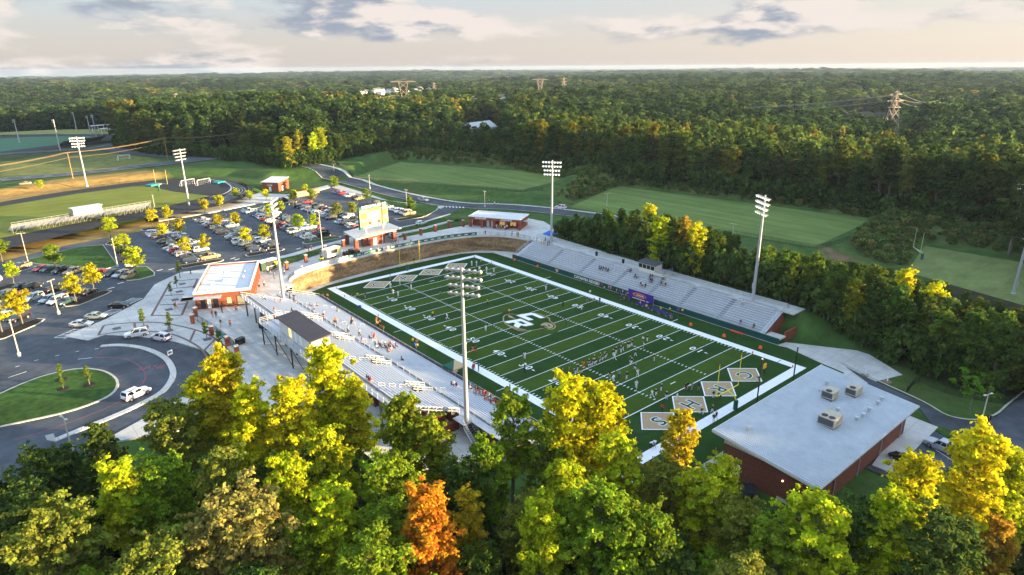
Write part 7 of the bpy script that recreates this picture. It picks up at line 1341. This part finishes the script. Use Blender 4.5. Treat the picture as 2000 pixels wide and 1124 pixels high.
# --- foreground wood
FD = [tree_meshes(11+i, 20, 4.1, 0.28, 40, 8, 17000, 0.36, 'oval', (28, 62), cr=0.70) for i in range(4)]
FO = [tree_meshes(31+i, 18, 5.2, 0.26, 38, 8, 18000, 0.35, 'round', (15, 50), bark=bark_g, cr=0.74) for i in range(2)]
FP = [tree_meshes(41, 17, 3.4, 0.2, 42, 6, 13000, 0.33, 'cone', (8, 40), bark=bark_b, cr=0.62)]
FS = [tree_meshes(51+i, 18, 3.4, 0.33, 28, 6, 7500, 0.35, 'oval', (36, 64), cr=0.60) for i in range(2)]
def top_at(px, py, h, gz=None):
    """where a tree of height h stands whose top shows at this pixel"""
    z = 0.0
    for _ in range(12): x, y = A(px, py, z+h); z2 = H(x, y); z = z2 if abs(z2-z) > 1e-3 else z
    return x, y, z
fore = [  # pixel of the top, height, kind, colour, label
 (425,688,21,FD,(0.48, 0.43, 0.017),'tall golden-green tree rising before the plaza fence'), (375,735,18,FD,YEL,'golden tree at the outer side of the tall plaza pair'), (480,760,19,FD,YEL,'golden tree between the plaza fence and the grandstand'),
 (630,676,22,FD,YEL,'golden tree in front of the press box'), (560,740,20,FD,YEL,'golden tree below the press box catwalk'), (690,745,17,FD,YEL,'golden tree covering the grandstand back edge'), (330,790,16,FO,OLV,'olive tree at the edge of the oval drive'),
 (770,775,19,FD,(0.22, 0.28, 0.02),'green tree before the near grandstand support'), (845,815,17,FD,(0.24, 0.29, 0.02),'green tree before the grandstand end wall'), (905,905,14,FO,DKG,'dark low tree beside the floodlight mast foot'),
 (1000,765,20,FS,GRN,'airy green tree over the near benches'), (960,860,16,FD,GRN,'green tree below the airy tree at the near benches'), (1060,825,17,FS,GRN,'slim green tree beside the home sideline corner'),
 (1115,738,22,FD,YEL,'tallest golden tree overlapping the home sideline'), (1180,752,21,FD,YEL,'golden tree overlapping the twenty yard line'), (1215,850,18,FD,YGR,'yellow-green tree low beside the near corner of the field'),
 (1335,812,17,FS,(0.50, 0.40, 0.02),'thin amber tree before the near end zone letters'), (1300,905,14,FO,OLV,'olive tree at the near corner of the turf'), (1420,890,16,FD,YGR,'yellow-green tree before the field house end wall'), (1375,925,15,FO,YGR,'broad yellow-green tree left of the field house'),
 (182,828,17,FP,DKG,'dark pointed tree beside the short lamp post'), (228,892,18,FD,YGR,'narrow yellow-green tree behind the pointed dark tree'), (60,868,13,FO,DKG,'round dark evergreen at the left edge'), (130,880,12,FO,DKG,'second round dark evergreen at the left edge'), (90,1000,18,FO,OLV,'large olive tree in the bottom left corner'), (20,960,16,FO,DKG,'dark tree at the bottom left edge'),
 (470,962,19,FO,BRN,'brownish oak at the bottom of the picture'), (410,1010,16,FO,BRN,'second brownish oak lower down'), (655,945,18,FD,YGR,'bright yellow-green maple below the grandstand'), (840,940,19,FD,ORG,'orange autumn maple at the bottom middle'), (915,955,15,FS,(0.44, 0.33, 0.02),'slim amber maple beside the larger one'),
 (1060,985,17,FD,YGR,'light green tree right of the orange maple'), (1250,1000,17,FO,GRN,'dark green tree below the golden tree'), (1170,960,18,FO,GRN,'green tree in front of the golden pair'), (1600,978,18,FO,YGR,'rounded yellow-green tree below the field house corner'), (1530,1030,15,FO,GRN,'green tree left of the rounded yellow-green one'), (1690,1030,14,FO,DKG,'dark tree beside the field house rear'),
 (1800,892,19,FD,YEL,'golden tree in front of the parked silver pickup'), (1745,960,17,FD,YGR,'yellow-green tree left of the pickup tree'), (1920,838,21,FD,YEL,'tall golden tree at the right edge by the drive'), (1985,880,20,FD,YGR,'yellow-green tree at the extreme right edge'), (1960,1010,14,FS,(0.45, 0.27, 0.03),'amber tree in the bottom right corner'), (1770,1055,14,FD,YGR,'low yellow-green tree at the bottom right'),
 (300,1060,16,FO,OLV,'olive treetop at the bottom edge'), (720,1060,16,FO,GRN,'green treetop at the bottom edge left of the maple'), (1850,1010,16,FO,DKG,'dark tree between the golden pair at bottom right'), (560,890,18,FD,YGR,'yellow-green tree in the middle of the left wood'), (760,900,16,FO,GRN,'green tree above the orange maple'), (1290,1060,14,FO,DKG,'dark treetop at the bottom edge under the orange tree'),
 (640,840,18,FD,YGR,'yellow-green tree below the grandstand back'), (300,900,16,FO,GRN,'green tree right of the narrow yellow-green one'), (420,880,18,FD,OLV,'olive-green tree in the left wood'), (1110,900,17,FD,YGR,'yellow-green tree under the tallest golden tree'), (1450,985,14,FO,OLV,'olive tree by the ribbed tunnel hoop')]
for (px, py, h, pr, c, l) in fore:
    x, y, z = top_at(px, py, h); m_ = random.choice(pr); hh = 20 if pr is FD else 18 if pr in (FO, FS) else 17
    tree(m_, x, y, z-0.3, h/hh, jit(c), l, 'pine_tree' if pr is FP else 'broadleaf_tree', 'trees of the foreground wood')
def inside_many(XY, poly): return seg_dist(XY[:, 0], XY[:, 1], poly) < 0
ENV = [(0,870),(130,865),(200,880),(300,800),(420,720),(560,740),(640,700),(760,810),(850,830),(930,900),(1000,880),(1100,830),(1220,850),(1260,920),(1400,930),(1500,1010),(1700,1040),(1760,980),(1900,930),(2000,920)]
def env(px): return float(np.interp(px, [e[0] for e in ENV], [e[1] for e in ENV]))
def proj(x, y, z): d = np.array((x, y, z))-CAM; w = d@_f; return 1000+FPX*(d@_r)/w, 562-FPX*(d@_u)/w, w
fill = []; tries = 0
taken = [tuple(o.location[:2]) for o in bpy.data.objects if o.get('group') == 'trees of the foreground wood']
fc_ = np.stack([rng.uniform(-150, 60, 4000), rng.uniform(-115, -5, 4000)], 1); fc_ = fc_[inside_many(fc_, FORE)]
for x, y in fc_.tolist():
    if len(fill) >= 90: break
    if any((x-a)**2+(y-b)**2 < 18 for a, b in taken): continue
    h = random.uniform(9, 15); z = H(x, y); px, py, w = proj(x, y, z+h)
    if w < 25 or px < -150 or px > 2150 or py > 1300 or py < env(min(max(px, 0), 2000))+105: continue
    taken.append((x, y)); fill.append((x, y, z, h))
for i, (x, y, z, h) in enumerate(sorted(fill)):
    pr = random.choice((FO, FO, FD, FP)); hh = 20 if pr is FD else 18 if pr is FO else 17
    tree(random.choice(pr), x, y, z-0.3, h/hh, jit(random.choice((DKG, (0.08, 0.13, 0.02), GRN, OLV)), 0.25), f'dark understorey tree of the foreground wood, {ordn(i)} from the oval drive', 'broadleaf_tree', 'understorey trees of the foreground wood')
# --- young trees in islands and plaza
LP = [tree_meshes(61+i, 5.2, 1.9, 0.34, 16, 4, 2600, 0.26, 'round', (15, 55), cr=0.55) for i in range(3)]; SP = [tree_meshes(71+i, 4.0, 0.9, 0.25, 12, 3, 700, 0.2, 'cone', (30, 60), cr=0.32) for i in range(2)]
AUT = (0.48, 0.44, 0.014)
park = [((x, y), random.uniform(1.0, 1.25), AUT if x < -20 else OLV if x > 0 else YGR, f'{"golden" if x < -20 else "olive"} young tree, {"near" if y < 105 else "middle" if y < 130 else "far"} planting gap of {nm}') for x, y, nm in TREE_SPOTS]
seen_ = {}
for (xy, s, c, l) in park:
    seen_[l] = seen_.get(l, 0)+1
    tree(random.choice(LP), xy[0], xy[1], 5.0, s, jit(c, 0.2), l.replace('young tree', 'sapling') if seen_[l] > 1 else l, 'parking_lot_tree', 'young trees of the car park')
for (px, py, s, c, l) in ((298,443,1.15,AUT,'golden round tree at the far end of the first block'), (329,437,1.15,AUT,'second golden round tree at the far end of the first block'), (401,420,1.1,AUT,'golden round tree at the far end of the second block'), (430,411,1.1,AUT,'second golden round tree at the far end of the second block'), (461,391,.95,YGR,'thin yellow tree beside the track walk'), (489,397,.95,YGR,'yellow-green tree at the track walk corner'), (521,393,.9,YEL,'yellow tree before the brick shed'),
  (217,468,1.35,YGR,'round green tree on the small island above the wedge'), (111,530,1.35,GRN,'round green tree at the edge of the grass wedge'), (234,498,1.0,YGR,'twin-crowned sapling beside the wedge lamp'), (247,491,1.0,YGR,'sapling right of the twin-crowned one'), (269,540,1.5,YGR,'tall yellow-green tree on the triangular island'),
  (150,592,1.25,AUT,'orange-gold tree at the near end of the mulch bed'), (185,572,1.3,AUT,'golden tree at the far end of the mulch bed'), (45,634,1.4,AUT,'large golden tree above the left edge mulch bed'), (5,650,1.3,AUT,'golden tree cut by the left picture edge'), (28,555,1.05,YGR,'yellow-green tree left of the dark sedans'), (5,512,1.25,GRN,'green tree at the left edge beside the dry bank'), (375,520,.0,AUT,''), (655,374,1.25,GRN,'dark green round tree at the corner of the access road'), (717,398,1.1,GRN,'green tree on the verge above the scoreboard'), (802,421,1.25,GRN,'green round tree at the end of the verge'), (576,394,.9,YGR,'small tree left of the masonry screen'), (598,382,.9,YGR,'small yellow tree behind the masonry screen'), (80,367,.9,YGR,'small yellow tree beyond the cross road')):
    if s == 0: continue
    x, y = A(px, py, 5.0 if py > 380 or px > 560 else 8.7 if px < 100 else 5.3); tree(random.choice(LP), x, y, H(x, y), s, jit(c, 0.12), l, 'parking_lot_tree', 'young trees of the car park')
for (px, py, s, l) in ((282,640,1.1,'first slim plaza sapling by the waiting white cars'), (334,647,1.1,'second slim plaza sapling by the waiting white cars'), (405,664,1.0,'slim sapling beside the teal banner'), (430,682,1.0,'slim sapling nearest the fence end'), (352,543,1.2,'tallest slim sapling in the paver panels'), (346,562,.8,'small sapling in the paver panels'), (335,578,.8,'smallest sapling in the paver panels'), (120,742,.8,'sapling at the top of the grass oval'), (175,752,.95,'sapling right on the grass oval'), (124,760,.6,'low sapling on the grass oval')):
    x, y = A(px, py, 5.15); tree(random.choice(SP), x, y, 5.12, s, jit((0.15, 0.20, 0.02)), l, 'sapling', 'plaza saplings')
    if px < 180: MB().lathe((x, y, 5.14), [(1.1, 0), (0.9, 0.08), (0.1, 0.14)], 12).build('mulch_ring', mulch, bpy.data.objects['oval_island'])
x, y = A(1892, 808, 0); tree(tree_meshes(77, 6.5, 3.6, 0.35, 9, 5, 2200, 0.34, 'flat', (12, 30), cr=0.55, squash=0.45), x, y, 0, 1.0, (0.12, 0.24, 0.02), 'bright green young tree with spreading limbs by the field house drive', 'broadleaf_tree')
# --- tree band behind the visitor stand
MD = [tree_meshes(81+i, 15, 3.6, 0.05, 28, 5, 5600, 0.52, 'oval', (20, 58), cr=0.95) for i in range(4)]; MP = [tree_meshes(91+i, 16, 3.1, 0.07, 32, 4, 5200, 0.50, 'cone' if i % 2 else 'oval', (2, 35), bark=bark_b, cr=0.85, squash=0.6) for i in range(4)]
band_pts = []; cand = np.stack([rng.uniform(40, 150, 6000), rng.uniform(-150, 52, 6000)], 1); cand = cand[inside_many(cand, BAND)]; bd_ = np.minimum(np.abs(seg_dist(cand[:, 0], cand[:, 1], BAND)), 9); bz_ = HH(cand[:, 0], cand[:, 1])
for (x, y), d_, z in zip(cand.tolist(), bd_, bz_):
    if any((x-a)**2+(y-b)**2 < 10.5 for a, b, *_ in band_pts) or len(band_pts) >= 300: continue
    h = random.uniform(12, 16.5)+0.3*d_*random.uniform(0.2, 1.2); px, py, w = proj(x, y, z+h)
    if w < 20 or px > 2200: continue
    h0 = h; lim = float(np.interp(px, [1050, 1130, 1270, 1400, 1500, 1600, 1700, 1800, 1900, 2000, 2400], [455, 418, 412, 446, 482, 500, 518, 536, 572, 598, 640]))+abs(random.gauss(0, 24))-6
    while py < lim and h > 5: h -= 0.7; px, py, w = proj(x, y, z+h)
    if h < 7.5: continue
    band_pts.append((x, y, h))
band_pts.sort(key=lambda p: -p[1])
for i, (x, y, h) in enumerate(band_pts):
    pine = random.random() < 0.5; c = random.choice((DKG, (0.08, 0.11, 0.024), (0.11, 0.14, 0.026))) if pine else random.choices(((0.13, 0.18, 0.022), DKG, (0.26, 0.27, 0.02), YEL, (0.09, 0.15, 0.024)), (4, 3, 2.2, 0.5, 4))[0]
    nm = {DKG: 'dark', (0.13, 0.18, 0.022): 'green', (0.26, 0.27, 0.02): 'yellow-green', YEL: 'golden'}.get(c, 'deep green')
    tree(random.choice(MP if pine else MD), x, y, H(x, y)-0.2, h/(16 if pine else 15), jit(c, 0.25), f'{nm} {"pine" if pine else "leafy"} tree behind the visitor stand, {ordn(i)} from the snack building', 'pine_tree' if pine else 'broadleaf_tree', 'tree band behind the visitor stand')
for i, (px, py, c, l) in enumerate(((1270, 392, YEL, 'tall golden tree standing up from the band near the mast'), (1292, 415, YGR, 'yellow-green tree just right of the tall golden band tree'), (1345, 420, (0.40, 0.28, 0.03), 'amber-topped tree in the band'), (1365, 428, YEL, 'golden tree beside the amber-topped one'), (1775, 515, YEL, 'broad golden tree in the middle of the band'), (1835, 545, YEL, 'golden tree right of the broad golden one'))):
    x, y, z = top_at(px, py, 16); tree(random.choice(MD), x, y, z-0.2, 16/16.5, c, l, 'broadleaf_tree', 'bright trees of the band')
# --- the wood beyond the practice fields
CLEAR = [PX([(885,262),(905,240),(985,232),(1010,250),(960,268)], 11), PX([(1540,238),(1640,220),(1765,226),(1765,275),(1640,266)], 0), [p for p in PX([(395,300),(560,276),(560,296),(430,316)], 9)]]
FOREST_POLY = FOREST_MAIN; pts = []
r = 150.0; s0 = 6.3
while r < 9000:
    s = s0*max(1.0, (r/430))**(0.85); n_ = int(1.62*r/s)
    for i in range(n_):
        az = YAW-0.80+1.62*(i+random.uniform(-.4, .4))/n_; rr = r+random.uniform(-.45, .45)*s; pts.append((CAM[0]+rr*math.sin(az), CAM[1]+rr*math.cos(az), s, rr))
    r += s
P_ = np.array(pts); ins = seg_dist(P_[:, 0], P_[:, 1], FOREST_POLY) < -0.5
for c in CLEAR: ins &= seg_dist(P_[:, 0], P_[:, 1], c) > 2
BARN_R = float(np.hypot(*(np.array(A(935, 262, 12))-CAM[:2]))); D0 = np.stack([P_[:, 0]-CAM[0], P_[:, 1]-CAM[1]], 1); pxa = 1000+FPX*(D0@_r[:2])/(D0@_f[:2]/math.cos(PITCH)); FARB = [(735, 180, 1150, 9), (800, 178, 1200, 8), (950, 195, 900, 4), (1420, 148, 4200, 4), (1500, 150, 4000, 4), (1920, 168, 2100, 9), (1985, 160, 2300, 5), (1640, 160, 3600, 3), (1010, 200, 820, 2)]
for (px, _, dist, n_) in FARB+[(940, 0, BARN_R, 2), (1752, 0, 620, 1), (787, 0, 700, 1), (343, 0, 950, 1), (1055, 0, 1000, 1), (1101, 0, 1150, 1), (1856, 0, 880, 1)]:     # ground kept open before houses and pylons
    wd = 42 if n_ > 1 else 14 if dist != 620 else 34; ins &= ~((np.abs(pxa-px) < wd) & (P_[:, 3] > dist*(0.90 if n_ > 1 else 0.93 if dist != 620 else 0.76)) & (P_[:, 3] < dist*1.05))
P_ = P_[ins]
ex = []     # unseen wood on the sun's side, heightened to shade field house and stand
for (poly, sp_) in (([(150,-58),(200,-60),(330,-170),(420,-420),(200,-330),(125,-170),(135,-80)], 6.5), ([(66,-118),(100,-152),(125,-170),(200,-330),(60,-330),(58,-130)], 6.5)):
    q = np.array(poly); gx, gy = np.meshgrid(np.arange(q[:, 0].min(), q[:, 0].max(), sp_), np.arange(q[:, 1].min(), q[:, 1].max(), sp_)); c_ = np.stack([gx.ravel(), gy.ravel()], 1)+rng.uniform(-2.5, 2.5, (gx.size, 2)); c_ = c_[inside_many(c_, poly)]
    ex += [(a, b, sp_, math.hypot(a-CAM[0], b-CAM[1])) for a, b in c_.tolist()]
n_in = len(P_); P_ = np.concatenate([P_, np.array(ex)]); Zg = HH(P_[:, 0], P_[:, 1])
g = np.random.default_rng(5)
conifer = (np.sin(P_[:, 0]/61+0.7)+np.sin(P_[:, 1]/47+P_[:, 0]/90)+g.normal(0, 0.7, len(P_))) > -0.2
h_ = np.where(conifer, g.uniform(19, 25, len(P_)), g.uniform(15, 22, len(P_)))*np.clip(P_[:, 2]/s0, 1, 1.25)
wv = np.sin(P_[:, 0]/83)+np.sin(P_[:, 1]/71+1)+np.sin((P_[:, 0]+P_[:, 1])/47); h_ *= 0.93+0.075*wv; h_[n_in:] *= 1.25; D0 = P_[:, :2]-CAM[:2]; pxa = 1000+FPX*(D0@_r[:2])/(D0@_f[:2]/math.cos(PITCH)); young = (pxa > 640) & (pxa < 1010) & (P_[:, 3] < 470) & (np.arange(len(P_)) < n_in); h_ = np.where(young, h_*0.62, h_); conifer = conifer | young     # the young pine plantation before the barn
D_ = np.stack([P_[:, 0]-CAM[0], P_[:, 1]-CAM[1], Zg+h_*0.6-CAM[2]], 1); wz = D_@_f; pxx = 1000+FPX*(D_@_r)/wz; pyy = 562-FPX*(D_@_u)/wz
edge_d = -seg_dist(P_[:, 0], P_[:, 1], FOREST_POLY)
# the first rows of the wood and its nearest crowns are single trees; the rest is one mass
sc_ = np.where((wz > 0) & (pxx > -20) & (pxx < 2020) & (P_[:, 2] < 9), 1e4/np.maximum(wz, 1)*np.where(edge_d < 9, 1.6, 1.0), 0)
own = np.argsort(-sc_)[:285]; own = own[sc_[own] > 0]
WP = [tree_meshes(101+i, 23, 3.5, (0.30, 0.36, 0.42, 0.25)[i], 26, 3, 2400, 0.78, 'round', (0, 35), bark=mat('pine_bark', (0.12, 0.092, 0.07), 0.95, 0.2, 1.5), cr=1.25, squash=0.6, twigs=False) for i in range(4)]; WD = [tree_meshes(111+i, 18, 4.2, 0.08, 22, 4, 2600, 0.8, 'oval', (18, 55), cr=1.45, twigs=False) for i in range(4)]
own = sorted(own.tolist(), key=lambda i: pxx[i]); nn = 0
def forest_col(con, k_): return jit(random.choice(((0.06, 0.095, 0.024), (0.085, 0.12, 0.026), (0.12, 0.14, 0.028))) if con else random.choices(((0.085, 0.13, 0.022), (0.13, 0.155, 0.022), (0.21, 0.19, 0.022), (0.16, 0.12, 0.03), (0.05, 0.085, 0.02)), (4, 3, 1.2, 0.3, 3))[0], k_)
SECT = [(0, 'left of the cross road'), (420, 'above the road junction'), (560, 'beside the farther practice field'), (760, 'below the white barn'), (960, 'behind the farther practice field'), (1160, 'above the weedy bank'), (1360, 'behind the middle practice field'), (1560, 'at the far corner of the middle field'), (1760, 'above the right-hand bank')]
cnt_ = {}
for i in own:
    sec = [n_ for a, n_ in SECT if pxx[i] >= a] or [SECT[0][1]]; sec = sec[-1].replace('right-hand bank', 'grass field goal post'); con = bool(conifer[i]); kd = 'tall pine' if con else 'leafy tree'; key = (sec, kd); cnt_[key] = cnt_.get(key, 0)+1
    tree(random.choice(WP if con else WD), float(P_[i, 0]), float(P_[i, 1]), float(Zg[i])-0.3, float(h_[i])/(23 if con else 18)*random.uniform(0.8, 1.08), (jit(random.choice((YGR, OLV, (0.30, 0.27, 0.02))), 0.2) if 540 < pxx[i] < 640 or (660 < pxx[i] < 980 and not con) else forest_col(con, 0.25)), f'{kd} in the wood edge {sec}, {ordn(cnt_[key]-1)} along', 'pine_tree' if con else 'broadleaf_tree', 'single trees of the wood edge')
mask = np.ones(len(P_), bool); mask[own] = False
mask &= ~((wv < -1.75) & (P_[:, 3] > 560) & (P_[:, 3] < 4000))     # clearings
def scatter(name, label, P, Z, S_, tint, kind, protos):
    me = bpy.data.meshes.new(name); n_ = len(P); me.vertices.add(n_); me.vertices.foreach_set('co', np.stack([P[:, 0], P[:, 1], Z], 1).astype(np.float32).ravel())
    def attr(nm, ty, data, key): a = me.attributes.new(nm, ty, 'POINT'); a.data.foreach_set(key, np.ascontiguousarray(data, np.float32).ravel() if ty != 'INT' else data.astype(np.int32))
    attr('scl', 'FLOAT_VECTOR', S_, 'vector'); rot = np.zeros((n_, 3)); rot[:, 2] = g.uniform(0, 6.28, n_); attr('rot', 'FLOAT_VECTOR', rot, 'vector'); attr('tint', 'FLOAT_COLOR', np.concatenate([tint, np.ones((n_, 1))], 1), 'color'); attr('kind', 'INT', kind, 'value')
    o = link(name, me); ng = bpy.data.node_groups.new(name, 'GeometryNodeTree'); ng.interface.new_socket('Geometry', in_out='INPUT', socket_type='NodeSocketGeometry'); ng.interface.new_socket('Geometry', in_out='OUTPUT', socket_type='NodeSocketGeometry')
    N = ng.nodes; L = ng.links; gi = N.new('NodeGroupInput'); go = N.new('NodeGroupOutput'); jn = N.new('GeometryNodeJoinGeometry'); L.new(jn.outputs[0], go.inputs[0])
    def named(nm, ty): a = N.new('GeometryNodeInputNamedAttribute'); a.data_type = ty; a.inputs['Name'].default_value = nm; return a.outputs[0]
    ks = named('kind', 'INT'); ss = named('scl', 'FLOAT_VECTOR'); rs = named('rot', 'FLOAT_VECTOR')
    for i, pm in enumerate(protos):
        po = bpy.data.objects.new(name+'_source', pm); oi = N.new('GeometryNodeObjectInfo'); oi.inputs['Object'].default_value = po; oi.inputs['As Instance'].default_value = True
        cmp_ = N.new('FunctionNodeCompare'); cmp_.data_type = 'INT'; cmp_.operation = 'EQUAL'; L.new(ks, cmp_.inputs['A'] if False else [s_ for s_ in cmp_.inputs if s_.name == 'A' and s_.type == 'INT'][0]); [s_ for s_ in cmp_.inputs if s_.name == 'B' and s_.type == 'INT'][0].default_value = i
        ip = N.new('GeometryNodeInstanceOnPoints'); L.new(gi.outputs[0], ip.inputs['Points']); L.new(cmp_.outputs[0], ip.inputs['Selection']); L.new(oi.outputs['Geometry'], ip.inputs['Instance']); L.new(rs, ip.inputs['Rotation']); L.new(ss, ip.inputs['Scale']); L.new(ip.outputs[0], jn.inputs[0])
    md = o.modifiers.new('scatter', 'NODES'); md.node_group = ng; o['label'] = label; return stuff(o)
def merged(pair):
    """crown and trunk as one mesh for the mass of far trees"""
    bm = bmesh.new(); bm.from_mesh(pair[0]); n0 = len(bm.faces); bm.from_mesh(pair[1]); bm.faces.ensure_lookup_table()
    for f_ in bm.faces[n0:]: f_.material_index = 1
    me = bpy.data.meshes.new('far_tree'); bm.to_mesh(me); bm.free(); me.materials.clear(); me.materials.append(LEAF_I); me.materials.append(bark_b)
    return me
far_p = [merged(tree_meshes(121+i, 23, 3.5, 0.30, 18, 3, 800, 1.3, ('round', 'oval', 'cone')[i], (0, 35), bark=bark_b, cr=1.5, squash=0.6, twigs=False)) for i in range(3)]+[merged(tree_meshes(131+i, 18, 4.3, 0.08, 16, 3, 800, 1.35, 'oval', (18, 55), cr=1.6, twigs=False)) for i in range(4)]
Pm, Zm, hm_, cm_ = P_[mask], Zg[mask], h_[mask], conifer[mask]; fr = Pm[:, 2]/s0
kind = np.where(cm_, g.integers(0, 3, len(Pm)), g.integers(3, 7, len(Pm)))
base = np.where(cm_[:, None], np.array((0.044, 0.082, 0.026)), np.array((0.084, 0.132, 0.027))); aut = g.uniform(size=len(Pm)) < 0.10; base[aut & ~cm_] = (0.185, 0.175, 0.028); dk_ = g.uniform(size=len(Pm)) < 0.3; base[dk_] *= 0.62
tint = base*g.uniform(0.95, 1.75, (len(Pm), 1))*np.array((1.12, 1.0, 0.9))
hs2 = hm_/np.where(cm_, 23, 18); vs_ = g.uniform(0.8, 1.3, len(Pm)); S3 = np.stack([np.maximum(1, fr)*hs2**0.5*vs_, np.maximum(1, fr)*hs2**0.5*vs_, hs2*g.uniform(0.82, 1.12, len(Pm))], 1)
scatter('woods', 'mixed woodland rolling away to the horizon', Pm, Zm-0.5, S3, tint, kind, far_p)
# weeds and shrubs on the bank between the practice fields and the wood
q = np.array(WEED[0]); wp = np.stack([rng.uniform(q[:, 0].min(), q[:, 0].max(), 9000), rng.uniform(q[:, 1].min(), q[:, 1].max(), 9000)], 1); wp = wp[inside_many(wp, WEED[0])]
shrub = [merged(tree_meshes(141+i, 1.6, 1.1, 0.05, 7, 3, 150, 0.42, 'round', (15, 60), cr=0.45, twigs=False)) for i in range(3)]
sW = g.uniform(0.5, 1.5, (len(wp), 1))*np.ones((1, 3)); tW = np.where(g.uniform(size=(len(wp), 1)) < 0.35, np.array((0.19, 0.19, 0.055)), np.array((0.105, 0.155, 0.040)))*g.uniform(0.7, 1.3, (len(wp), 1))
scatter('bank_weeds', 'rough weeds and shrubs covering the bank behind the practice fields', wp, HH(wp[:, 0], wp[:, 1])-0.1, sW, tW, g.integers(0, 3, len(wp)), shrub)
# leafy fringe at the foot of the wood edge and the tree band
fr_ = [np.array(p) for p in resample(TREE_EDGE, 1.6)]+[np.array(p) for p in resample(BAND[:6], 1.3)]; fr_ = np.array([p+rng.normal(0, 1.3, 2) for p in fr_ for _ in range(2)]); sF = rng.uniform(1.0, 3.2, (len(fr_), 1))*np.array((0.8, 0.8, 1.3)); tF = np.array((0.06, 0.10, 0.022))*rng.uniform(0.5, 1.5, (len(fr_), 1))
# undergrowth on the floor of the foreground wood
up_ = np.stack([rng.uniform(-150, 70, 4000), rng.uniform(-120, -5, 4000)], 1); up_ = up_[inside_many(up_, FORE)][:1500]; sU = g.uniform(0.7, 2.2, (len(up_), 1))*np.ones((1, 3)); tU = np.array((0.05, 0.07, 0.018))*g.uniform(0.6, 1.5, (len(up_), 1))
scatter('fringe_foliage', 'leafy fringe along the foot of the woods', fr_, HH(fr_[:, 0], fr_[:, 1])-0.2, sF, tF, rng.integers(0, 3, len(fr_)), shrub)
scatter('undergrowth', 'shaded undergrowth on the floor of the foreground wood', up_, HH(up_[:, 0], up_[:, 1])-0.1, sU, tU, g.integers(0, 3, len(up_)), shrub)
# ------------------------------------------------------------------ far houses and sheds
p = A(935, 262, 12); bn = thing('barn', 'white barn with pale metal roof in a clearing of the wood', 'barn', (p[0], p[1], H(*p)), 0.3)
MB().add([(-14,-7,0),(14,-7,0),(14,7,0),(-14,7,0),(-14,-7,7),(14,-7,7),(14,7,7),(-14,7,7),(-14,0,11),(14,0,11)], [(0,1,5,4),(1,2,6,9,5),(2,3,7,6),(3,0,4,8,7)]).build('wall', white_p, bn); MB().add([(-14.6,-7.6,6.7),(14.6,-7.6,6.7),(14.6,0,11.1),(-14.6,0,11.1),(14.6,7.6,6.7),(-14.6,7.6,6.7)], [(0,1,2,3),(3,2,4,5)]).build('roof', metal_w, bn); MB().box(-14.05, -14, -2, 2, 0, 4).build('door', black_m, bn)
i = 0
for (px, py, dist, n_) in FARB:
    for j in range(n_):
        d = _f+_r*(px+random.uniform(-38, 38)-1000)/FPX+_u*(562-py-random.uniform(-4, 4))/FPX; s = dist/np.hypot(d[0], d[1])*random.uniform(0.94, 1.06); x, y = CAM[0]+d[0]*s, CAM[1]+d[1]*s; z = float(CAM[2]+d[2]*s)-4; L_ = random.uniform(10, 16)*(2.6 if dist > 3000 else 1.0); 
        t = thing('house', f'pale {"warehouse" if dist > 3000 else "house"} among the distant trees, {ordn(i)} of the far buildings from the scoreboard side', 'house', (x, y, max(z, H(x, y))-0), random.uniform(0, 3), 'distant buildings'); i += 1
        w = L_*0.6; hh = 5.5 if dist < 3000 else 6; zb = H(x, y)-t.location.z-1
        MB().box(-L_/2, L_/2, -w/2, w/2, zb, hh).build('wall', random.choice((white_p, cream_p)), t); MB().add([(-L_/2-0.5,-w/2-0.5,hh-0.2),(L_/2+0.5,-w/2-0.5,hh-0.2),(L_/2+0.5,0,hh+w*0.32),(-L_/2-0.5,0,hh+w*0.32),(L_/2+0.5,w/2+0.5,hh-0.2),(-L_/2-0.5,w/2+0.5,hh-0.2)], [(0,1,2,3),(3,2,4,5)]).build('roof', mat('far_roof', (0.32, 0.31, 0.31), 0.8) if random.random() < .6 else mat('far_roof_b', (0.16, 0.13, 0.12), 0.8), t)
        for k_ in (-1, 1): MB().box(k_*L_/4-0.7, k_*L_/4+0.7, -w/2-0.06, -w/2, 1.4, 3.2).build('window', glass_d, t)

# ------------------------------------------------------------------ evening haze
hz_ = MB().box(-9500, 10500, -9500, 10500, -190, 66).build('haze', []); stuff(hz_)
hm2 = bpy.data.materials.new('haze'); hm2.use_nodes = True; N = hm2.node_tree.nodes; N.clear(); o_ = N.new('ShaderNodeOutputMaterial'); v_ = N.new('ShaderNodeVolumePrincipled'); v_.inputs['Color'].default_value = (0.46, 0.58, 0.75, 1); v_.inputs['Density'].default_value = HAZE; v_.inputs['Anisotropy'].default_value = 0.1
hm2.node_tree.links.new(v_.outputs[0], o_.inputs['Volume']); hz_.data.materials.append(hm2)
